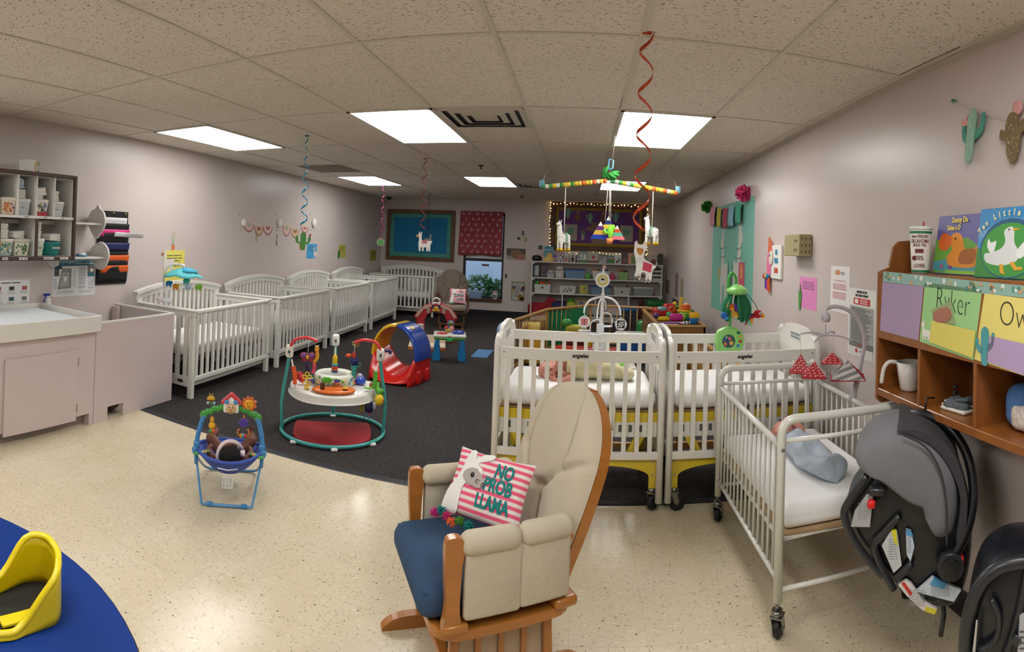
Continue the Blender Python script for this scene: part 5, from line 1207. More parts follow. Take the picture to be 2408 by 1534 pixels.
def striped(c1, c2, period):
    m, nt, b = nodes('striped_cloth'); tc = nt.nodes.new('ShaderNodeTexCoord'); sx = nt.nodes.new('ShaderNodeSeparateXYZ'); nt.links.new(tc.outputs['Object'], sx.inputs[0])
    a = N(nt, 'Math', operation='MULTIPLY'); a.inputs[1].default_value = 1/period; nt.links.new(sx.outputs['Z'], a.inputs[0])
    f = N(nt, 'Math', operation='FRACT'); nt.links.new(a.outputs[0], f.inputs[0]); g = N(nt, 'Math', operation='GREATER_THAN'); g.inputs[1].default_value = .5; nt.links.new(f.outputs[0], g.inputs[0])
    nt.links.new(mixc(nt, g.outputs[0], c1, c2), b.inputs['Base Color']); b.inputs['Roughness'].default_value = .9
    return m
pinkst = striped('#ea5f80', '#eae0da', .0245)
def pillow(loc, rot, W, H, T, lab, small=False):
    t = thing('throw_pillow', lab, 'pillow', loc, rot=rot)
    pinch = lambda a, b: 1-.07*(1-abs(a)**2)*0+.0
    def S(u, v, s):
        a, b = 2*u-1, 2*v-1; k = (1-a*a)**.45*(1-b*b)**.45 if abs(a) < 1 and abs(b) < 1 else 0
        x = a*W/2*(1-.07*(1-b*b)**1 * abs(a)**3); z = b*H/2*(1-.07*(1-a*a)*abs(b)**3); return V((x, s*T*k, z))
    MB().grid(lambda u, v: S(u, v, -1), 28, 28, pinkst).grid(lambda u, v: S(u, v, 1), 20, 20, pinkst).build('pillow_body', t)
    def dep(x, z):
        a, b = min(.999, abs(2*x/W)), min(.999, abs(2*z/H)); return T*(1-a*a)**.45*(1-b*b)**.45
    def conf(o, lift):
        for v in o.data.vertices:
            p = o.matrix_basis @ v.co; q = V((p.x, -dep(p.x, p.z)-lift-(.0006 if abs(v.co.z) > 1e-5 and v.co.z > 0 else 0), p.z)); v.co = o.matrix_basis.inverted() @ q
    fur = mat('#efede8', .95, bump=.3, bscale=120)
    P = [(-.5, -.5), (-.28, -.5), (-.26, -.3), (-.25, -.1), (-.17, .02), (-.05, .1), (-.06, .22), (-.14, .3), (-.02, .38), (.03, .46), (-.02, .5), (-.14, .45), (-.20, .36), (-.23, .47), (-.30, .5), (-.33, .40), (-.34, .2), (-.38, 0), (-.47, -.2)]
    def patch(pts, mt, nm, lift):
        pts = sp2([(x*W*.98, z*H*.96) for x, z in pts], 4); q = MB(); n = 72
        def ins(x, z):
            c = False
            for (a, b), (e, f) in zip(pts, pts[1:]+pts[:1]):
                if (b > z) != (f > z) and x < (e-a)*(z-b)/(f-b)+a: c = not c
            return c
        g = lambda i, j: V(((i/n-.5)*W, -dep((i/n-.5)*W, (j/n-.5)*H)-lift, (j/n-.5)*H))
        for i in range(n):
            for j in range(n):
                if ins(((i+.5)/n-.5)*W, ((j+.5)/n-.5)*H): q.add([g(i, j), g(i+1, j), g(i+1, j+1), g(i, j+1)], [(0, 1, 2, 3)], mt, True)
        o = q.build(nm, t); k = o.modifiers.new('w', 'WELD'); k.merge_threshold = .0004
        k = o.modifiers.new('m', 'SMOOTH'); k.factor = .5; k.iterations = 6
        k = o.modifiers.new('s', 'SOLIDIFY'); k.thickness = .004; k.offset = 0
        return o
    patch(P, fur, 'llama_applique', .003)
    patch([(-.26, .18), (-.16, .22), (-.08, .17), (.0, .08), (.02, .0), (-.04, -.07), (-.14, -.06), (-.24, -.02), (-.3, .07)], mat('#b3a9a2', .9), 'muzzle_applique', .007)
    e = MB().sph((-.16*W, -dep(-.16*W, .1*H)-.011, .1*H), (.008, .004, .0095), mat('#141414', .3), 10)
    e.tube([(x*W, -dep(x*W, z*H)-.011, z*H) for x, z in circ(.024, 10, -.07, .03, .5, 5)], .0012, mat('#3a3433', .6), 5); e.build('eye_and_nose', t)
    tl = mat('#157f7c', .85); k = W/.30
    for w_, x, z, sz in (('NO', .20, .25, .056), ('PROB', .17, .03, .054), ('LLAMA', .15, -.22, .052)):
        o = text(w_, sz*k*1.15, tl, t, (0, 0, 0), sx=.8, bold=.0018*k, ext=.001, name='lettering'); o.data.transform(M.Translation((0, 0, 0)))
        Mx = M.Translation((x*W, 0, z*H)) @ M.Rotation(R(90), 4, 'X') @ M.Diagonal((.66, 1, 1, 1)); o.rotation_euler = (0, 0, 0); o.scale = (1, 1, 1)
        for v in o.data.vertices:
            p = Mx @ v.co; v.co = V((p.x, -dep(p.x, p.z)-(.004 if v.co.z > 0 else .0005), p.z))
    if not small:
        r = random.Random(2)
        for c, x, z in (('#0f7d7c', -.43, -.50), ('#c21f7a', -.50, -.56), ('#c8286a', -.34, -.55), ('#e86a3c', -.26, -.6), ('#4f8a2a', -.17, -.55), ('#0f7d7c', -.05, -.57)):
            q = MB()
            for k_ in range(60):
                a = V((r.gauss(0, 1), r.gauss(0, 1), r.gauss(0, .8))).normalized(); q.tube([(0, 0, 0), a*.009, a*.02+V((0, 0, -.003))], [.0028, .0024, .001], mat(c, .9), 4)
            o = q.build('pompom_tassel', t); o.location = (x*W, -.035, z*H)
    else: MB().rbox((-.3*W, -.02, -.5*H), (.1, .03, .02), .009, mat('#2f6b4a', .9), 8).build('pompom_tassel', t)
    return t
cs = [at(px, py, 'y', Y) for px, py, Y in ((1090, 1050, 2.16), (1257, 1100, 2.06), (1215, 1257, 1.94), (1040, 1200, 2.04))]
ce = (cs[0]+cs[1]+cs[2]+cs[3])/4; ex = ((cs[1]+cs[2])-(cs[0]+cs[3])).normalized(); ez = ((cs[0]+cs[1])-(cs[2]+cs[3])); hh = ez.length/2; ww = ((cs[1]+cs[2])-(cs[0]+cs[3])).length/2; ez = (ez-ex*ez.dot(ex)).normalized(); ey = ez.cross(ex)
pillow(ce, M((ex, ey, ez)).transposed().to_euler(), ww*1.04, hh*1.03, .05, 'pink and white striped llama pillow with teal NO PROB LLAMA lettering on foreground glider')
p = at(1077, 697, 'y', 9.45)
pillow(p, (R(-14), 0, R(8)), .29, .27, .05, 'small striped llama pillow on the far brown glider by the window', True)
# ================================================================ babies (one continuous body surface each)
def limb(mb, pts, rr, mt, n=3):
    P = smooth_path(pts, n); m_ = len(P)-1; k = len(rr)-1
    R_ = [rr[min(int(i/m_*k), k-1)]*(1-(i/m_*k-min(int(i/m_*k), k-1)))+rr[min(int(i/m_*k), k-1)+1]*(i/m_*k-min(int(i/m_*k), k-1)) for i in range(m_+1)]
    mb.tube(P, R_, mt, 10); mb.sph(P[0], rr[0], mt, 10).sph(P[-1], rr[-1], mt, 10)
def hand(mb, w, d, up, mt, s=1, curl=.9):
    """small baby hand at wrist w pointing along d, palm normal up: palm, four curled fingers, thumb"""
    d = V(d).normalized(); up = V(up); up = (up-d*up.dot(d)).normalized(); a = d.cross(up)
    w = V(w); Q = M((a, d, up)).transposed()
    mb.sph(w+d*.016*s, (.015*s, .018*s, .009*s), mt, 12, Q)
    for k, (x, L) in enumerate(((-.0115, .020), (-.004, .024), (.004, .023), (.0115, .018))):
        p0 = w+d*.028*s+a*x*s; p1 = p0+(d*.6-up*.35*curl)*L*.6*s; p2 = p1+(d*.1-up*.9*curl)*L*.5*s
        mb.tube([p0-d*.006*s, p0, p1, p2], [.0045*s, .0044*s, .0042*s, .0034*s], mt, 8)
    p0 = w+d*.008*s+a*.012*s; mb.tube([p0, p0+(a*.8+d*.6-up*.3).normalized()*.012*s, p0+(a*.3+d*.9-up*.6)*.02*s], [.0055*s, .005*s, .004*s], mt, 8)
def foot(mb, a, d, up, mt, s=1):
    d = V(d).normalized(); up = V(up); up = (up-d*up.dot(d)).normalized(); x = d.cross(up); Q = M((x, d, up)).transposed(); a = V(a)
    mb.sph(a+d*.014*s, (.0155*s, .032*s, .013*s), mt, 12, Q)
    for k in range(5): mb.sph(a+d*(.044-.002*k*k*.5)*s+x*(-.012+.006*k)*s, (.0052-.0005*k)*s, mt, 8)
def head(mb, c, face, up, mt, r=.062):
    """head centred at c: cranium, cheeks, brow, nose, lips, chin, ears fused into the body mesh"""
    face = V(face).normalized(); up = V(up); up = (up-face*up.dot(face)).normalized(); x = up.cross(face); c = V(c)
    Q = M((x, -face, up)).transposed(); P = lambda a, b, h: c+x*a*r+face*b*r+up*h*r
    mb.sph(P(0, -.12, .1), (r*.92, r*1.05, r*1.0), mt, 20, Q).sph(P(0, .22, -.35), (r*.72, r*.66, r*.62), mt, 16, Q)
    for s in (-1, 1): mb.sph(P(s*.38, .55, -.38), r*.36, mt, 12).sph(P(s*.92, -.02, -.12), (r*.12, r*.2, r*.26), mt, 10, Q)
    mb.sph(P(0, .93, -.18), (r*.13, r*.14, r*.12), mt, 10, Q).tube([P(0, .86, .08), P(0, .93, -.12)], r*.09, mt, 8).sph(P(0, .8, -.68), r*.2, mt, 10)
    for s in (-1, 1): mb.sph(P(s*.3, .78, .12), (r*.24, r*.12, r*.1), mt, 8, Q)
    return P, Q, r
def face_parts(t, P, Q, r, lip, open_=True, brow='#6b4a3a'):
    for s in (-1, 1):
        e = MB()
        if open_: e.sph(P(s*.31, .86, -.02), (r*.13, r*.08, r*.085), mat('#e9e3df', .2), 10, Q).sph(P(s*.31, .925, -.02), (r*.075, r*.04, r*.075), mat('#2b2a30', .1, coat=1), 10, Q)
        e.tube([P(s*.46, .80, -.06), P(s*.31, .93, -.09 if not open_ else .065), P(s*.17, .86, -.06)], r*.018, mat(brow, .6), 6).build('eye', t)
        MB().tube([P(s*.47, .80, .24), P(s*.3, .9, .30), P(s*.15, .9, .25)], r*.022, mat(brow, .7), 6).build('eyebrow', t)
    MB().tube([P(-.15, .90, -.44), P(0, .96, -.42), P(.15, .90, -.44)], r*.05, mat(lip, .5), 8).tube([P(-.12, .90, -.50), P(0, .93, -.52), P(.12, .90, -.50)], r*.045, mat(lip, .5), 8).build('mouth', t)

# ---- baby bouncer
BL = V((-1.80, 2.50, 0)); BR_ = R(33)
lb = plastic('#3f86c4'); lb2 = plastic('#5b9ad0'); blf = mat('#3f58b0', .8, bump=.2, bscale=40); grn = plastic('#3f9a3e')
t = thing('baby_bouncer', 'blue baby bouncer with green leaf toy bar on the beige floor', 'baby bouncer', BL, BR_)
f = MB()
for s in (-1, 1):
    f.tube(smooth_path([(s*.115, -.02, .012), (s*.135, -.022, .014), (s*.145, -.02, .04), (s*.185, .02, .26)], 5), .007, lb2, 8)
    f.tube([(s*.182, .01, .22), (s*.187, .02, .285)], .011, lb, 10)
f.tube([(-.12, -.02, .012), (.12, -.02, .012)], .009, lb2, 8); f.build('rear_leg_frame', t)
for s in (-1, 1): MB().rbox((s*.095, -.02, .014), (.035, .026, .026), .01, lb, 10).build('rubber_foot', t)
f = MB(); f.tube(smooth_path([(-.187, .03, .26), (-.18, .25, .13), (-.16, .42, .03), (-.1, .45, .01), (.1, .45, .01), (.16, .42, .03), (.18, .25, .13), (.187, .03, .26)], 5), .008, lb2, 8); f.build('front_leg_frame', t)
rim = [(0, -.085, .275), (.1, -.07, .285), (.165, -.02, .30), (.19, .06, .30), (.185, .2, .27), (.155, .34, .23), (.08, .42, .215), (0, .435, .21)]
rimf = smooth_path(rim+[(-x, y, z) for x, y, z in rim[-2:0:-1]], 5, True)
MB().tube(rimf, .010, blf, 8, closed=True).build('seat_rim', t)
cen = V((0, .12, .15)); nr = len(rimf)
def sling(u, v):
    p = rimf[int(u*nr) % nr]; q = p.lerp(cen+V((0, .08*(p.y-.12), 0)), v); q.z = p.z+(cen.z-p.z)*(1-(1-v)**2); return q
MB().grid(sling, nr, 8, blf, wrap=True).build('fabric_seat', t, solid=.004)
MB().tube([(-.055, -.083, .245), (0, -.092, .24), (.055, -.083, .245)], .003, mat('#e6e6ea', .8), 6).build('white_piping', t)
q = MB()   # leafy print at the two upper sides
for s in (-1, 1):
    for k, c in enumerate(('#4f9a4a', '#78b0d6', '#8fbf5a', '#c9885a', '#5aa05a')):
        p = V((s*(.178-.012*k), -.03+.035*k*.6, .293-.004*k)); q.sph(p, (.018, .017, .008), mat(c, .8), 8)
q.build('leaf_print', t)
for s in (-1, 1):
    MB().rbox((s*.19, .02, .295), (.03, .05, .045), .012, lb, 12).cyl((s*.19-.02, .02, .295), (s*.19+.02, .02, .295), .013, lb2).build('hinge_hub', t)
    f = MB(); P = smooth_path([(s*.185, .02, .31), (s*.182, .035, .37), (s*.165, .06, .44), (s*.15, .07, .475)], 5); f.tube(P, .0135, lb, 12).tube(P[:4], .018, lb, 12)
    for k in (6, 10): f.sph(P[k]+V((0, -.0125, 0)), .004, mat('#1c3d66', .5), 6)
    f.build('toy_bar_arm', t)
g = MB()
for s in (-1, 1):
    for k in range(7):
        a = k/6; x = s*(.155-.12*a); z = .478+.045*sin(a*pi/2); g.sph((x, .072, z+.006*(k % 2)), (.020+.004*(k == 0), .014, .019+.006*(k == 0)), grn, 10)
    for k in (0, 3): g.sph((s*(.155-.02*k), .056, .47+.008*k), .0032, mat('#1f5a26', .5), 6)
g.build('leaf_toy_bar', t)
h = bpy.data.objects.new('toy_house', None); C.objects.link(h); h.parent = t; h.location = (0, .065, .535)
MB().prism([(-.042, -.03), (.042, -.03), (.045, .03), (0, .068), (-.045, .03)], -.018, .018, mat('#ececea', .3, coat=.3)).build('house_wall', h, bevel=.006)
r_ = MB(); r_.bar((-.055, 0, .022), (.003, 0, .077), .046, .016, plastic('#cc2a34'), ch=.004).bar((.055, 0, .022), (-.003, 0, .077), .046, .016, plastic('#cc2a34'), ch=.004).build('house_roof', h)
MB().sph((0, -.02, -.005), (.031, .016, .029), mat('#d3b184', .4), 14).sph((-.0, -.036, -.006), (.006, .004, .005), mat('#c2423a', .4), 8).build('bug_face', h)
q = MB()
for s in (-1, 1): q.sph((s*.010, -.034, .006), (.0035, .002, .0055), mat('#151515', .3), 8)
q.tube([(-.008, -.034, -.018), (0, -.036, -.021), (.008, -.034, -.018)], .0014, mat('#5a2320', .5), 5).build('eyes_and_smile', h)
for s in (-1, 1): MB().sph((s*.026, -.022, .034), (.014, .010, .012), lb, 10).build('blue_antenna', h)
b = bpy.data.objects.new('bee_toy', None); C.objects.link(b); b.parent = t; b.location = (-.118, .075, .57)
MB().sph((0, 0, 0), (.024, .014, .02), mat('#c9a020', .3), 12).tube([(-.006, 0, .018), (-.008, 0, .032)], .003, mat('#c9a020', .4), 6).tube([(.006, 0, .018), (.009, 0, .032)], .003, mat('#c9a020', .4), 6).build('bee_body', b)
MB().lathe([(.02, -.004), (.0225, 0), (.02, .004)], mat('#3a2a18', .4), (0, 0, -.006), 14, sx=1.05, sy=.68).build('stripe', b); MB().sph((-.016, -.004, -.022), (.009, .005, .009), mat('#9ac4dc', .4), 8).sph((.02, -.004, -.02), (.009, .005, .009), mat('#9ac4dc', .4), 8).build('wing', b)
MB().tube([(0, 0, -.02), (.01, 0, -.05)], .003, grn, 6).build('stalk', b)
b = bpy.data.objects.new('sun_toy', None); C.objects.link(b); b.parent = t; b.location = (.10, .07, .555)
MB().prism([( (.048 if k % 2 else .036)*cos(k*pi/9), (.048 if k % 2 else .036)*sin(k*pi/9)) for k in range(18)], -.007, .007, plastic('#c9621e')).build('sun_rays', b, bevel=.002)
MB().sph((0, -.006, 0), (.028, .008, .028), plastic('#eaa81c'), 16).build('sun_face', b)
MB().sph((-.009, -.0145, .007), .003, mat('#2a1a10', .4), 6).sph((.009, -.0145, .007), .003, mat('#2a1a10', .4), 6).tube([(-.01, -.0135, -.007), (0, -.0145, -.013), (.01, -.0135, -.007)], .0018, mat('#2a1a10', .4), 5).build('sun_smile', b)
b = bpy.data.objects.new('giraffe_rattle', None); C.objects.link(b); b.parent = t; b.location = (-.105, .06, .455)
MB().sph((0, 0, 0), (.012, .01, .02), mat('#e0a01e', .4), 10).sph((0, 0, -.032), (.02, .013, .022), mat('#e6ac24', .4), 12).sph((-.007, 0, .022), .005, mat('#b8722a', .4), 6).build('giraffe_head', b); MB().sph((0, 0, -.062), (.020, .014, .016), mat('#3a8a3c', .4), 12).sph((.008, -.006, -.062), (.013, .011, .014), mat('#d3521e', .4), 10).build('striped_rattle', b)
b = bpy.data.objects.new('butterfly_rattle', None); C.objects.link(b); b.parent = t; b.location = (.075, .06, .45)
MB().prism([(.03*cos(k*pi/7)*(1 if k % 2 else .75), .028*sin(k*pi/7)*(1 if k % 2 else .75)) for k in range(14)], -.009, .009, plastic('#4a2a9c')).build('violet_wings', b, bevel=.003)
MB().tube([(.033*cos(a), 0, -.055+.026*sin(a)) for a in [pi*.75+k*pi*1.5/14 for k in range(15)]], .005, plastic('#d3762a'), 8).build('orange_ring', b)
for k, c in enumerate(('#d3a83c', '#3f9ab8', '#c23a3a')): MB().sph((-.011+.011*k, -.002, -.075), (.008, .012, .015), mat(c, .4), 10).build('bead', b)
MB().tube([(0, 0, .045), (0, 0, .02)], .006, mat('#c9742a', .4), 6).build('hook', b)
q = MB(); q.box((0, 0, 0), (.06, .001, .065), mat('#e6e6e4', .7))
for i in range(3):
    for j in range(2): words(q, -.026+.018*i, -.012+.018*i, .0-.028*j, .024-.028*j, 5, mat('#77777a', .7), -.001, .6)
q.build('care_tag', t).location = (0, -.02, .14)

SK = mat('#6e4230', .5, noise=.08, nscale=30, spec=.4); SKL = '#7c3f38'
t = thing('baby', 'baby lying in the blue bouncer, dark hair toward the viewer, feet raised', 'person', BL, BR_)
b = MB(); P, Q, r = head(b, (.0, .012, .296), (-.25, .55, .8), (0, -.85, .5), SK, .062)
b.sph((0, .1, .225), (.055, .075, .05), SK, 14).sph((0, .19, .215), (.058, .06, .05), SK, 14).tube([(0, .04, .26), (0, .08, .235)], .03, SK, 10)
for s in (-1, 1):
    limb(b, [(s*.05, .08, .235), (s*.095, .055, .245), (s*.125, .10, .27)], [.024, .021, .016], SK); hand(b, (s*.125, .10, .272), (-s*.2, .6, .5), (s*.4, 0, .8), SK)
    limb(b, [(s*.05, .2, .215), (s*.115, .235, .275), (s*.13, .25, .285)], [.038, .034, .026], SK)
limb(b, [(-.125, .25, .285), (-.105, .30, .295), (-.095, .325, .305)], [.027, .023, .016], SK); foot(b, (-.097, .33, .31), (-.55, -.1, .6), (0, -.8, .3), SK)
limb(b, [(.125, .25, .285), (.122, .295, .295), (.112, .315, .30)], [.027, .023, .016], SK); foot(b, (.112, .32, .305), (.25, -.15, .85), (.1, -.9, 0), SK)
b.build('body', t, remesh=.0035)
face_parts(t, P, Q, r, SKL, False, '#22140f')
hm = mat('#120d0c', .75, bump=1, bscale=220)
hb = MB(); Qh = Q; hb.sph(P(0, -.3, .28), (r*.98, r*.95, r*.98), hm, 22, Q); hb.build('hair', t)
MB().rbox((0, .15, .245), (.11, .17, .05), .024, mat('#3a5cb4', .85, bump=.3, bscale=30), 16).build('blue_romper', t)
bm1 = mat('#e3d3d8', .9, bump=.3, bscale=40)
MB().tube(smooth_path([P(-1.2, .15, -.45), P(-1.02, .35, .35), P(-.6, .65, .72), P(0, .75, .78), P(.6, .5, .72), P(1.05, -.1, .3), P(1.02, -.5, -.2)], 4), [.008]*1+[.012]*23+[.008]*1, bm1, 8).build('pink_band', t)
MB().rbox(P(-.95, .1, -.85), (.07, .07, .022), .01, bm1, 12, rot=M.Rotation(.5, 3, 'Y')).build('pink_bib', t)
MB().rbox((-.02, .30, .215), (.11, .06, .03), .014, mat('#e4e2e0', .9), 12).build('white_cloth', t)

# ---- jumper with toys
JL, JR = V((-1.83, 3.90, .0065)), R(25); tq = plastic('#3fa3a0'); wp = plastic('#e6e4de', .22)
t = thing('baby_jumper', 'white and turquoise baby jumper activity centre with hanging toys', 'baby jumper', JL, JR)
MB().tube([(.40*cos(a), .37*sin(a), .022) for a in [2*pi*k/48 for k in range(48)]], .014, tq, 10, closed=True).build('floor_ring', t)
for x, y in ((-.28, -.28), (.3, -.26), (0.02, -.385), (0, .36)): MB().rbox((x, y, .012), (.05, .04, .022), .01, wp, 10).build('rubber_foot', t)
posts = [(-.385, -.06), (.385, -.06), (.0, .37)]; tops = [(-.355, -.03, .60), (.35, -.03, .60), (.0, .33, .635)]
for (x, y), (tx, ty, tz) in zip(posts, tops):
    MB().tube(smooth_path([(x, y, .02), (x*1.03, y*1.03, .25), (tx*1.03, ty*1.03, .5), (tx, ty, tz)], 5), .0135, tq, 10).build('post', t)
for i, (tx, ty, tz) in enumerate(tops):
    k = MB().rbox((tx, ty, tz+.02), (.062, .05, .105), .024, wp, 16).build('white_head_pod', t)
    q = MB(); q.sph((tx, ty-.026, tz+.02), (.01, .003, .014), mat('#4a5a55', .5), 8).tube([(tx-.012, ty-.027, tz+.01), (tx+.012, ty-.027, tz-.005)], .002, mat('#7c8a84', .5), 5).build('face_mark', k)
st_ = [((-.335, -.04, .56), (-.32, -.06, .51), (-.30, -.08, .38), '#dd5a1c', 'orange_spring_cover'), ((.335, -.04, .56), (.315, -.07, .50), (.30, -.09, .375), '#5fae38', 'green_spring_cover'), ((0, .31, .6), (0, .30, .53), (-.01, .26, .41), '#d3342a', 'red_spring_cover')]
for a, b_, c, col_, nm in st_:
    MB().bar(a, b_, .012, .004, mat('#e2ded6', .6), up=(0, 1, 0)).bar(c, V(c)+V((0, 0, -.05)), .012, .004, mat('#e2ded6', .6), up=(0, 1, 0)).build('strap', t)
    P = smooth_path([b_, V(b_).lerp(V(c), .5)+V((.006, 0, 0)), c], 12); MB().tube(P, [.017+.004*sin(k*1.9) for k in range(len(P))], mat(col_, .7), 12).build(nm, t)
MB().tube(smooth_path([(.33, -.07, .42), (.33, -.09, .37), (.36, -.12, .35)], 3), [.02, .02, .02, .02, .024, .03, .034], mat('#5fae38', .7), 8).build('green_leaf_skirt', t)
for s in (-1, 1):
    P = smooth_path([(s*.35, -.04, .655), (s*.31, -.045, .715), (s*.22, -.05, .735), (s*.14, -.05, .71)], 6); MB().tube(P, [.011+.002*(k % 2) for k in range(len(P))], plastic('#d8383c'), 8).build('red_arch', t)
def tray(u, v):
    a = 2*pi*u; w_ = 1-.07*cos(3*a+pi/2); rr = .335*w_ if v > .35 else .335*w_*(.45+.55*v/.35)
    z = .372-.015*sin(v/.35*pi/2) if v <= .35 else .357-.06*(v-.35)/.65-.008*cos(3*a+pi/2)
    if v > .35: rr += .014*((v-.35)/.65)
    return V((rr*cos(a), rr*.86*sin(a)-.0, z))
MB().grid(tray, 60, 12, wp, wrap=True).tube([tray(k/60, 1) for k in range(60)], .0055, wp, 8, closed=True).build('tray', t)
MB().box((0, -.305, .32), (.03, .004, .010), mat('#c22f34', .5)).build('small_red_logo', t)
MB().lathe([(.14, 0), (.158, .015), (.158, .08), (.138, .1), (.125, .07), (.12, 0)], mat('#dfe3d6', .7, bump=.2), (0, .02, .365), 32, sy=.9).build('fabric_seat_ring', t)
q = MB(); r = random.Random(4)
for k in range(46):
    a, z = r.uniform(pi, 2*pi), r.uniform(.385, .45); q.sph((.158*cos(a), .02+.142*sin(a), z), (r.uniform(.006, .014),)*2+(r.uniform(.005, .012),), mat(('#e8843a', '#4fae5a', '#3f9ac0', '#e6c83a', '#c23a6a', '#8fc8c0')[k % 6], .7), 7)
q.build('animal_print', t)
MB().lathe([(0, .368), (.155, .368), (.165, .378), (.155, .388), (0, .39)], plastic('#e2701e'), (0, -.17, 0), 30, sy=.62).build('orange_toy_base', t)
MB().rbox((-.085, -.215, .412), (.036, .026, .06), .013, mat('#5a2c12', .3, trans=.2), 12).build('brown_rattle', t)
g = MB()
for k, a in enumerate((0, 60, 120, 180, 240, 300)): g.sph((-.055+.022*cos(R(a)), -.19, .452+.014*sin(R(a))), (.02, .007, .012), plastic('#55b82e'), 8)
g.build('green_palm_leaves', t); MB().tube(smooth_path([(-.06, -.19, .45), (.0, -.2, .465), (.06, -.21, .455), (.085, -.215, .42), (.087, -.215, .395)], 4), .003, plastic('#55b82e'), 6).build('green_wire', t)
MB().sph((.022, -.2, .448), (.02, .011, .02), plastic('#5a3aa0'), 10).sph((.005, -.2, .455), .008, plastic('#5a3aa0'), 6).sph((.042, -.2, .455), .008, plastic('#5a3aa0'), 6).sph((.025, -.214, .428), (.02, .009, .016), plastic('#a55a34'), 10).build('monkey_bead', t)
for k, c in enumerate(('#7a3a22', '#e6b41c')): MB().lathe([(0, 0), (.02, 0), (.022, .006), (.02, .012), (0, .012)], plastic(c), (.085, -.215, .388+.012*k), 18).build('stacking_disc', t)
y_ = MB()
for x, z in ((-.205, .475), (-.225, .452), (-.185, .452), (-.22, .405), (-.19, .405)): y_.tube([(x+.014*cos(a), -.13, z+.014*sin(a)) for a in [2*pi*k/12 for k in range(12)]], .0045, plastic('#e6c01e'), 7, closed=True)
y_.tube([(-.205, -.13, .375), (-.205, -.13, .46)], .005, plastic('#e6c01e'), 7).lathe([(0, .37), (.024, .37), (.02, .378), (0, .384)], plastic('#e6c01e'), (-.205, -.13, 0), 14).build('yellow_loop_flower', t)
MB().sph((-.27, -.0, .425), (.035, .02, .035), plastic('#c9242c'), 12).sph((-.25, -.03, .41), (.03, .02, .03), plastic('#c9242c'), 10).build('red_leaf_toy', t); MB().rbox((-.17, -.02, .395), (.09, .05, .03), .014, plastic('#5a3a8c'), 12).build('purple_toy', t)
b = MB().sph((-.145, .02, .64), (.018, .015, .026), plastic('#e8a82a'), 12).tube(smooth_path([(-.145, .02, .62), (-.14, .02, .57), (-.165, .02, .53)], 4), .014, plastic('#e0a028'), 8)
for s in (-1, 1): b.sph((-.145+s*.014, .02, .665), .006, plastic('#2a7a8a'), 6).sph((-.145+s*.007, .006, .648), .004, mat('#1a1a1a', .3), 6)
b.sph((-.145, .006, .628), (.014, .01, .01), plastic('#e88a1e'), 8).build('giraffe_toy', t)
b = MB()
for s in (-1, 1): b.sph((-.215+s*.03, -.0, .585), (.03, .008, .028), plastic('#8c1f3a'), 12).sph((-.215+s*.024, -.0, .555), (.022, .008, .02), plastic('#8c1f3a'), 10).sph((-.215+s*.03, -.007, .588), (.02, .004, .018), plastic('#7a4a9c'), 8)
b.sph((-.215, -.008, .575), (.013, .01, .018), plastic('#e0b02a'), 8).build('butterfly_toy', t); MB().tube([(-.205, -.03, .71), (-.215, 0, .6)], .0025, mat('#e8e6e0', .5), 5).build('hanging_cord', t)
P = smooth_path([(-.165, .02, .53), (-.16, .0, .49), (-.175, -.02, .45)], 10); MB().tube(P, [.012+.004*(k % 2) for k in range(len(P))], plastic('#c4304a'), 9).build('ribbed_leg', t)
P = smooth_path([(-.215, .0, .535), (-.22, .02, .5), (-.2, .02, .46)], 8); MB().tube(P, [.012+.003*(k % 2) for k in range(len(P))], plastic('#2a1a5a'), 9).build('dark_ribbed_leg', t); MB().rbox((-.18, -.01, .435), (.04, .03, .028), .012, plastic('#1f8a96'), 10).build('teal_shoe', t)
b = MB()
for k, (c, z, rr) in enumerate((('#28489c', .455, .026), ('#e0741e', .472, .026), ('#c9302a', .487, .026), ('#3fa8b4', .508, .024))): b.lathe([(0, 0), (rr, 0), (rr, .012), (0, .014)], plastic(c), (.0, .05, z), 16)
b.build('stacked_rings_toy', t); MB().rbox((.0, .05, .55), (.04, .03, .065), .013, plastic('#eac61c'), 12).sph((0, .05, .585), (.015, .013, .01), plastic('#eac61c'), 8).build('yellow_giraffe_block', t)
b = MB()
for k in range(9): a = k*2*pi/9; b.sph((.15+.026*cos(a), -.02, .56+.022*sin(a)), (.012, .01, .012), plastic('#1c1a6a'), 7)
b.sph((.15, -.02, .56), (.028, .014, .024), plastic('#1c1a6a'), 12).build('navy_star_toy', t)
MB().sph((.145, -.02, .61), (.014, .012, .03), plastic('#c9302a'), 8).sph((.105, -.02, .605), (.026, .01, .015), plastic('#e0562a'), 8).build('red_toucan_toy', t)
MB().lathe([(.026, 0), (.018, -.06), (.012, -.10)], plastic('#2a9a92'), (.15, -.02, .535), 14).build('teal_cone', t)
for x, z, c in ((.145, .70, '#9ac23a'), (.165, .69, '#e0842a'), (.185, .535, '#4f9a6a'), (.135, .46, '#d9a03a'), (.17, .455, '#c9642a')): MB().tube([(x+.015*cos(a), -.02, z+.015*sin(a)) for a in [2*pi*k/12 for k in range(12)]], .0035, plastic(c), 6, closed=True).build('link_ring', t)
MB().tube([(.145, -.04, .71), (.15, -.02, .63)], .0025, mat('#e8e6e0', .5), 5).build('hanging_cord', t)
MB().lathe([(0, 0), (.05, 0), (.045, .03), (.03, .045), (0, .05)], plastic('#1f4fc0'), (.2, .05, .38), 20).sph((.2, .05, .43), (.026, .024, .024), mat('#c9d8f0', .05, coat=1, alpha=.6), 12).build('blue_dome_toy', t)
MB().sph((.26, -.12, .385), (.035, .02, .008), plastic('#6ab82e'), 10).sph((.29, -.07, .395), (.022, .01, .022), plastic('#c25a2a'), 8).build('leaf_and_frog_toy', t)
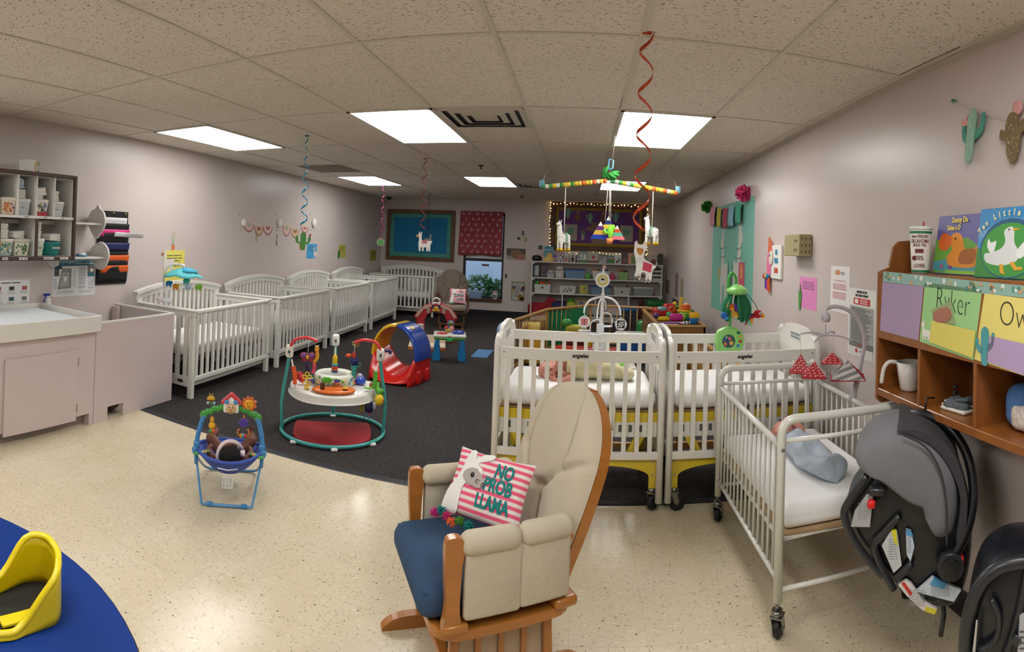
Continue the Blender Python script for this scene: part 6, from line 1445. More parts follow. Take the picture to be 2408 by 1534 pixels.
MB().sph((.345, -.13, .30), (.036, .03, .045), plastic('#e6c41e'), 12).sph((.375, -.14, .30), .01, plastic('#c9302a'), 8).build('yellow_hanging_toy', t)
b = MB().rbox((.27, -.14, .25), (.06, .04, .09), .018, plastic('#16164a'), 12).sph((.31, -.14, .26), (.02, .015, .03), mat('#b9bcc0', .5, noise=.5, nscale=90), 8).sph((.27, -.14, .2), .012, plastic('#c23a6a'), 8).build('navy_plush_toy', t)
MB().sph((.215, -.14, .235), (.018, .008, .032), mat('#a9a82a', .3, alpha=.8), 10).build('yellow_teether', t); MB().tube([(.255+.018*cos(a), -.14, .17+.018*sin(a)) for a in [2*pi*k/14 for k in range(14)]], .004, mat('#3f9ac0', .2, alpha=.8), 7, closed=True).build('blue_teether', t)
MB().sph((.40, .03, .64), (.02, .012, .012), plastic('#1a1450'), 8).sph((.43, .03, .63), (.014, .01, .02), plastic('#1a1450'), 8).sph((.385, .0, .615), .008, plastic('#e0b43a'), 6).build('navy_propeller_toy', t)
P = sp2([(-.30, -.05), (-.29, .16), (-.2, .175), (.2, .175), (.29, .16), (.30, -.05), (.27, -.2), (.13, -.30), (0, -.32), (-.13, -.30), (-.27, -.2)], 5)
q = thing('red_mat', 'red D-shaped cushion mat lying inside the jumper floor ring', 'mat', JL+V((0, 0, .0)), JR); MB().prism(P, .002, .024, mat('#a31f2a', .75, noise=.12, nscale=5, bump=.1), 'z').build('mat_cushion', q, bevel=.008)

# ---- red, blue and yellow toddler slide arch
t = thing('toddler_slide', 'red plastic slide with a yellow and blue arch over it, on the carpet', 'slide', (-1.90, 5.74, .0065), R(-12)); t.scale = (.86, .9, .87)
rd = plastic('#c81f1c', .25); bl_ = plastic('#173f96', .25); yl_ = plastic('#dfb01c', .25)
HW = .19
def S(u, v):                       # scooped seat: u across between the arch legs, v from the back to the front lip
    a = 2*u-1; y = .19-.53*v; f = max(0, (v-.68)/.32); base = .13-.08*v-.03*f; rise = (.23*(1-f)**1.3+.02)
    return V((a*(.30-.03*f*abs(a)), y+(.05*a*a if v > .9 else 0)*f, base+rise*abs(a)**2.2))
MB().grid(S, 22, 18, rd).build('slide_seat', t, solid=.016)
for s in (0, 1):
    q = MB().grid(lambda u, v: V((S(s, u).x*(1+.03*(1-v)), S(s, u).y, S(s, u).z*v)), 16, 4, rd).build('slide_side', t, solid=.016)
    for y in (-.08, .13): MB().rbox(((2*s-1)*.305, y, .08), (.05, .11, .16), .018, rd, 12).build('side_foot', t)
MB().add([S(k/12, 0)*1 for k in range(13)]+[V((S(k/12, 0).x, .19, 0)) for k in range(13)], [(k, k+1, k+14, k+13) for k in range(12)], rd).build('back_wall', t, solid=.016)
ar = lambda a: V((-.30*cos(a)*1.0, 0, .30+.37*sin(a)))
def arch(mb, a0, a1, mt, n=14):
    for s0, s1, o in ((-1, 1, .0), ):
        vs = []; fs = []
        for k in range(n+1):
            a = a0+(a1-a0)*k/n; p = ar(a); d = V((-cos(a), 0, sin(a))); w_ = HW*(1-.03*sin(a))
            pr_ = [(-w_, 0), (-w_, .028), (-w_+.04, .042), (w_-.04, .042), (w_, .028), (w_, 0), (w_-.03, -.006), (-w_+.03, -.006)]
            vs += [p+d*o_+V((0, y, 0)) for y, o_ in pr_]
        m_ = 8
        for k in range(n):
            for j in range(m_): fs.append((k*m_+j, k*m_+(j+1) % m_, (k+1)*m_+(j+1) % m_, (k+1)*m_+j))
        fs += [list(range(m_)), [n*m_+j for j in range(m_)]]; mb.add(vs, fs, mt, False)
    return mb
a1 = MB(); arch(a1, R(95), R(182), bl_).build('blue_arch', t, bevel=.008)
a2 = MB(); arch(a2, R(-2), R(93), yl_).build('yellow_arch', t, bevel=.008)
p = ar(R(118)); MB().rbox(p+V((.022, -.03, .036)), (.06, .05, .014), .006, yl_, 12, rot=M.Rotation(R(28), 3, 'Y')).build('yellow_inset', t)
p = ar(R(45)); MB().sph(p+V((-.03, 0, .03)), (.012, .05, .05), mat('#a37a14', .5), 12, M.Rotation(R(-45), 3, 'Y')).build('handle_slot', t)

# ---- small activity table
t = thing('activity_table', 'small toddler table with white and green top and blue legs', 'activity table', (-1.66, 6.98, .0065), R(14))
for sx in (-1, 1):
    for sy in (-1, 1):
        P = sp2([(-.045, .0), (.045, 0), (.042, .1), (.028, .2), (.012, .27), (-.03, .27), (-.036, .18), (-.05, .08)], 4)
        MB().prism([(sx*(x)+0, z) for x, z in P], -.035, .035, plastic('#1f78b4')).build('leg', t, bevel=.01).location = (sx*.165, sy*.1, 0)
MB().rbox((0, 0, .285), (.40, .29, .045), .02, plastic('#4f9a3a'), 24).build('green_rim', t); MB().rbox((0, 0, .315), (.42, .31, .035), .017, wp, 24).build('table_top', t)
MB().rbox((0, -.155, .27), (.09, .03, .05), .014, plastic('#22b05c'), 12).build('green_slider', t)
MB().lathe([(0, .33), (.075, .33), (.08, .35), (.07, .365), (0, .372)], plastic('#173f9c'), (.11, -.0, 0), 22).build('blue_drum', t); MB().lathe([(0, .33), (.07, .33), (.065, .345), (0, .35)], plastic('#c2303a'), (-.1, -.06, 0), 20).build('red_piano', t)
MB().sph((-.02, .06, .355), (.045, .03, .022), plastic('#a3902a'), 10).build('yellow_book', t); MB().sph((.02, .1, .375), (.035, .03, .035), plastic('#e08a8c'), 12).build('pink_pig', t); MB().sph((-.05, .12, .38), (.025, .025, .025), plastic('#c22a30'), 10).build('red_knob', t); MB().box((0, -.158, .315), (.04, .002, .008), mat('#c22f34', .5)).build('small_red_logo', t)

# ---- red barn arch playset with an open board book in front
t = thing('barn_playset', 'red barn-shaped arch play centre with white handle on top', 'play centre', (-2.14, 8.05, .0065), R(14))
rb = plastic('#b8232e', .4)
oa = [(-.33, .36), (-.30, .42), (-.2, .53), (-.07, .585), (.07, .585), (.2, .53), (.30, .42), (.33, .36), (.285, .34), (.285, 0), (.16, 0), (.165, .33), (.12, .42), (.05, .45), (-.05, .45), (-.12, .42), (-.165, .33), (-.16, 0), (-.285, 0), (-.285, .34)]
MB().prism(oa, -.05, .05, rb).build('barn_frame', t, bevel=.012)
q = MB(); rt = mat('#c7b8a8', .5); 
for s in (-1, 1):
    q.bar((s*.07, -.054, .555), (s*.2, -.054, .505), .036, .004, rt, up=(0, 1, 0)).bar((s*.205, -.054, .50), (s*.29, -.054, .38), .036, .004, rt, up=(0, 1, 0)); q.box((s*.115, -.054, .475), (.045, .004, .07), rt)
q.build('printed_tracks', t)
for s in (-1, 1): MB().bar((s*.105, -.058, .45), (s*.125, -.058, .50), .01, .003, mat('#6a5a50', .5), up=(0, 1, 0)).build('track_print', t)
MB().box((0, -.053, .505), (.13, .006, .10), mat('#2c2460', .5)).build('purple_window', t); MB().sph((0, -.06, .505), (.04, .012, .04), plastic('#dda81e'), 12).sph((-.035, -.06, .48), (.03, .01, .02), plastic('#c9921a'), 10).sph((.035, -.06, .48), (.03, .01, .02), plastic('#c9921a'), 10).build('chick_figure', t)
MB().tube([(-.055, 0, .59), (-.05, 0, .64), (0, 0, .665), (.05, 0, .64), (.055, 0, .59)], .012, wp, 10).bx(-.06, .06, -.055, -.02, .565, .60, wp, ch=.006).build('white_handle', t); MB().box((0, -.057, .575), (.05, .002, .014), mat('#c22f34', .5)).build('small_red_logo', t)
MB().lathe([(0, -.012), (.048, -.01), (.05, 0)], plastic('#4f9ab4'), (.225, -.052, .29), 18, 'y').prism([(-.04, 0), (.04, 0), (.03, -.06), (.0, -.05), (-.03, -.06)], -.008, 0, plastic('#4f9ab4'), c=(.225, -.052, .265)).build('blue_rosette', t); MB().lathe([(0, -.016), (.03, -.014), (.03, -.008)], plastic('#8c7a1e'), (.225, -.052, .29), 16, 'y').build('rosette_centre', t)
MB().sph((-.22, -.06, .25), (.055, .015, .03), mat('#d9cfc6', .5), 12).sph((-.2, -.06, .2), (.03, .015, .03), mat('#d9cfc6', .5), 10).build('cow_figure', t)
t = thing('floor_play_panel', 'open white play panel lying behind the small activity table', 'play panel', (-2.12, 7.55, .0065), R(14))
MB().bx(-.26, .26, -.16, .16, .02, .05, mat('#d9c9b4', .5), ch=.008).build('panel_base', t); MB().bx(-.26, .26, .15, .17, .03, .16, mat('#ded0bd', .5), ch=.006).build('panel_back', t)
MB().prism([(-.1, -.04), (-.1, .04), (-.05, 0)], .05, .053, mat('#b02a34', .5), 'z', c=(-.1, 0, 0)).build('red_arrow', t); MB().bx(-.26, .26, -.175, -.16, 0, .03, plastic('#d3822a')).build('orange_edge', t); MB().bx(-.262, .262, -.165, -.158, .028, .036, mat('#b0353a', .5)).build('red_line', t)
# ================================================================ playpen and wooden cabinet
pine = mat('#b58a52', .45, noise=.15, nscale=6, coat=.2, stretch=(4, 4, 1)); gslat = mat('#0f7a4a', .6)
pp = [(-.52, 4.12), (-.82, 6.35), (-.46, 7.84), (.16, 8.62), (1.08, 8.42), (1.02, 7.62)]
pp2 = [(1.2, 5.75), (1.25, 4.12), (-.52, 4.12)]
t = thing('playpen', 'wooden slatted playpen fence with green panel behind the rolling cribs', 'playpen', (0, 0, .0065))
segs = list(zip(pp, pp[1:]))+list(zip(pp2, pp2[1:]))
for i, (a, b) in enumerate(segs):
    L = sqrt((b[0]-a[0])**2+(b[1]-a[1])**2); q = MB(); hb = .55 if i > 5 else .61
    q.bar((*a, hb), (*b, hb), .045, .03, pine, ch=.005).bar((*a, .05), (*b, .05), .03, .05, pine, ch=.004)
    n = max(2, int(L/.095))
    for k in range(n+1): u = k/n; x, y = a[0]+(b[0]-a[0])*u, a[1]+(b[1]-a[1])*u; q.cyl((x, y, .05), (x, y, hb), .009, pine, seg=8)
    q.bar((*a, 0), (a[0], a[1], hb), .035, .04, pine, up=(0, 1, 0)); q.build('fence_panel', t)
MB().bar((-.44, 7.88, .31), (.10, 8.52, .31), .008, .54, gslat).build('green_panel', t)
MB().bar((-.80, 6.5, .43), (-.50, 7.75, .43), .006, .10, mat('#c9a437', .6)).build('yellow_panel', t)
cw = mat('#7a5424', .45, noise=.15, nscale=4, coat=.2, stretch=(3, 3, 1))
K0 = at(1548, 766, 'z', .68); K1 = at(1658, 766, 'z', .68); K2 = at(1531, 728, 'z', .68)
ux = (K1-K0).normalized(); Wd = (K1-K0).length; Ld = (K2-K0).y
t = thing('wooden_cabinet', 'brown wooden toy cabinet against the right wall with toys on top', 'cabinet', (K0.x, K0.y, .0065), 0)
MB().bx(0, Wd, 0, .02, 0, .67, cw).bx(0, Wd, Ld-.02, Ld, 0, .67, cw).bx(.0, .02, 0, Ld, 0, .67, cw).bx(Wd-.02, Wd, 0, Ld, 0, .67, cw).bx(.02, Wd-.02, .02, Ld-.02, .62, .635, cw).build('cabinet_body', t)
MB().bx(-.01, Wd+.01, -.01, .03, .66, .68, pine).bx(-.01, .03, .03, Ld, .66, .68, pine).bx(Wd-.02, Wd+.01, .03, Ld, .66, .68, pine).bx(-.01, Wd+.01, Ld-.02, Ld+.01, .66, .68, pine).build('top_edge', t)
CZ = .642
def tp(px, py, z=CZ): return at(px, py, 'z', z)
def toy(nm, lab, px, py, parts, cat='toy', rz=0):
    p = tp(px, py); o = thing(nm, lab, cat, p, rz)
    for name, mb in parts: mb.build(name, o)
    return o
def rings(cols, rr, h, seg=18):
    out = []
    for k, c in enumerate(cols): out.append(('stacking_ring', MB().tube([(rr[k]*.62*cos(a), rr[k]*.62*sin(a), h*(k+.5)) for a in [2*pi*j/seg for j in range(seg)]], h*.52, plastic(c), 8, closed=True)))
    return out
k = .9
toy('ring_stacker', 'big rainbow ring stacker on the cabinet, orange rings on top', 1612, 752, rings(['#1f7f9c', '#3f9a3a', '#7ab82e', '#e6b82a', '#e8641e', '#e8641e'], [.10, .105, .10, .09, .085, .075], .032)+[('post', MB().cyl((0, 0, 0), (0, 0, .215), .02, plastic('#ecd9a0')))])
toy('ring_stacker', 'yellow-necked stacker just left of the big rainbow one', 1600, 745, [('giraffe_neck', MB().rbox((0, 0, .12), (.045, .045, .22), .015, plastic('#e6bc2a'), 10).rbox((.01, 0, .235), (.06, .045, .03), .012, plastic('#e6bc2a'), 10))]+rings(['#4fa82e', '#8ac23a', '#e6c82a'], [.08, .075, .07], .03))
toy('ring_stacker', 'green-topped dark red stacker at the back of the cabinet top', 1586, 742, rings(['#1f5a8c', '#5a2a4a', '#a82a3a', '#6a9a2a'], [.095, .09, .08, .075], .034)+[('yellow_knob', MB().sph((0, 0, .16), (.03, .03, .025), plastic('#e6c82a'), 12))])
toy('red_vehicle', 'large red toy vehicle at the back left of the cabinet top', 1562, 744, [('vehicle_body', MB().rbox((0, 0, .06), (.32, .2, .11), .04, plastic('#b81f24'), 18).rbox((.06, .0, .12), (.16, .16, .09), .04, plastic('#b81f24'), 14)), ('wheel_ring', MB().lathe([(.02, -.10), (.05, -.105), (.05, -.09)], plastic('#d8603a'), (.08, 0, .1), 16, 'y')), ('grey_hood', MB().sph((-.04, -.06, .10), (.08, .05, .035), plastic('#7aa0a4'), 12))])
toy('rattle_car', 'yellow rattle toy with purple and green balls on the cabinet top', 1556, 754, [('yellow_base', MB().rbox((.02, 0, .025), (.16, .08, .05), .02, plastic('#e6c01e'), 12)), ('purple_ball', MB().sph((-.07, -.01, .06), .038, plastic('#4a2a6a'), 12)), ('green_ball', MB().sph((.09, 0, .07), .04, plastic('#2f9a5a'), 12))])
toy('pink_purse_toy', 'bright pink and magenta toy in the middle of the cabinet top', 1590, 756, [('toy_body', MB().rbox((0, 0, .05), (.17, .1, .09), .035, plastic('#c8288a'), 14)), ('green_side', MB().sph((.09, 0, .05), (.03, .04, .045), plastic('#9ab82e'), 10))])
toy('pink_tray_toy', 'pale pink oval toy tray lying on the cabinet top', 1584, 762, [('tray_body', MB().lathe([(0, 0), (.12, 0), (.13, .018), (.115, .02), (.11, .01), (0, .01)], plastic('#d88ab4'), seg=24, sy=.5)), ('tray_picture', MB().lathe([(0, .0105), (.06, .0125)], plastic('#4a6a4a'), (-.03, 0, 0), 14, sy=.5))])
toy('purple_plate_toy', 'flat purple toy near the front left of the cabinet top', 1568, 763, [('plate_body', MB().rbox((0, 0, .012), (.2, .06, .022), .01, plastic('#6a3a9c'), 14)), ('blue_end', MB().rbox((.12, 0, .012), (.07, .05, .02), .009, plastic('#3a4a9c'), 10))])
toy('cream_rattle', 'cream flat toy at the front edge of the cabinet top', 1580, 766, [('rattle_body', MB().rbox((0, 0, .01), (.16, .03, .018), .008, plastic('#d8c894'), 12))])
toy('zebra_toy', 'small black and white toy at the front of the cabinet top', 1614, 764, [('toy_body', MB().rbox((0, 0, .022), (.09, .04, .04), .015, mat('#dcdcda', .5), 12)), ('black_stripe', MB().rbox((-.02, -.002, .024), (.014, .041, .042), .006, mat('#161616', .5), 8).rbox((.02, -.002, .024), (.014, .041, .042), .006, mat('#161616', .5), 8))])
toy('toy_toolbox', 'yellow and blue toy box with handle at the right front of the cabinet', 1633, 763, [('blue_box', MB().rbox((0, .02, .04), (.11, .08, .08), .01, plastic('#1a6aa8'), 10)), ('yellow_lid', MB().rbox((0, .02, .105), (.12, .09, .07), .018, plastic('#e8b41e'), 12)), ('red_slot', MB().rbox((0, .02, .142), (.05, .03, .006), .0025, plastic('#c9641e'), 8))])
toy('yellow_duck_toy', 'small yellow toy with green top behind the toy box', 1624, 752, [('toy_body', MB().sph((0, 0, .05), (.035, .03, .05), plastic('#e6c42a'), 12)), ('green_top', MB().sph((.01, 0, .11), (.035, .02, .018), plastic('#4a8a2a'), 10))])
# toys on the floor inside the playpen
def ptoy(nm, lab, x, y, parts):
    o = thing(nm, lab, 'toy', (x, y, .0065)); [mb.build(n_, o) for n_, mb in parts]
ptoy('orange_saucer', 'round orange toy seat inside the playpen behind the first rolling crib', -.13, 5.5, [('saucer_rim', MB().lathe([(.10, .33), (.21, .345), (.22, .38), (.19, .405), (.12, .39)], plastic('#e2721a'), seg=28)), ('saucer_base', MB().lathe([(.20, 0), (.22, .02), (.12, .1), (.1, .33)], plastic('#2a4a9c'), seg=24))])
ptoy('activity_board', 'white toddler activity board with blue and green buttons inside the playpen', .36, 5.2, [('board_top', MB().rbox((0, 0, .40), (.36, .2, .04), .018, wp, 18)), ('leg', MB().rbox((.15, 0, .19), (.05, .12, .38), .02, plastic('#1c3f9c'), 10)), ('leg', MB().rbox((-.15, 0, .19), (.05, .12, .38), .02, plastic('#1c3f9c'), 10)), ('blue_button', MB().sph((-.08, -.04, .43), (.05, .035, .02), plastic('#1f7aa8'), 12)), ('green_button', MB().sph((.07, -.04, .43), (.05, .035, .02), plastic('#6ac22e'), 12))])
ptoy('yellow_castle', 'yellow toy house glowing behind the left playpen slats', -.62, 7.1, [('castle_wall', MB().rbox((0, 0, .2), (.28, .2, .4), .03, plastic('#dca83a'), 12)), ('castle_roof', MB().rbox((0, 0, .46), (.24, .16, .12), .04, plastic('#e6c86a'), 12))])  # plain yellow walls, paler yellow roof
ptoy('dino_toy', 'green and yellow toy animal seen through the green playpen slats', -.05, 7.7, [('toy_body', MB().rbox((0, 0, .36), (.3, .14, .14), .05, plastic('#b0a82a'), 14)), ('head', MB().sph((-.13, 0, .44), (.08, .06, .07), plastic('#3a8a3a'), 12)), ('stand', MB().rbox((0, 0, .15), (.28, .16, .28), .03, plastic('#6a2a2a'), 10))])
ptoy('red_bench', 'long red toy bench low inside the playpen', .1, 6.6, [('bench_top', MB().rbox((0, 0, .27), (.8, .2, .1), .03, plastic('#b0241f'), 14)), ('leg', MB().rbox((-.3, 0, .11), (.08, .16, .22), .02, plastic('#b0241f'), 10)), ('leg', MB().rbox((.3, 0, .11), (.08, .16, .22), .02, plastic('#b0241f'), 10))])
ptoy('orange_walker', 'orange and yellow toy walker inside the playpen behind the mobile', .22, 7.2, [('walker_body', MB().rbox((0, 0, .2), (.2, .18, .4), .05, plastic('#c8781a'), 12)), ('yellow_panel', MB().rbox((-.1, -.05, .3), (.1, .12, .2), .03, plastic('#dcb81e'), 10))])
ptoy('white_play_table', 'white topped blue play table in the playpen near the wooden cabinet', .72, 7.4, [('table_top', MB().rbox((0, 0, .36), (.46, .3, .05), .02, plastic('#c9ccc8'), 14)), ('blue_base', MB().rbox((0, 0, .17), (.38, .24, .33), .03, plastic('#1f5a9c'), 12))])
ptoy('green_chair_toy', 'tall green plastic toy in the far right playpen corner', .93, 7.95, [('toy_body', MB().rbox((0, 0, .24), (.22, .2, .48), .06, plastic('#0f7a3c'), 12))])
ptoy('yellow_cup_toy', 'small yellow cup toy inside the playpen near its left side', -.47, 4.75, [('cup', MB().lathe([(0, .37), (.05, .37), (.055, .43), (.03, .45), (0, .45)], plastic('#e6c42a'), seg=14)), ('stand', MB().rbox((0, 0, .18), (.2, .16, .36), .03, mat('#c9a070', .6), 12))])
ptoy('teal_pink_ball_toy', 'blue and lilac rounded toy peeking over the near left playpen rail', -.85, 6.25, [('ball', MB().sph((0, 0, .52), (.09, .09, .11), plastic('#8fb0d8'), 16)), ('blue_base', MB().lathe([(0, 0), (.1, 0), (.09, .42), (0, .44)], plastic('#3f8ac8'), seg=16))])
ptoy('green_ring_toy', 'bright green round toy tray under the second rolling crib', 1.12, 4.7, [('tray', MB().lathe([(0, .36), (.17, .36), (.18, .41), (.165, .40), (0, .37)], plastic('#1fae4c'), seg=24)), ('blue_leg', MB().lathe([(0, 0), (.09, 0), (.07, .2), (.05, .36)], plastic('#4fa0d8'), seg=16))])
MB().bx(-1.42, -1.2, 7.2, 7.75, .0065, .012, mat('#4a7aa8', .7), ch=.002).build('floor_mat', label='small light blue foam mat on the carpet left of the playpen', cat='mat')

# ================================================================ right wall decoration
t, w, h = paper('r', (1674, 476), (1759, 742), '#74b5a4', 'llama_banner', 'tall teal paper banner with two white llamas on the right wall', 'banner')
def L2(f, s, x0, z0): return [(x0+f*x*s, z0+z*s) for x, z in [(-.16, 0), (-.06, 0), (-.04, .28), (.1, .28), (.12, 0), (.22, 0), (.26, .5), (.24, .62), (.06, .58), (.02, .78), (.0, 1.0), (.04, 1.14), (.0, 1.17), (-.03, 1.06), (-.08, 1.05), (-.13, 1.16), (-.17, 1.12), (-.13, 1.0), (-.2, .95), (-.2, .86), (-.12, .84), (-.13, .6), (-.18, .4)]]
q = MB(); flat(q, L2(1, h*.62, -w*.16, -h*.42), mat('#c5c5bb', .8), 2); q.build('llama_print', t)
q = MB(); flat(q, L2(-1, h*.66, w*.2, -h*.42), mat('#cbcbc2', .8), 2); q.build('llama_print', t)
q = MB(); flat(q, rect(w*.22, w*.34, -h*.28, -h*.02), mat('#c4526a', .8), 3); flat(q, rect(w*.26, w*.30, -h*.15, -h*.04), mat('#d8a04a', .8), 4); flat(q, [(-w*.33, h*.02-h*.1), (-w*.22, -h*.12), (-w*.27, -h*.24)], mat('#a8a86a', .8), 3); q.build('saddle_blanket', t)
q = MB()
for s, x in ((1, -.02), (-1, .06)): flat(q, [(x*w+s*a*w*.05, -h*.42+b*h) for a, b in ((-.4, 0), (.4, 0), (1.2, .25), (.6, .32), (.3, .15), (0, .4), (-.4, .35), (-.2, .12))], mat('#3f6a5c', .8), 1)
q.build('grass_print', t)
for z in (.10, .02):
    for x in (-.2, .2): MB().tube([(x*w-w*.07, -.006, z*h), (x*w, -.007, z*h-h*.015), (x*w+w*.07, -.006, z*h+.002)], .003, mat('#4a4a44', .8), 5).build('necklace_print', t)
F = WF('r', 1675, 488); e = F.p(1755, 478)
t = F.thing('ribbon_garland', 'thin cord with five hanging pastel ribbons over the teal banner', 'garland')
pts = smooth_path([(F.p(1675, 486)[0], -.02, F.p(1675, 486)[1]), (F.p(1700, 493)[0], -.03, F.p(1700, 493)[1]), (F.p(1748, 482)[0], -.02, F.p(1748, 482)[1])], 6); MB().tube(pts, .003, mat('#8fae98', .8), 5).build('cord', t)
for px0, px1, py0, py1, c in ((1678, 1688, 488, 530, '#d08a9c'), (1694, 1702, 491, 533, '#c9bc3a'), (1708, 1718, 491, 536, '#b04a62'), (1721, 1733, 487, 532, '#8fbdd0'), (1738, 1750, 482, 525, '#4fae94')):
    a, b = F.p(px0, py0), F.p(px1, py1); MB().grid(lambda u, v: V((a[0]+(b[0]-a[0])*u+.01*sin(v*4)*(1-u), -.035-.012*sin(u*6+v*3), a[1]+(b[1]-a[1])*v)), 6, 8, mat(c, .85)).build('ribbon', t, solid=.002)
def pom(px, py, r, c, lab, off=.05):
    F = WF('r', px, py, off); q = MB(); rr = random.Random(px); m1 = mat(c, .9, noise=.15, nscale=20)
    for k in range(110):
        d = V((rr.gauss(0, 1), rr.gauss(0, 1), rr.gauss(0, 1))).normalized(); a = d.cross(V((rr.gauss(0, 1), rr.gauss(0, 1), rr.gauss(0, 1)))).normalized(); b_ = d.cross(a); w_ = r*.28
        q.add([d*r*.25, d*r*.8+a*w_, d*r*rr.uniform(.9, 1.1)+b_*w_*.4, d*r*.8-a*w_], [(0, 1, 2, 3)], m1)
    q.sph((0, 0, 0), r*.6, m1, 10).build('tissue_pompom', label=lab, cat='pompom', loc=F.O, rz=F.rz)
pom(1750, 455, .092, '#d8447e', 'hot pink tissue pompom at the upper right corner of the teal banner'); pom(1663, 487, .085, '#3f9a2a', 'bright green tissue pompom left of the teal banner')
# plaque
F = WF('r', 1830, 617); t = F.thing('llama_plaque', 'white wooden NO PROB LLAMA plaque with pompom tassels on the right wall', 'wall plaque')
a, b = F.p(1820, 578), F.p(1841, 655); W_ = b[0]-a[0]; x0 = a[0]; zt, zb = F.p(1830, 577)[1], F.p(1830, 656)[1]
MB().bx(x0, b[0], -.022, -.002, zb, zt, mat('#e8e6e0', .5), ch=.002).build('board', t)
cx = (x0+b[0])/2; hh = zt-zb
for w_, z, c in (('NO', .78, '#1f86a8'), ('PROB', .53, '#1f86a8'), ('LLAMA', .24, '#d8532a')): text(w_, hh*.21, mat(c, .6), t, (cx+.012, -.024, zb+hh*z), sx=.62 if len(w_) < 5 else .52, bold=.003)
P = sp2([(x0-.10, zb+.02), (x0-.01, zb+.02), (x0+.02, zb+hh*.5), (x0+.03, zt-.05), (x0-.01, zt+.0), (x0-.08, zt-.05), (x0-.1, zb+hh*.5)], 3)
MB().prism([(x, z) for x, z in P], -.026, -.008, mat('#e0709a', .6)).build('pink_neck', t); MB().prism(circ(.045, 14, x0+.015, zb+hh*.62, rz=.06), -.034, -.026, mat('#dcd6c4', .6)).build('llama_face', t); MB().sph((x0, -.036, zb+hh*.68), .008, mat('#222222', .4), 8).build('eye', t)
q = MB()
for k in range(3): q.prism([(x0-.07+.03*k, zt-.06), (x0-.045+.03*k, zt-.06), (x0-.05+.03*k, zt+.07-.02*k), (x0-.065+.03*k, zt+.06-.02*k)], -.03, -.02, mat('#e0764a', .6))
q.build('orange_mane', t)
for k, (c, x) in enumerate((('#c22a5a', -.13), ('#e6b82a', -.09), ('#2a8ab4', -.05))): MB().sph((x0+x, -.03, zb+.01), .024, mat(c, .95, bump=1, bscale=120), 12).build('pompom', t); MB().prism([(x0+x+.0, zb), (x0+x+.028, zb), (x0+x+.034, zb-.1-.012*k), (x0+x+.004, zb-.09-.01*k)], -.034, -.02, mat(('#2a3a9c', '#c22a7a', '#e0642a')[k], .9)).build('tassel', t)
# metal junction box
F = WF('r', 1893, 578); a, b = F.p(1878, 558), F.p(1915, 605); zt, zb = F.p(1890, 553)[1], F.p(1890, 603)[1]
t = F.thing('metal_box', 'olive-grey metal box with keyhole slots mounted on the right wall', 'metal box'); tan = mat('#a39a72', .5, noise=.04); w_ = .19; pass_ = 0
MB().bx(-.17, .14, -.10, -.002, zb, zt, tan, ch=.004).build('box_body', t)
q = MB()
for i in range(3):
    for j in range(3): q.sph((.14, -.02-.03*i, zb+(zt-zb)*(.2+.3*j)), (.003, .004, .010), mat('#3a3424', .6), 8)
for j in (.28, .7):
    for x in (.05, .085): q.sph((x, -.10, zb+(zt-zb)*j), (.009, .003, .012), mat('#3a3424', .6), 8)
q.build('keyhole_slot', t)
t, w, h = paper('r', (1880, 648), (1919, 731), '#e08ac0', 'wall_note', 'pink note with a green cactus cutout on the right wall', 'note'); q = MB(); words(q, -w*.3, w*.4, h*.1, h*.38, 5, mat('#5a2a4a', .7), -.002, .6, .1); q.build('handwriting', t)
flat(MB(), [(x*.06-w*.42, z*.10-h*.22) for x, z in sp2([(-.2, -.8), (.2, -.8), (.5, .1), (.45, .7), (.25, .2), (.1, 1), (-.1, 1), (-.2, .2), (-.45, .6), (-.5, .1)], 2)], mat('#4f9a42', .7), 4).build('cactus_sticker', t)
t, w, h = paper('r', (1954, 623), (1996, 738), '#e6e2e0', 'laminated_sheet', 'laminated white sheet with red text and small baby picture, right wall', 'poster'); rdt = mat('#b0484a', .7); q = MB()
words(q, -w*.3, w*.35, h*.16, h*.2, 2, rdt, -.002, .7); words(q, -w*.36, w*.38, -h*.02, h*.12, 5, rdt, -.002, .8, .1); words(q, -w*.36, w*.38, -h*.22, -h*.06, 6, rdt, -.002, .8, .1); words(q, w*.05, w*.3, h*.31, h*.38, 2, mat('#4a4a6a', .7), -.002, .9); flat(q, circ(w*.14, 10, -w*.12, h*.36, rz=h*.06), mat('#c98a62', .6), 1); q.build('printed_content', t)
t, w, h = paper('r', (1996, 672), (2056, 850), '#e3e2de', 'evacuation_poster', 'tall grey and white infant evacuation guidelines poster on the right wall', 'poster'); q = MB()
flat(q, rect(-w*.44, w*.44, -h*.46, h*.24), mat('#a9aaa6', .6), 1); flat(q, rect(-w*.44, w*.44, -h*.36, -h*.28), mat('#6f6f6e', .6), 2); flat(q, rect(-w*.44, w*.44, -h*.49, -h*.365), mat('#dad9d6', .6), 2); flat(q, rect(-w*.3, w*.3, h*.265, h*.36), mat('#c22a2c', .5), 1)
flat(q, rect(-w*.25, -w*.12, h*.28, h*.345), mat('#e8e2e0', .5), 2); words(q, -w*.05, w*.24, h*.275, h*.35, 3, mat('#f0dcdc', .6), -.004, .9, .05); words(q, -w*.38, w*.4, -h*.27, h*.22, 26, mat('#3a3a3a', .7), -.0035, .75, .35); words(q, -w*.1, w*.2, -h*.335, -h*.305, 1, mat('#c23a3a', .6), -.0055, .9)
flat(q, circ(.014, 10, -w*.15, -h*.41), mat('#c22a2c', .6), 3); words(q, -w*.05, w*.1, -h*.42, -h*.4, 1, mat('#4a4a4a', .7), -.0055, .9); q.build('printed_content', t)
text('GUIDELINES FOR SAFE\nEVACUATION OF INFANTS', h*.052, mat('#262626', .6), t, (0, -.003, h*.425), sx=.64)
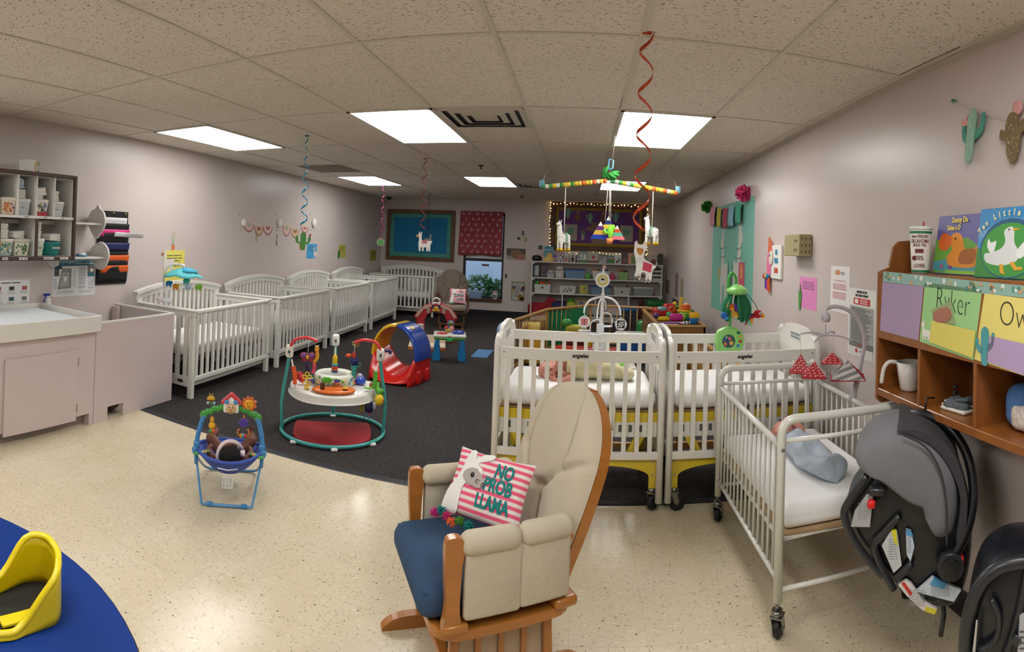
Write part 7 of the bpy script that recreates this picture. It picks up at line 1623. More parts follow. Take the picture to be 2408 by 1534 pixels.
# cactus garland near the viewer
F = WF('r', 2248, 239); t = F.thing('push_pin', 'green push pin holding the cactus garland cord high on the right wall', 'push pin'); MB().cyl((0, 0, 0), (0, -.012, 0), .006, plastic('#2f8a4a')).cyl((0, -.012, 0), (0, -.016, 0), .009, plastic('#2f8a4a')).cyl((0, -.016, 0), (0, -.024, 0), .006, plastic('#2f8a4a')).build('pin_head', t)
t = F.thing('garland_string', 'pale cord of the wooden cactus garland on the right wall', 'cord'); MB().tube(smooth_path([(x, -.018, z) for x, z in (F.p(2249, 240), F.p(2290, 258), F.p(2330, 270), F.p(2408, 288), F.p(2440, 292))], 4), .0022, mat('#c9b9b4', .8), 6).build('cord_strand', t)
F = WF('r', 2294, 318); s_ = F.p(2294, 258)[1]-F.p(2294, 377)[1]; t = F.thing('wooden_cactus', 'mint green wooden cactus with a pink flower hanging from the garland', 'cactus cutout'); t.rotation_euler = (M.Rotation(F.rz, 3, 'Z') @ M.Rotation(R(9), 3, 'Y')).to_euler()
b_, a_ = cactus2(s_)
MB().prism([(x*.75, z) for x, z in b_[0]], -.03, -.022, mat('#92bba4', .7, noise=.08, nscale=30)).build('stem', t, bevel=.001)
for p_ in a_: MB().prism([(x*.85, z+.05*s_) for x, z in p_], -.022, -.014, mat('#4f9a86', .7, noise=.1, nscale=30)).build('arm', t, bevel=.001)
MB().prism([(x*.014*1.3-.115*s_*2.2, z*.018+.25*s_) for x, z in ((-1, -1), (1, -1), (1.6, .6), (.6, .2), (.8, 1.6), (-.2, .5), (-1.4, .8))], -.024, -.018, mat('#dca49a', .7)).build('flower', t)
q = MB(); rr = random.Random(8)
for k in range(26): x, z = rr.uniform(-.07, .07)*s_, rr.uniform(-.44, .44)*s_; q.box((x, -.031, z), (.0015, .001, .009), mat('#dce8dc', .7))
q.build('spine_marks', t)
F = WF('r', 2392, 330); t = F.thing('wooden_cactus', 'olive brown wooden prickly pear cactus cut off by the right picture edge', 'cactus cutout'); s_ = F.p(2392, 290)[1]-F.p(2392, 405)[1]
P = sp2([(-.05, -.5), (.12, -.42), (.24, -.1), (.3, .1), (.5, .15), (.5, .35), (.3, .35), (.2, .25), (.15, .5), (-.1, .55), (-.25, .4), (-.3, .2), (-.45, .25), (-.5, .08), (-.35, .0), (-.25, -.05), (-.22, -.3)], 4)
MB().prism([(x*s_*.8, z*s_) for x, z in P], -.026, -.018, mat('#7c6a48', .7, noise=.06)).build('cactus_body', t, bevel=.001); q = MB()
for k in range(24): x, z = rr.uniform(-.2, .22)*s_, rr.uniform(-.42, .45)*s_; q.box((x, -.027, z), (.002, .001, .007), mat('#e0d6bc', .7))
q.build('spine_marks', t); MB().sph((.02, -.02, .62*s_), (.03, .008, .03), mat('#d89a9a', .7), 10).build('flower', t)

# ================================================================ wooden wall cubby at the right
wd = mat('#8f5524', .38, noise=.2, nscale=5, coat=.25, stretch=(4, 4, 1)); OF = .27
F = WF('r', 2240, 800, OF); t = F.thing('wooden_wall_cubby', 'brown wooden wall cubby with name cards hung on the right wall', 'cubby shelf')
P0 = F.p(2062, 960); xa = P0[0]; xb = F.p(2408, 900)[0]+.55; zB = F.p(2157, 965)[1]; zF = F.p(2069.5, 786)[1]; zT = F.p(2078, 640)[1]; zK = F.p(2157, 954)[1]
MB().bx(xa, xb, 0, OF-.004, zB-.012, zK+.002, wd, ch=.003).build('bottom_board', t)
MB().bx(xa, xb, 0, OF-.004, zT-.02, zT-.002, wd, ch=.003).build('top_board', t)
MB().bx(xa, xb, OF-.016, OF-.004, zB, zT, mat('#6f4020', .5, noise=.15)).build('back_board', t)
MB().bx(xa, xb, -.0, .016, zF-.018, zT-.02, wd, ch=.002).build('name_rail', t)
SPn = sp2([(0, zB-.05), (.03, zB-.075), (OF-.03, zB-.075), (OF, zB-.05)], 1, False)
MB().prism([(-.002, zB-.03), (.02, zB-.05), (OF-.01, zB-.05), (OF-.006, zT+.02), (OF-.02, zT+.12), (OF-.06, zT+.15), (.10, zT+.14), (.07, zT+.11), (.05, zT+.02), (-.002, zT)], xa-.018, xa, wd, 'x').build('side_panel', t, bevel=.004)
for px in (2158, 2290): x = F.p(px, 900)[0]; MB().bx(x-.007, x+.011, .001, OF-.012, zK, zT-.02, wd, ch=.002).build('divider', t)
MB().tube([(F.p(2395, 1095)[0]+.02*cos(a), .1, zB-.035+.022*sin(a)) for a in [pi*.9+k*pi*1.4/10 for k in range(11)]], .003, mat('#3a3a3c', .4, metal=.8), 8).build('coat_hook', t)
def card(nm, pts, c, layer, lab, cat='card'):
    T = F.thing(nm, lab, cat); flat(MB(), [F.p(*p) for p in pts], mat(c, .55), layer).build('card_sheet', T); return T
card('patterned_border', [(2078, 638), (2408, 672), (2470, 680), (2470, 712), (2408, 700), (2077, 663)], '#8fb5ac', 0, 'teal patterned paper border strip along the top of the wooden cubby', 'border strip')
q = MB(); rr = random.Random(9)
for k in range(46):
    px = rr.uniform(2082, 2440); x, z = F.p(px, 651+(px-2078)*.11+rr.uniform(-8, 8)); flat(q, circ(rr.uniform(.006, .014), 6, x, z, rz=rr.uniform(.004, .012)), mat(('#dde3d8', '#4f8a7c', '#c9a07a', '#a9b48c')[k % 4], .6), 1)
q.build('border_pattern', bpy.data.objects['patterned_border'])
card('name_card', [(2076, 664), (2172, 675), (2160, 801), (2070, 777)], '#a893b4', 0, 'blank lilac card on the left of the wooden cubby rail')
T = card('name_card', [(2176, 664), (2310, 682), (2290, 848), (2163, 803)], '#9fd08c', 0, 'pale green name card reading Ryker on the wooden cubby'); c_ = F.p(2240, 712)
text('Ryker', .125, mat('#23302a', .6), T, (c_[0], -.002, c_[1]), sx=.7, bold=-.003, rot=(R(90), R(4), 0))
n_ = MB(); flat(n_, [F.p(*p) for p in ((2187, 790-1), (2192, 755), (2187, 800))][:0] or [(x*.09+F.p(2177, 798)[0], z*.075+F.p(2177, 800)[1]) for x, z in llama_poly(1)], mat('#e6e2dc', .7), 2); n_.build('llama_sticker', T)
T2 = card('photo_print', [(2193, 728), (2238, 707), (2248, 763), (2196, 760)], '#9aa87a', 2, 'small photo print tucked behind the yellow paper on green card', 'photo'); flat(MB(), sp2([F.p(*p) for p in ((2198, 735), (2230, 722), (2240, 745), (2225, 758), (2203, 757))], 2), mat('#a8705c', .5), 4).build('photo_picture', T2)
card('paper_note', [(2193, 754), (2297, 778), (2290, 842), (2188, 804)], '#ddd26a', 4, 'plain yellow paper note on the green Ryker card', 'note')
T = card('name_card', [(2316, 690), (2408, 702), (2470, 712), (2470, 905), (2408, 884), (2292, 845)], '#e8da7c', 0, 'yellow name card starting Owen at the right end of cubby'); c_ = F.p(2384, 748)
text('Owen', .12, mat('#2a2a22', .6), T, (c_[0]+.05, -.002, c_[1]), sx=.8, bold=-.003, rot=(R(90), R(5), 0))
b_, a_ = cactus2(.125); cc = F.p(2318, 812); q = MB()
for p_ in b_+a_: flat(q, [(x+cc[0], z+cc[1]) for x, z in p_], mat('#4f9aa0', .7), 3)
q.build('cactus_sticker', T)
card('paper_note', [(2330, 790), (2408, 808), (2470, 820), (2470, 900), (2408, 882), (2322, 850)], '#b59fc4', 3, 'lilac paper note on the yellow Owen card', 'note')
TZ = F.O.z+zT-.002
# cup and books on top
def stand(px0, px1, pyt, pyb, off, nm, lab, cat):
    G = WF('r', (px0+px1)/2, pyb, off); w = G.p(px1, pyb)[0]-G.p(px0, pyb)[0]; h = G.p((px0+px1)/2, pyt)[1]; o = thing(nm, lab, cat, (G.O.x, G.O.y, TZ+.001), G.rz); return o, w, h+(G.O.z-TZ)
t, w, h = stand(2136, 2192, 532, 640, .15, 'drink_cup', 'white printed paper drink cup with red straw on the wooden cubby', 'cup'); r1 = .053; t.rotation_euler = (0, 0, -atan2(t.location.x, t.location.y)-.12)
MB().lathe([(0, 0), (r1*.72, 0), (r1*.74, .006), (r1*.94, h*.93), (r1*.93, h*.93), (0, h*.9)], mat('#e6e2da', .55), seg=28).build('cup_body', t)
for z0, z1 in ((.02, .07), (.83, .88)): MB().lathe([(r1*(.745+.2*z0)+.0006, h*z0), (r1*(.745+.2*z1)+.0006, h*z1)], mat('#1f7a4c', .5), seg=28).build('green_band', t)
MB().lathe([(r1*.98, h*.92), (r1*1.0, h*.94), (r1*.98, h*.97), (r1*.9, h*.985), (0, h*.985)], mat('#e9e7e2', .3), seg=28).build('lid', t); MB().cyl((.01, 0, h*.98), (.012, 0, h*1.09), .004, plastic('#c22a34'), seg=8).build('straw', t)
bt = mat('#6a2a24', .6)
for s_, z, sz, sx in (('heaven. FRESH BUN', .77, .085, .55), ('OKLAHOMA', .67, .115, .66), ('SINCE 1953', .585, .085, .72), ('100%', .32, .13, .62), ('COFFEE', .16, .10, .66)):
    o = text(s_, h*sz, bt, t, (0, 0, h*z), sx=sx, bold=.0004, ext=.0004); Mx = M.Rotation(R(90), 4, 'X') @ M.Diagonal((sx, 1, 1, 1)); o.rotation_euler = (0, 0, 0); o.scale = (1, 1, 1)
    for v in o.data.vertices:
        p = Mx @ v.co; rr_ = r1*(.745+.2*z)+.001+(.0006 if v.co.z > 0 else 0); a = p.x/rr_; v.co = V((rr_*sin(a), -rr_*cos(a), p.z))
q = MB().box((-.0, -r1*.86, h*.47), (r1*.7, .0015, h*.08), bt).cyl((-r1*.42, -r1*.70, h*.32), (-r1*.44, -r1*.74, h*.32), h*.05, bt); q.build('printed_emblem', t)
def kbook(px0, px1, pyt, pyb, off, lab, base, th=.03):
    t, w, h = stand(px0, px1, pyt, pyb, off, 'picture_book', lab, 'book'); MB().bx(-w/2, w/2, 0, th, 0, h, mat(base, .3, coat=.5), ch=.003).build('cover', t); t.rotation_euler = (M.Rotation(t.rotation_euler.z, 3, 'Z') @ M.Rotation(R(-7), 3, 'X')).to_euler(); return t, w, h
def pic(t, w, h, shapes, nm='cover_picture'):
    q = MB()
    for i, (P, c) in enumerate(shapes): q.prism([(min(max(x, -.5), .5)*w, min(max(z, .0), 1)*h) for x, z in P], -.0003*(i+1)-.0003, -.0002, mat(c, .45))
    q.build(nm, t)
t, w, h = kbook(2190, 2296, 504, 650, .11, 'purple and green picture book with an orange duck, behind the blue one', '#6a66a8')
pic(t, w, h, [([(-.5, .02), (.5, .02), (.5, .45), (.2, .62), (-.2, .5), (-.5, .6)], '#6aa83c'), (sp2([(-.5, .06), (.5, .06), (.5, .2), (0, .27), (-.5, .2)], 3), '#4f9aa8'), (sp2([(-.1, .14), (.4, .14), (.5, .3), (.46, .5), (.3, .38), (.16, .46), (.1, .62), (-.02, .70), (-.14, .66), (-.18, .55), (-.1, .42), (-.2, .28)], 4), '#e8921e'), (sp2([(-.16, .64), (-.34, .70), (-.42, .58), (-.4, .44), (-.25, .4), (-.14, .5)], 4), '#e06a1a'), (sp2([(.08, .2), (.38, .2), (.4, .42), (.12, .4)], 3), '#a8641a'), (circ(.02, 8, -.05, .6), '#1a1a1a'), (circ(.04, 8, -.3, .13, rz=.03), '#b84a8c'), (circ(.04, 8, -.1, .12, rz=.03), '#8c3a9c'), (rect(-.2, .5, .02, .07), '#8fc83a')])
y1 = mat('#ecd86a', .5); text('Danny Du', h*.13, y1, t, (-.02*w, -.0045, h*.91), sx=.8, align='LEFT', bold=.001).location.x = -.16*w; text('Takes a D', h*.115, y1, t, (0, -.0045, h*.78), sx=.8, align='LEFT', bold=.001).location.x = -.26*w
t, w, h = kbook(2284, 2450, 484, 668, .19, 'large blue and green Ten Little Ducks picture book with a white duck', '#1f86c4', .04)
pic(t, w, h, [(rect(-.49, .49, .01, .42)+[], '#3a8a3a'), (circ(.42, 20, -.02, .42, rz=.42), '#1a5a7c'), (circ(.40, 20, -.02, .40, rz=.38), '#3f9a3c'), (sp2([(-.32, .22), (-.1, .18), (.1, .24), (.14, .36), (.06, .5), (.04, .68), (-.02, .72), (-.1, .66), (-.07, .52), (-.12, .42), (-.26, .36), (-.36, .34)], 4), '#dfe3e2'), (sp2([(-.24, .34), (-.2, .52), (-.28, .5), (-.32, .56), (-.33, .44)], 3), '#ecefee'), (sp2([(.1, .38), (.3, .62), (.34, .52), (.3, .42), (.16, .28)], 3), '#ecefee'), ([(.02, .66), (.14, .68), (.03, .70)], '#e0a82a'), ([(.02, .22), (.1, .12), (.2, .13), (.2, .17), (.12, .17), (.08, .24)], '#e0a82a'), ([(-.12, .2), (-.1, .08), (-.02, .06), (-.05, .1), (-.07, .2)], '#e0a82a'), (circ(.012, 6, -.03, .68), '#1a1a1a'), (circ(.1, 12, .40, .07, rz=.08), '#e0bc2a')])
for k, ch in enumerate('Ten Little Ducks'):
    a = R(150-8.2*k); text(ch, h*.13, mat('#e8e4b4', .5), t, (w*(-.02+.50*cos(a)), -.0048, h*(.42+.50*sin(a))), rot=(R(90), R(-(a*57.3-90))*1, 0), sx=.8, bold=.001, name='letter')
# mug, shoes and bag in the compartments
G = WF('r', 2138, 925, .17); w = .115; zb_ = F.O.z+zK+.003; t = thing('measuring_jug', 'white plastic measuring jug with a long handle in the first cubby compartment', 'jug', (G.O.x, G.O.y, zb_), -atan2(G.O.x, G.O.y))
hj = .125; wm = mat('#d8d4cc', .3, coat=.3); MB().lathe([(0, 0), (w*.3, 0), (w*.36, .01), (w*.44, hj*.5), (w*.52, hj), (w*.505, hj), (w*.42, hj*.5), (w*.33, .015), (0, .012)], wm, seg=28).build('jug_body', t)
MB().tube(smooth_path([(-w*.50, -.0, hj*.97), (-w*.78, -.01, hj*.98), (-w*.98, -.015, hj*.75), (-w*1.06, -.018, hj*.25)], 5), [.009]*16, wm, 10).build('handle', t); text('A', .03, mat('#3a3a3c', .6), t, (.035, -w*.44, hj*.35), sx=.8)
def shoe(px, lab, off, rz_, k):
    G = WF('r', px, 975, off); o = thing('toddler_shoe', lab, 'shoe', (G.O.x, G.O.y, zb_), G.rz+rz_, 'grey shark shoes'); g_ = mat('#5c6468', .9, bump=.3, bscale=150); L = .062
    MB().rbox((0, 0, .007), (L*2.1, .056, .014), .0065, mat('#d8d6cc', .6), 20).build('sole', o)
    b = MB().sph((-.028, 0, .02), (.038, .027, .024), g_, 16).sph((.02, 0, .024), (.042, .025, .028), g_, 16).tube([(.03+.03*cos(a), .018*sin(a), .046+.006*(cos(a) > 0)) for a in [2*pi*j/14 for j in range(14)]], .006, g_, 8, closed=True); b.build('upper', o)
    MB().sph((.03, 0, .044), (.026, .015, .008), mat('#2f6f9c', .9), 12).build('blue_lining', o); MB().prism([(-.034, .03), (-.008, .034), (-.018, .053)], -.003, .003, g_).build('fin', o)
    MB().sph((-.045, -.018, .034), .004, mat('#e0e0dc', .5), 8).sph((-.045, .018, .034), .004, mat('#e0e0dc', .5), 8).build('eye', o); MB().tube([(-.062, -.018, .018), (-.068, 0, .016), (-.062, .018, .018)], .0035, mat('#e6e4de', .6), 6).build('teeth_stripe', o)
shoe(2222, 'grey toddler shoe with shark face, left of the pair in the cubby', .10, R(12), 0); shoe(2250, 'grey toddler shoe with shark face, nearer to the front of the cubby', .19, R(8), 1); shoe(2300, 'dark shoe mostly hidden behind the cubby divider', .10, R(5), 2)
G = WF('r', 2410, 1030, .13); t = thing('blue_bag', 'blue cloth bag with dotted lining at the right edge of the cubby', 'bag', (G.O.x, G.O.y, zb_), G.rz); MB().rbox((0, 0, .075), (.13, .12, .15), .05, mat('#4f7ab4', .9, bump=.3), 18).build('bag_body', t); MB().rbox((.03, -.035, .05), (.09, .07, .09), .03, mat('#d8cfc6', .9, noise=.3, nscale=60), 14).build('dotted_lining', t)
# ================================================================ things hanging from the ceiling
def swirl(px, py, pyb, r0, r1, w, turns, c, lab, metal=.3, name='foil_swirl'):
    p = at(px, py, 'z', HT); d = sqrt(p.x**2+p.y**2); dz = (pyb-py)/FP*d
    t = thing(name, lab, 'swirl decoration', (p.x, p.y, HT)); n = int(turns*14)
    def f(u, v):
        a = u*turns*2*pi; r = r0+(r1-r0)*u; ww = w*(.55+.45*abs(sin(a*.5+.6))); return V((r*cos(a), r*sin(a), -dz*u-.004-(v-.5)*ww))
    MB().grid(f, n, 1, mat(c, .25, metal=metal, coat=.3)).build('foil_ribbon', t, solid=.0008)
    MB().bx(-.02, .02, -.004, .004, -.012, -.001, mat(c, .3, metal=metal)).build('ceiling_tab', t); return p, dz
p1, d1 = swirl(1522, 74, 545, .03, .034, .02, 4.8, '#c8451c', 'long orange foil swirl hanging from the ceiling in the foreground')
def cut(px, py, ptop, p, s, lab, mk, name='llama_cutout', cat='cutout', strx=None):
    d = sqrt(p.x**2+p.y**2); k = d/FP; Q = ray(px, py); u = Q/sqrt(Q.x**2+Q.y**2)*d+V((0, 0, HC)); rz = -atan2(u.x, u.y)
    t = thing(name, lab, cat, u, rz); mk(t, k); return t, k
def mk_llama(t, k):
    o = [(x*k, z*k) for x, z in sp2([(-27, 34), (-27, 45), (-22, 50), (-18, 42), (-8, 42), (-4, 50), (2, 42), (0, 28), (-4, 20), (-3, 8), (14, -2), (22, -8), (27, -4), (27, 2), (24, -12), (17, -20), (16, -36), (12, -46), (8, -46), (8, -34), (4, -46), (0, -46), (2, -28), (-8, -24), (-12, -40), (-16, -40), (-16, -28), (-20, -36), (-26, -36), (-22, -20), (-23, 0), (-26, 16), (-28, 26)], 3)]
    MB().prism(o, -.0012, .0012, mat('#d9d6d2', .7)).build('paper_llama', t)
    q = MB(); q.prism([(x*k, z*k) for x, z in sp2([(-21, 33), (-6, 31), (-8, 20), (-13, 16), (-19, 21)], 3)], -.0026, -.0013, mat('#b8793a', .7)).build('face_patch', t)
    MB().prism([(x*k, z*k) for x, z in ((-5, 2), (16, -5), (13, -24), (-7, -18))], -.0026, -.0013, mat('#b83a54', .7)).build('red_blanket', t)
    q = MB()
    for x, z in ((-18, 28), (-9, 27)): q.prism(circ(1.3*k, 8, x*k, z*k), -.0036, -.0027, mat('#2a1c18', .5))
    for z in (9, 4, 0):
        for x in (-20, -16, -12, -8): q.prism(circ(.8*k, 5, x*k, (z-(x+14)**2*.02)*k), -.0022, -.0013, mat('#3a2f30', .6))
    for x in (-23, -14, 2, 10): q.prism(circ(1.4*k, 6, x*k, (-35 if x < 0 else -43)*k, rz=3*k), -.0022, -.0013, mat('#5a3a34', .6))
    for x, z in ((-23, 44), (-3, 44)): q.prism(circ(1.2*k, 6, x*k, z*k, rz=4*k), -.0022, -.0013, mat('#d89a9c', .6))
    q.build('printed_details', t)
cut(1518, 617, 567, V((p1.x, p1.y, 0)), 1, 'white paper llama with red blanket hanging from the long orange swirl', mk_llama)
p2, d2 = swirl(722, 318, 528, .012, .035, .02, 5.5, '#0f7fa0', 'teal foil swirl hanging in front of the left wall with a cactus cutout', .6)
def mk_cactus(t, k):
    s_ = 41*k; MB().prism([(x*s_, (z-.5)*s_) for x, z in sp2([(-.12, 0), (.1, 0), (.15, .3), (.3, .36), (.42, .5), (.42, .75), (.34, .78), (.27, .7), (.26, .5), (.17, .45), (.16, .85), (.07, .99), (-.07, .99), (-.16, .85), (-.17, .45), (-.28, .52), (-.3, .75), (-.38, .78), (-.44, .72), (-.44, .5), (-.35, .38), (-.18, .3)], 3)], -.002, .002, green).build('cactus_body', t)
    MB().prism([(x*s_*.09+.38*s_, z*s_*.09+.34*s_) for x, z in ((-1, 1), (-.5, .3), (0, 1.2), (.5, .3), (1, 1), (.5, -.8), (-.5, -.8))], -.003, .003, mat('#8f2a4a', .6)).build('flower', t)
cut(713, 567, 0, V((p2.x, p2.y, 0)), 1, 'dark green cactus cutout hanging under the teal swirl', mk_cactus, 'cactus_cutout')
p3, d3 = swirl(1000, 372, 540, .02, .032, .016, 5, '#a83a24', 'small red-orange foil swirl in front of the blue board')
def mk_small(t, k):
    MB().prism([(x*46*k, (z-.5)*46*k) for x, z in llama_poly(1)], -.002, .002, mat('#cfc9c2', .7)).build('paper_llama', t); MB().prism([(x*k, z*k) for x, z in ((-2, 3), (11, 3), (9, -5), (-1, -5))], -.004, -.002, mat('#a8606a', .7)).build('pink_blanket', t)
    MB().prism(circ(4*k, 8, -12*k, 13*k, rz=3*k), -.004, -.002, mat('#b5874a', .7)).build('muzzle', t)
cut(994, 568, 0, V((p3.x, p3.y, 0)), 1, 'small white llama cutout hanging in front of the blue board', mk_small)
p4, d4 = swirl(1010, 455, 553, .02, .03, .02, 5, '#3a3a40', 'thin dark silver swirl behind the red one near the blue board', .9)
def mk_tiny(t, k): MB().prism([(-x*24*k, (z-.5)*24*k) for x, z in llama_poly(1)][::-1], -.002, .002, mat('#8c8a88', .7)).build('paper_llama', t)
cut(1009, 562, 0, V((p4.x, p4.y, 0)), 1, 'tiny grey llama cutout right of the small white one', mk_tiny)
p5, d5 = swirl(903, 428, 558, .02, .03, .025, 5, '#a0306a', 'glossy pink foil swirl near the far left corner', .6)
def mk_orn(t, k): MB().prism(circ(9*k, 18), -.002, .002, mat('#c8c4bc', .7)).build('white_rim', t); MB().prism(circ(8*k, 18), -.004, -.002, mat('#4f8f4a', .7)).build('green_disc', t); MB().prism(circ(3*k, 8, 0, 9*k), -.005, -.002, mat('#b8647c', .7)).build('pink_flower', t)
cut(895, 570, 0, V((p5.x, p5.y, 0)), 1, 'round green cactus cutout hanging under the pink swirl', mk_orn, 'cactus_cutout')
# striped hanging rail with felt llamas
RY = 5.0; e0, e1, ec = at(1274, 440, 'y', RY), at(1594, 455, 'y', RY), at(1432, 426, 'y', RY)
t = thing('hanging_mobile_rail', 'rainbow striped stick hung from the ceiling with a small palm tree on top', 'hanging mobile', ec); cl = ['#2f7a4a', '#1f4a9c', '#d8c04a', '#c9c9b8', '#1f6a8c', '#d8622a', '#3f8a3a', '#4a3a7c', '#d8d0b0', '#d8b02a']
for nm, a, b in (('striped_stick', e0-ec, V((-.02, 0, 0))), ('striped_stick', V((.02, 0, 0)), e1-ec)):
    q = MB()
    for k in range(18): q.cyl(a.lerp(b, k/18), a.lerp(b, (k+1)/18), .021, mat(cl[(k*3+k//4) % 10], .8), seg=12)
    q.build(nm, t)
for px, py, e in ((1291, 385, e0), (1577, 403, e1), (1447, 312, ec+V((.02, 0, .12)))): c_ = at(px, py, 'z', HT); MB().tube([c_-ec, e-ec+V((0, 0, .02))], .004, mat('#c9c2b4', .7), 6).build('hanging_string', t)
for e in (e0, e1): MB().rbox(e-ec+V((0, 0, .03)), (.05, .03, .07), .012, mat('#5a8f9c', .4), 8).build('blue_clip', t)
q = MB(); q.tube([(0, 0, .02), (.005, 0, .09)], .015, mat('#5a3a28', .8), 8); q.build('palm_trunk', t)
q = MB()
for a in (-150, -100, -60, -20, 20, 170, 130): q.sph((.05*cos(R(a)), .02*sin(R(a*2)), .07+.03*sin(R(a))), (.05, .03, .018), mat('#2a8a34', .6), 10, M.Rotation(-R(a)*.5, 3, 'Y'))
q.build('palm_leaves', t); MB().tube([(.0, 0, .10), (.03, 0, .12), (.035, 0, .19), (.0, 0, .2), (-.01, 0, .15), (.0, 0, .10)], .007, mat('#6ab4dc', .3, coat=.5), 8).build('blue_hook', t)
def llf(px, py, lab, fl):
    p = at(px, py, 'y', RY); t = thing('felt_llama', lab, 'felt llama', p, R(50)*fl); t.scale = (.72, .72, .72); wf_ = mat('#dcd8d0', .95, bump=1, bscale=70); gold = mat('#c9a41e', .4, metal=.5)
    b = MB().rbox((0, 0, .0), (.2, .08, .12), .035, wf_, 14).tube([(-.07, 0, .03), (-.085, 0, .12), (-.085, 0, .17)], [.04, .032, .03], wf_, 12).sph((-.105, 0, .18), (.04, .028, .026), wf_, 10)
    for s in (-1, 1): b.tube([(-.08, s*.015, .2), (-.075, s*.018, .24)], [.01, .004], wf_, 6)
    for x in (-.07, .07):
        for y in (-.025, .025): b.tube([(x, y, -.03), (x, y, -.12)], .02, wf_, 8)
    b.build('body', t, remesh=.006)
    for x in (-.07, .07):
        for y in (-.025, .025): MB().cyl((x, y, -.12), (x, y, -.155), .022, gold, seg=10).build('gold_hoof', t)
    MB().rbox((0.01, 0, .02), (.05, .085, .11), .01, mat('#7a9a86', .9), 8).build('teal_blanket', t)
    top = V((p.x, RY, (e0.lerp(ec, .35) if fl > 0 else ec.lerp(e1, .7)).z)); MB().tube([(0, 0, .06), (0, 0, (top.z-p.z)/.72)], .006, mat('#d4cdbd', .7), 6).build('hanging_string', t)
llf(1326, 562, 'white felt llama with gold hooves hanging at the left of the striped rail', 1); llf(1533, 548, 'white felt llama with gold hooves hanging at the right of the striped rail', -1)
p = at(1430, 545, 'y', RY); t = thing('felt_mountains', 'felt mountains and green cactus hanging under the middle of the striped rail', 'felt decoration', p)
def tri(x, z0, w_, h_, cs, y):
    for k, c in enumerate(cs):
        a, b = k/len(cs), (k+1)/len(cs); MB().prism([(x-w_*(1-a), z0+h_*a), (x+w_*(1-a), z0+h_*a), (x+w_*(1-b), z0+h_*b), (x-w_*(1-b), z0+h_*b)], y, y+.012, mat(c, .9)).build('felt_stripe', t)
tri(-.07, -.07, .09, .16, ('#1c3a9c', '#c9a03a', '#5a2a6a', '#dcdcd8'), -.01); tri(.0, -.05, .10, .19, ('#c23a4a', '#3f9a7c', '#d8b83a', '#1c2a6a', '#dcdcd8'), .0); tri(.08, -.07, .075, .13, ('#e0707c', '#4fae8a', '#c9522a', '#dcdcd8'), -.012)
q = MB().sph((.02, -.03, .0), (.026, .02, .065), mat('#8ad83a', .8), 12).sph((.045, -.03, .035), (.018, .014, .03), mat('#8ad83a', .8), 8).tube([(.0, -.03, -.01), (-.03, -.03, -.01), (-.035, -.03, .02)], .012, mat('#8ad83a', .8), 8).build('cactus_plush', t)
MB().lathe([(0, -.11), (.022, -.11), (.033, -.06), (0, -.06)], mat('#e88a4a', .7), (.015, -.03, 0), 12).build('flower_pot', t)
for x in (-.03, .005, .02): MB().tube([(x, 0, .1), (x*.4, 0, ec.z-p.z)], .0035, mat('#d4cdbd', .7), 5).build('hanging_string', t)

# ================================================================ crib mobiles
plw = mat('#e4e6ea', .3, coat=.3)
# blue canopy mobile on the nearest white crib
b0 = at(390, 712, 'z', .83); t = thing('crib_mobile', 'turquoise canopy crib mobile with animal toys on the nearest white crib', 'mobile', b0, R(90)+LA-R(62)); k = sqrt(b0.x**2+b0.y**2)/FP
MB().lathe([(0, 0), (.05, 0), (.045, .03), (.02, .05), (.012, .07), (0, .07)], plw, seg=20, sx=1.2, sy=.7).build('base', t); MB().sph((-.05, -.02, .03), (.045, .03, .03), mat('#e3d6dc', .9, bump=1, bscale=50), 12).build('white_cloth', t)
MB().tube(smooth_path([(0, 0, .06), (-.03, 0, .2), (-.01, 0, .32), (.06, 0, .375), (.16, 0, .37)], 6), .009, plw, 10).cyl((.16, 0, .375), (.16, 0, .34), .014, plw).build('arm', t)
MB().grid(lambda u, v: V((.16+(.19*v)*cos(2*pi*u)*(1+.08*cos(10*pi*u)*v), .11*v*sin(2*pi*u), .34-.07*v*v-.02*v*abs(cos(5*pi*u)))), 40, 8, mat('#5cc4cc', .6), wrap=True).build('canopy', t, solid=.003)
MB().grid(lambda u, v: V((.20+.11*v*cos(2*pi*u), .07*v*sin(2*pi*u), .347-.04*v*v)), 20, 4, mat('#2fa4c4', .6), wrap=True).build('blue_leaf_panel', t, solid=.003)
for nm, x, z, c, c2 in (('blue_monkey', .02, .19, '#1f7fa8', '#1f7fa8'), ('orange_lion', .09, .165, '#e08a2a', '#e0c03a'), ('grey_elephant', .21, .17, '#a9bcd0', '#b9c8da'), ('green_frog', .31, .17, '#7ab82e', '#6aa82a'), ('teal_bird', .19, .22, '#3fb8a8', '#3fb8a8')):
    b = MB().sph((x, 0, z), (.03, .02, .024), mat(c, .9), 12).sph((x+.022, 0, z+.004), (.018, .016, .02), mat(c2, .9), 10)
    for s in (-1, 1): b.sph((x+s*.018, 0, z-.022), (.009, .009, .02), mat(c, .9), 8)
    b.build(nm, t); MB().tube([(x, 0, z), (x, 0, .275)], .001, mat('#8fc8c8', .6), 4).build('cord', t)
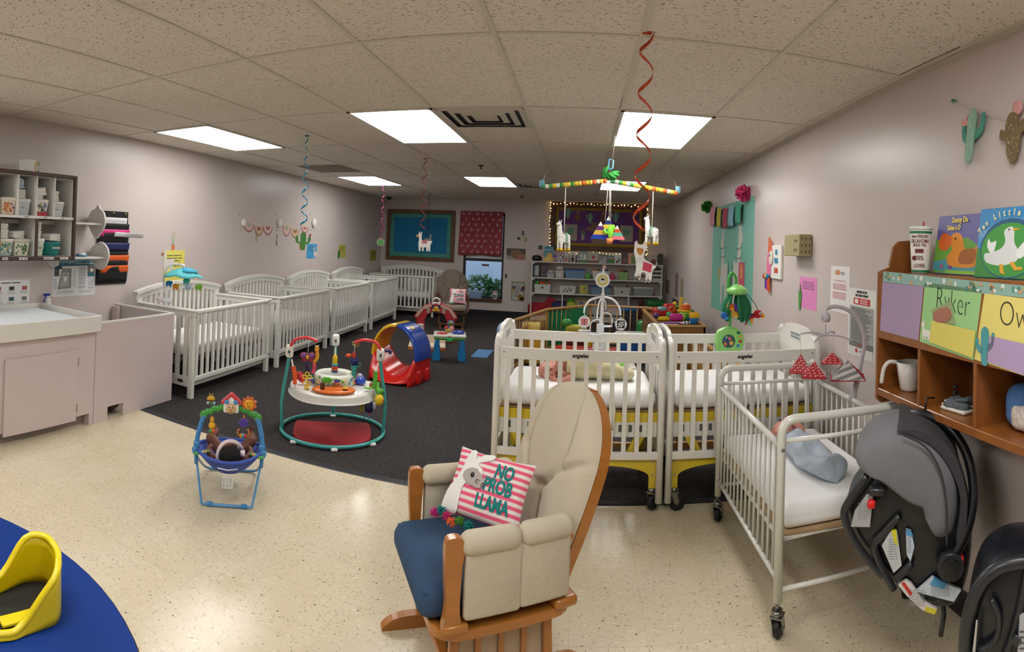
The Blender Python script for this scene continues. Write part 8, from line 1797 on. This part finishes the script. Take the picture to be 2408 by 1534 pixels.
# white and black mobile on the first rolling crib: spot plane y = 3.88
Y_ = 3.90; P_ = lambda px, py: at(px, py, 'y', Y_)-O_
O_ = V((0, 0, 0)); O_ = at(1410, 815, 'y', Y_); t = thing('crib_mobile', 'white crib mobile with black and red pattern discs on the first rolling crib', 'mobile', O_)
MB().rbox((0, -.0, .02), (.1, .04, .09), .012, plw, 12).rbox((-.0, 0, .10), (.05, .035, .12), .012, plw, 12).build('clamp', t)
a, b = P_(1411, 800), P_(1418, 690); MB().bar(a, b, .022, .016, plw, up=(0, 1, 0)).bar(b, P_(1419, 632), .014, .012, plw, up=(0, 1, 0)).build('arm', t); MB().box(P_(1421, 628), (.022, .02, .02), mat('#c99a94', .5)).build('red_cap', t)
c_ = P_(1417, 659); MB().cyl(c_+V((0, -.02, 0)), c_+V((0, .02, 0)), .051, plw, seg=32).build('motor', t); MB().cyl(c_+V((0, -.0215, 0)), c_+V((0, -.019, 0)), .038, mat('#c9c06a', .5), seg=28).build('yellow_disc', t); MB().prism(circ(.015, 12, 0, 0, 0, pi), -.024, -.021, mat('#222222', .5), c=c_).cyl(c_+V((0, -.0225, 0)), c_+V((0, -.021, 0)), .021, plw).build('logo_disc', t)
hub = P_(1416, 698)
for pts in (((1416, 698), (1390, 705), (1376, 722), (1374, 737)), ((1416, 698), (1442, 705), (1457, 725), (1459, 742))): MB().tube(smooth_path([P_(*p) for p in pts], 6), .0075, plw, 10).build('rainbow_arm', t)
for pts, dy in ((((1416, 700), (1408, 712), (1404, 735), (1403, 745)), -.12), (((1418, 700), (1424, 712), (1426, 725), (1426, 733)), .14)):
    MB().tube(smooth_path([P_(*p)+V((0, dy*i/3, 0)) for i, p in enumerate(pts)], 6), .005, plw, 8).build('rainbow_arm', t)
def disc(px, py, dy, kind):
    c = P_(px, py)+V((0, dy, 0)); r_ = .042; q = MB().cyl(c+V((0, -.003, 0)), c+V((0, .003, 0)), r_, plw, seg=28).prism([(-.012, r_-.004), (.012, r_-.004), (0, r_+.014)], -.003, .003, plw, c=c); q.build('pattern_disc', t); q = MB(); bk = mat('#181818', .5)
    if kind == 's':
        q.box(c+V((0, -.0035, 0)), (.054, .001, .054), bk)
        for d in (-.018, 0, .018): q.bar(c+V((-.02+max(0, d), -.0046, -.02-min(0, d)*1)), c+V((.02+min(0, d), -.0046, .02-max(0, d)*1)), .007, .001, plw, up=(0, 1, 0))
    else:
        for s in (-1, 1):
            for rr_, cz, cc in ((.013, .011, '#c43a4a'), (.011, -.012, '#c43a4a'), (.008, .011, '#e0a0a4'), (.006, -.012, '#e0a0a4')): q.prism(circ(rr_, 12, s*.013, cz), -.0036-(.001 if rr_ < .01 else 0), -.003, mat(cc, .5), c=c)
        q.box(c+V((0, -.005, 0)), (.003, .001, .045), bk)
    q.build('printed_pattern', t)
    for s in (-1, 1): MB().cyl(c+V((s*.012, 0, -r_)), c+V((s*.012, 0, -r_-.018)), .003, plw, seg=6).build('post', t)
    MB().lathe([(0, 0), (.043, 0), (.043, .003), (0, .003)], plw, c+V((0, 0, -r_-.02)), 24, sy=1).build('lower_disc', t); MB().lathe([(.012, .0031), (.02, .0036)], bk, c+V((0, 0, -r_-.02)), 18).build('printed_ring', t)
disc(1374, 757, 0, 'b'); disc(1460, 763, 0, 's')
for px, py, dy in ((1403, 755, -.12), (1427, 750, .14)):
    c = P_(px, py)+V((0, dy, 0)); MB().tube([c+V((.045*cos(a), 0, .045*sin(a)-.02)) for a in [pi*k_/12 for k_ in range(13)]]+[c+V((-.045, 0, -.07))], .0035, plw, 7).tube([c+V((.045, 0, -.02)), c+V((.045, 0, -.07))], .0035, plw, 7).lathe([(0, 0), (.05, 0), (.05, .003), (0, .003)], plw, c+V((0, 0, -.073)), 24).build('hoop', t); MB().lathe([(.0, .0032), (.022, .0036)], mat('#3a3f38', .5), c+V((0, 0, -.073)), 14, sy=.6).build('printed_ring', t)
# green jungle mobile on the second rolling crib
Y_ = 3.84; O_ = V((0, 0, 0)); O_ = at(1713, 800, 'y', Y_); t = thing('crib_mobile', 'lime green jungle crib mobile with parrot and leaves on the second rolling crib', 'mobile', O_); lime = plastic('#8cd070'); lg2 = plastic('#3fae3c'); lf = mat('#156a40', .85, noise=.1)
k = sqrt(O_.x**2+Y_**2)/FP
P = [(x*k, z*k) for x, z in sp2([(-33, 5), (-30, 22), (-10, 32), (14, 30), (30, 18), (34, -2), (28, -24), (0, -34), (-26, -28), (-33, -12)], 4)]; MB().prism(P, -.05, .0, lime).build('music_box', t, bevel=.014)
MB().cyl((-.012, -.052, .0), (-.012, -.048, .0), 15.5*k, mat('#2f5a50', .3), seg=24).build('dial', t); q = MB(); 
for x, z, r_, c in ((-8, -6, 4, '#e0783a'), (2, 6, 4, '#d86a7a'), (6, -4, 5, '#e6b04a'), (-10, 4, 4, '#3a5a9c'), (-2, -2, 4, '#2a3a7c'), (-6, 9, 3, '#8fb8a0')): q.cyl((x*k-.012, -.0545, z*k), (x*k-.012, -.052, z*k), r_*k, mat(c, .5), seg=10)
q.build('dial_picture', t)
for z, x, c in ((19, 19, '#0f6a4a'), (10, 24, '#d8b84a'), (-1, 24, '#c22a24'), (-11, 19, '#1f7fb8')): MB().sph((x*k, -.051, z*k), (4.4*k, .006, 3.6*k), plastic(c), 12).build('button', t)
A = lambda px, py: at(px, py, 'y', Y_)-O_; MB().tube(smooth_path([A(1716, 775), A(1717, 740), A(1714, 690), A(1713, 660), A(1720, 642), A(1730, 652), A(1731, 668)], 6), .0095, lg2, 10).build('arm', t)
c = A(1733, 683); MB().lathe([(0, .045), (.03, .04), (.055, .022), (.075, .01), (.078, -.012), (.06, -.03), (0, -.034)], lime, c, 28).build('canopy_hub', t); MB().rbox(c+V((0, -.078, -.012)), (.022, .01, .016), .004, lime, 8).build('clip', t)
def leaf(x, y, w_, L, rz, lab='cloth_leaf'):
    mb = MB(); mb.T = M.Translation(c+V((0, 0, -.02))) @ M.Rotation(rz, 4, 'Z'); mb.grid(lambda u, v: V(((2*u-1)*w_*sin(pi*min(1, v*.9+.08))**.7, -.045-.05*sin(v*pi*.8)-.01*sin(u*9), -L*v)), 8, 10, lf).build(lab, t, solid=.004)
for a_ in (15, 70, 150, 215, 290): leaf(0, 0, .045, .20, R(a_))
for nm, px, py, cs in (('orange_tiger', 1714, 720, ('#e0701e', '#e8a02a')), ('blue_hippo', 1700, 741, ('#1f5aa8', '#2f8ac0')), ('yellow_giraffe', 1724, 737, ('#e0a83a', '#e8c060')), ('purple_bird', 1728, 722, ('#5a3a9c', '#6a4ab0'))):
    a = A(px, py); b = MB().sph(a+V((0, -.05, 0)), (.03, .02, .024), mat(cs[0], .9), 12).sph(a+V((.01, -.06, -.016)), (.018, .016, .014), mat(cs[1], .9), 8).sph(a+V((-.016, -.055, .018)), (.01, .01, .012), mat(cs[1], .9), 8); b.build(nm, t)
a = A(1782, 739); b = MB().sph(a, (.036, .022, .03), mat('#a8161c', .9), 14).tube([a+V((-.02, 0, -.01)), a+V((-.07, 0, -.03)), a+V((-.095, 0, -.08))], [.016, .012, .004], mat('#b01a20', .9), 8); b.build('red_parrot', t)
MB().sph(a+V((.036, -.0, -.012)), (.018, .012, .018), mat('#e6a01e', .9), 10).sph(a+V((-.045, 0, -.045)), (.012, .008, .03), mat('#e6b01e', .9), 8).build('yellow_beak_and_tail', t); MB().sph(a+V((.014, -.02, .006)), (.012, .004, .012), mat('#dcd6d0', .4), 10).sph(a+V((.016, -.024, .006)), (.005, .003, .006), mat('#111111', .3), 6).build('eye', t)
MB().sph(a+V((-.06, .0, -.02)), (.035, .008, .02), mat('#1f5a8c', .9), 10, M.Rotation(R(-40), 3, 'Y')).build('blue_wing', t); MB().tube([a+V((0, 0, .03)), A(1776, 715), c+V((.06, 0, -.01))], .003, lf, 5).build('cord', t)
# red, white and black mobile on the metal crib
Y_ = 2.62; O_ = V((0, 0, 0)); O_ = at(2004, 935, 'r', .16); Y_ = O_.y; B = lambda px, py: at(px, py, 'y', Y_)-O_
t = thing('crib_mobile', 'white arm crib mobile with red black and white cloth cones on the metal crib', 'mobile', O_); ml = mat('#c6bfc6', .35, coat=.3)
P = smooth_path([B(2004, 940), B(2016, 900), B(2026, 850), B(2033, 800), B(2020, 755), B(1995, 730), B(1965, 721), B(1944, 725)], 6); MB().tube(P, [.014]*8+[.011]*(len(P)-8), ml, 10).tube([B(2003, 945), B(2016, 890)], [.022, .012], ml, 10).build('arm', t)
c = B(1941, 747); MB().tube([B(1943, 726), B(1943, 735)], .003, ml, 6).cyl(c+V((-.018, 0, 0)), c+V((.018, 0, 0)), .025, ml, seg=20).cyl(c+V((-.024, 0, 0)), c+V((-.018, 0, 0)), .012, ml).build('motor', t); MB().tube([B(1941, 763), B(1942, 785)], .004, ml, 6).build('chain', t)
h_ = B(1942, 789)
for px, py, dy in ((1886, 787, .02), (1904, 800, -.06), (1972, 786, .05), (1998, 800, -.03)):
    e = B(px, py)+V((0, dy, 0)); MB().tube(smooth_path([h_, h_.lerp(e, .5)+V((0, 0, .012)), e], 5), .005, ml, 8).build('cross_arm', t)
redc = mat('#a8182a', .85); whc = mat('#d8d2d0', .85); ck = nodes('houndstooth')
_m3, nt, b_ = ck; cn = nt.nodes.new('ShaderNodeTexChecker'); cn.inputs['Scale'].default_value = 150; cn.inputs[1].default_value = (.8, .78, .77, 1); cn.inputs[2].default_value = (.01, .01, .01, 1); nt.links.new(mapped(nt, (1, 1, 1), (.5, .6, .78)), cn.inputs[0]); nt.links.new(cn.outputs[0], b_.inputs['Base Color'])
_d, nt, b2 = nodes('red_dotted'); vn = nt.nodes.new('ShaderNodeTexVoronoi'); vn.inputs['Scale'].default_value = 90; vn.inputs['Randomness'].default_value = .1; nt.links.new(mapped(nt), vn.inputs[0]); nt.links.new(ramp(nt, vn.outputs['Distance'], [(.28, '#e8dcd8'), (.34, '#b01a2a')]).outputs[0], b2.inputs['Base Color'])
for i, (px, py, pt, w_, dy, ms) in enumerate(((1887, 875, 834, 30, .02, (_d, whc, redc)), (1904, 878, 844, 33, -.06, (_d, whc, _m3)), (1968, 856, 832, 30, .05, (_d, _m3, _m3)), (1987, 885, 845, 47, -.03, (_m3, redc, redc)))):
    b = B(px, py)+V((0, dy, 0)); a = B(px, pt)+V((0, dy, 0)); w_ = w_*.0026; q = MB(); V4 = [b+V((w_*cos(R(x)), w_*sin(R(x)), 0)) for x in (200, 290, 20, 110)]
    for j in range(4): q.add([a, V4[j], V4[(j+1) % 4]], [(0, 1, 2)], ms[j % 3])
    q.add(V4, [(0, 1, 2, 3)], redc).build('cloth_cone', t); q = MB().tube(V4, .004, redc, 6, closed=True); q.build('red_piping', t)
    MB().tube([a, B(*((1886, 787), (1904, 800), (1972, 786), (1998, 800))[i])+V((0, dy, 0))], .001, ml, 4).build('cord', t)
# ================================================================ babies in the rolling crib and the metal crib
SP = mat('#d08c7c', .5, noise=.05, nscale=30); LIP = '#a04848'
t = thing('baby', 'baby in a cream wrap lying on its side in the first rolling crib', 'person', (0, 0, 0)); b = MB(); c = at(1292, 873, 'y', 3.50); mz = .692
P, Q, r = head(b, c, (.28, -.95, .12), (-.96, -.25, .05), SP, .062)
sh = c+V((.10, .02, -.015)); b.tube([c+V((.03, .01, -.01)), sh], .032, SP, 10).sph(sh, (.05, .05, .045), SP, 12)
limb(b, [sh+V((0, -.01, .03)), c+V((.075, -.03, .10)), c+V((.035, -.065, .02))], [.024, .021, .015], SP); hand(b, c+V((.035, -.07, .015)), (-.5, -.2, -.5), (.2, .9, .1), SP, 1.15)
limb(b, [sh+V((0, -.05, .0)), c+V((.13, -.10, -.02)), c+V((.055, -.10, -.035))], [.026, .023, .016], SP); hand(b, c+V((.055, -.10, -.035)), (-.8, .1, .3), (.3, .9, 0), SP, 1.1)
b.build('body', t, remesh=.0035); face_parts(t, P, Q, r, LIP, True)
MB().sph(P(0, -.3, .3), (r*.9, r*.88, r*.8), mat('#c48270', .75, noise=.2, nscale=60), 18, Q).build('fine_hair', t)
crm = mat('#d9d2a8', .95, bump=1, bscale=20, noise=.05)
w_ = MB(); x0 = c.x+.13
def wrap(u, v):
    a = 2*pi*u; x = x0-.02+.40*v; s = max(.02, sin(pi*min(.995, .25+v*.74)))**.55; f = 1+.05*sin(v*17+a)+.04*sin(a*3+v*9); return V((x, 3.50+.085*s*cos(a)*f, mz+.078*s+.078*s*sin(a)*f+.012*sin(v*7)*(sin(a) > 0)))
w_.grid(wrap, 32, 30, crm, wrap=True).sph((x0+.36, 3.49, mz+.04), (.05, .07, .04), crm, 14).sph((x0, 3.50, mz+.062), (.03, .075, .062), crm, 14).build('cream_wrap', t, sub=1)
MB().rbox(c+V((.06, -.115, -.055)), (.035, .02, .03), .008, mat('#1c1c22', .8), 8).build('dark_cuff', t)
mz = .502; t = thing('baby', 'baby in a pale blue sleep sack lying in the white metal crib', 'person', (0, 0, 0)); b = MB(); c = at(1846, 1016, 'z', .565)
P, Q, r = head(b, c, (.45, .1, .75), (-.8, .55, .3), SP, .060); dn = (at(2010, 1140, 'z', .55)-c); dn.z = 0; dn.normalize(); sd = V((dn.y, -dn.x, 0)); sh = c+dn*.095+V((0, 0, -.01))
b.tube([c+dn*.03, sh], .03, SP, 10).sph(sh, (.05, .05, .04), SP, 12)
for s, e_, h_ in ((-1, .085, .035), (1, .05, .045)): limb(b, [sh-sd*s*.035, sh-sd*s*e_+dn*.0+V((0, 0, .045)), c+dn*.045-sd*s*.012+V((0, 0, .072))], [.024, .021, .015], SP); hand(b, c+dn*.042-sd*s*.012+V((0, 0, .074)), -dn*.7+V((0, 0, .1))+sd*s*.3, (0, 0, 1), SP, 1.05)
b.build('body', t, remesh=.0035); face_parts(t, P, Q, r, LIP, False); MB().sph(P(0, -.3, .3), (r*.9, r*.88, r*.8), mat('#c48270', .75, noise=.2, nscale=60), 18, Q).build('fine_hair', t)
blu = mat('#b0bcc8', .92, bump=1, bscale=22, noise=.04); ln = mat('#9fb0c4', .9)
def sack(u, v):
    a = 2*pi*u; L = .47*v; g_ = max(0, 1-(max(0, v-.86)/.14)**2)**.38; w = (.065+.045*min(1, v*2)-.04*max(0, v-.4))*g_; h = (.05+.012*sin(v*8))*(.25+.75*g_)*(g_ > 0 or .05); p = sh+dn*(L-.01)+sd*(w*cos(a)*(1+.05*sin(v*13+a*2)+.05*sin(v*23-a*3))); return V((p.x, p.y, mz+h*.95+h*sin(a)*(1+.10*sin(a*4+v*9)+.09*sin(v*25+a*3)-.35*v*math.exp(-(cos(a)/.35)**2))))
MB().grid(sack, 32, 30, blu, wrap=True).sph((sh.x, sh.y, mz+.05), (.06, .06, .045), blu, 14).build('sleep_sack', t, sub=1); MB().tube([sack(.2, k/16)+V((0, 0, .001)) for k in range(1, 15)], .0018, ln, 6).build('zip', t)

# ================================================================ infant car seats
def puff(mb, out, y0, y1, n, mt, flat_=.25, tw=0):
    cx = sum(p[0] for p in out)/len(out); cz = sum(p[1] for p in out)/len(out); m_ = len(out); vs = []; fs = []
    for k in range(n+1):
        u = k/n; s = max(.02, 1-abs(2*u-1)**3.5*(1-flat_)); y = y0+(y1-y0)*(.5-.5*cos(pi*u)); vs += [(cx+(x-cx)*s, y, cz+(z-cz)*s) for x, z in out]
    for k in range(n): fs += [(k*m_+j, k*m_+(j+1) % m_, (k+1)*m_+(j+1) % m_, (k+1)*m_+j) for j in range(m_)]
    fs += [list(range(m_)), [n*m_+j for j in range(m_)]]; return mb.add(vs, fs, mt, True)
O_ = V((1.13, 1.66, 0)); d_ = 2.0; rz_ = -atan2(O_.x, O_.y); bk = mat('#17181b', .38, coat=.2, bump=.05, bscale=90); bk2 = mat('#26282c', .35, coat=.2); gy_ = mat('#77777c', .9, bump=.35, bscale=7, noise=.05); gd = mat('#3c3a3e', .9, bump=.2)
kk = d_/FP; cs_ = lambda px, py: ((px-2165)*kk, 1.525+(600-py)*kk)
T_ = lambda L_, n=4: sp2([cs_(*p) for p in L_], n)
t = thing('infant_car_seat', 'black infant car seat with grey canopy hanging under the wooden cubby', 'car seat', O_, rz_)
puff(MB(), T_([(2072, 1105), (2030, 1165), (2016, 1200), (2040, 1260), (2085, 1312), (2130, 1358), (2170, 1396), (2225, 1418), (2282, 1412), (2312, 1340), (2318, 1240), (2300, 1140), (2250, 1075), (2180, 1050), (2110, 1070)]), -.02, .30, 10, bk, .8).build('shell', t)
for L_ in ([(2068, 1108), (2030, 1165), (2018, 1202), (2045, 1260), (2090, 1312), (2110, 1330)], [(2145, 1195), (2110, 1235), (2088, 1265), (2105, 1310), (2135, 1360)], [(2175, 1300), (2150, 1325), (2140, 1335)]): MB().tube(smooth_path([(x, -.035, z) for x, z in [cs_(*p) for p in L_]], 5), .014, bk2, 10).build('shell_rib', t)
puff(MB(), T_([(2034, 1072), (2052, 1042), (2085, 1015), (2125, 1003), (2175, 1006), (2232, 1038), (2275, 1100), (2284, 1170), (2275, 1235), (2258, 1253), (2232, 1250), (2218, 1205), (2208, 1185), (2165, 1168), (2125, 1140), (2085, 1112), (2052, 1100)]), -.06, .32, 14, gy_, .6).build('canopy', t)
MB().prism(T_([(2135, 1003), (2170, 998), (2215, 1008), (2262, 1045), (2290, 1110), (2300, 1180), (2290, 1250), (2275, 1250), (2284, 1170), (2268, 1105), (2225, 1042), (2170, 1012)]), -.045, .32, gd).build('canopy_rear_panel', t, bevel=.02)
MB().tube(smooth_path([(x, -.072+.0, z) for x, z in [cs_(*p) for p in ((2150, 1004), (2200, 1030), (2235, 1085), (2250, 1160), (2252, 1250))]], 5), .004, gd, 6).build('canopy_piping', t)
MB().tube(smooth_path([(x, y, z) for (x, z), y in [(cs_(*p), y) for p, y in (((2262, 1298), -.04), ((2300, 1230), -.03), ((2316, 1150), .0), ((2300, 1070), .05), ((2255, 1015), .1), ((2200, 1000), .15), ((2170, 1005), .19))]], 5), .018, bk, 12).build('carry_handle', t)
x, z = cs_(2262, 1298); MB().cyl((x, -.075, z), (x, -.02, z), .046, bk2, seg=28).cyl((x, -.082, z), (x, -.075, z), .032, bk, seg=24).build('handle_hub', t); x, z = cs_(2288, 1290); MB().rbox((x, -.05, z), (.014, .03, .03), .005, mat('#c22420', .4), 8).build('red_button', t)
x, z = cs_(2081, 1167); MB().rbox((x, -.05, z), (.03, .03, .028), .01, mat('#d8201c', .4), 10).build('red_buckle', t); x, z = cs_(2093, 1140); MB().rbox((x, -.04, z), (.06, .04, .03), .012, bk2, 10).build('buckle_strap', t)
def lab_(pts, c, extra=()):
    q = MB(); P = [cs_(*p) for p in pts]; q.prism(P, -.040, -.026, mat(c, .5)); xs = [p[0] for p in P]; zs = [p[1] for p in P]
    cx, cz = sum(xs)/len(xs), sum(zs)/len(zs)
    words(q, cx-(max(xs)-min(xs))*.22, cx+(max(xs)-min(xs))*.22, cz-(max(zs)-min(zs))*.25, cz+(max(zs)-min(zs))*.25, 9, mat('#8a8c92', .6), -.0405, .6, .1)
    for e, ec in extra: q.prism([cs_(*p) for p in e], -.042, -.03, mat(ec, .5))
    q.build('warning_label', t)
lab_([(2068, 1152), (2084, 1148), (2078, 1222), (2034, 1224), (2042, 1190)], '#a9aaac'); lab_([(2127, 1225), (2140, 1230), (2152, 1305), (2134, 1322), (2106, 1262)], '#c5c8cc', [([(2127, 1226), (2138, 1226), (2142, 1262), (2134, 1252)], '#d8cf2a')])
lab_([(2160, 1225), (2172, 1228), (2180, 1262), (2172, 1296), (2163, 1280)], '#c2d0dc', [([(2160, 1225), (2172, 1228), (2177, 1240), (2162, 1236)], '#4f9ac8')]); lab_([(2162, 1337), (2175, 1345), (2205, 1385), (2234, 1402), (2226, 1412), (2200, 1402), (2165, 1372), (2145, 1348)], '#dcd8d4', [([(2152, 1344), (2158, 1340), (2178, 1366), (2172, 1370)], '#c8302a'), ([(2208, 1394), (2234, 1402), (2228, 1412), (2206, 1404)], '#d4cc2a')])
lab_([(2222, 1330), (2288, 1360), (2272, 1385), (2186, 1362)], '#c9d4dc', [([(2226, 1331), (2256, 1344), (2248, 1356), (2216, 1345)], '#4f9ac8')])
x, z = cs_(2250, 1420); MB().tube([(x, .05, z+.02), (x+.005, .05, z-.05), (x-.005, .05, z-.12)], .01, bk2, 6).build('hanging_strap', t)
x, z = cs_(2200, 1000); MB().tube([(x, .16, z), (x+.01, .17, z+.06), (x+.04, .19, z+.055)], .004, mat('#3a3a3c', .4, metal=.8), 8).build('hook', t)
O2 = V((1.12, 1.20, 0)); rz2 = -atan2(O2.x, O2.y); k2 = 1.64/FP; c2 = lambda px, py: ((px-2335)*k2, 1.525+(592-py)*k2)
t = thing('infant_car_seat', 'second black infant car seat cut off at the lower right corner', 'car seat', O2, rz2); bk3 = mat('#1c1f26', .3, coat=.3)
S2 = lambda L_: sp2([c2(*p) for p in L_], 4)
puff(MB(), S2([(2300, 1345), (2345, 1300), (2420, 1285), (2520, 1300), (2560, 1450), (2540, 1650), (2400, 1700), (2290, 1640), (2268, 1540), (2275, 1430)]), 0, .26, 8, bk3, .8).build('shell', t)
for L_, r_ in (([(2275, 1560), (2272, 1450), (2298, 1350), (2345, 1300), (2410, 1285)], .02), ([(2300, 1490), (2340, 1460), (2348, 1410), (2330, 1370)], .009), ([(2320, 1600), (2370, 1480), (2400, 1370), (2412, 1300)], .012)): MB().tube(smooth_path([(x, -.02, z) for x, z in [c2(*p) for p in L_]], 5), r_, bk2, 10).build('shell_rib', t)
q = MB(); P = [c2(*p) for p in ((2296, 1412), (2300, 1412), (2292, 1530), (2284, 1530))]; q.prism(P, -.046, -.03, mat('#b9b6ae', .6)).build('reflective_strip', t); q = MB(); q.prism([c2(*p) for p in ((2394, 1400), (2430, 1380), (2430, 1560), (2386, 1560))], -.05, -.03, mat('#b5b6ba', .6)); a, b = c2(2394, 1530), c2(2425, 1420); words(q, a[0], b[0], a[1], b[1], 9, mat('#5a5c62', .6), -.051, .6); q.build('warning_label', t); x, z = c2(2388, 1448); MB().cyl((x, -.05, z), (x, -.03, z), .014, bk2).build('side_button', t)

# ================================================================ blue feeding table and its yellow seat
TC = V((-2.16, .38, 0)); TR = 1.155; TZ_ = .55
edge = [at(330, 1534, 'z', TZ_), at(0, 1215, 'z', TZ_), at(200, 1340, 'z', TZ_)]
ax_, ay_ = edge[0].xy; bx_, by_ = edge[1].xy; cx_, cy_ = edge[2].xy
D_ = 2*(ax_*(by_-cy_)+bx_*(cy_-ay_)+cx_*(ay_-by_)); ux_ = ((ax_**2+ay_**2)*(by_-cy_)+(bx_**2+by_**2)*(cy_-ay_)+(cx_**2+cy_**2)*(ay_-by_))/D_; uy_ = ((ax_**2+ay_**2)*(cx_-bx_)+(bx_**2+by_**2)*(ax_-cx_)+(cx_**2+cy_**2)*(bx_-ax_))/D_
TR = sqrt((ax_-ux_)**2+(ay_-uy_)**2); t = thing('feeding_table', 'round bright blue toddler feeding table with black edge, lower left corner', 'table', (ux_, uy_, 0))
MB().prism(circ(TR-.004, 72), TZ_-.003, TZ_, mat('#02307c', .5, noise=.05, nscale=3, spec=.25), 'z').build('table_top', t); MB().prism(circ(TR, 72), TZ_-.028, TZ_-.003, mat('#15151c', .4), 'z').build('edge_band', t)
for a in range(4): q = MB().cyl((TR*.7*cos(a*pi/2+.8), TR*.7*sin(a*pi/2+.8), 0), (TR*.7*cos(a*pi/2+.8), TR*.7*sin(a*pi/2+.8), TZ_-.028), .02, steel); q.build('leg', t)
yy = mat('#e8cf08', .38, coat=.2)
pt = lambda px, py, z: at(px, py, 'z', z)
BS = [(138, 1435, .125), (130, 1464, .11), (100, 1478, .075), (60, 1492, .028), (20, 1507, .01), (-60, 1505, .01), (-110, 1470, .015), (-70, 1420, .03), (0, 1395, .05), (55, 1372, .125), (105, 1372, .13), (132, 1400, .125)]
base = [pt(x, y, TZ_) for x, y, _z in BS]; topz = [q_[2] for q_ in BS]
bp_ = smooth_path(base, 4, True); nz = len(bp_); zz = smooth_path([(z, 0, 0) for z in topz], 4, True); t = thing('booster_chair', 'yellow moulded toddler seat set into the blue table, lower left corner', 'seat', (0, 0, 0)); cb = sum(base, V())/len(base)
def wall(u, v): i = int(u*nz) % nz; p = bp_[i]; h = max(.012, zz[i].x); q = p.lerp(cb, .05*v); return V((q.x, q.y, TZ_+.001+h*v))
MB().grid(wall, nz, 5, yy, wrap=True).build('seat_shell', t, solid=.014); MB().tube([wall(i/nz, 1) for i in range(nz)], .0095, yy, 8, closed=True).build('rolled_rim', t)
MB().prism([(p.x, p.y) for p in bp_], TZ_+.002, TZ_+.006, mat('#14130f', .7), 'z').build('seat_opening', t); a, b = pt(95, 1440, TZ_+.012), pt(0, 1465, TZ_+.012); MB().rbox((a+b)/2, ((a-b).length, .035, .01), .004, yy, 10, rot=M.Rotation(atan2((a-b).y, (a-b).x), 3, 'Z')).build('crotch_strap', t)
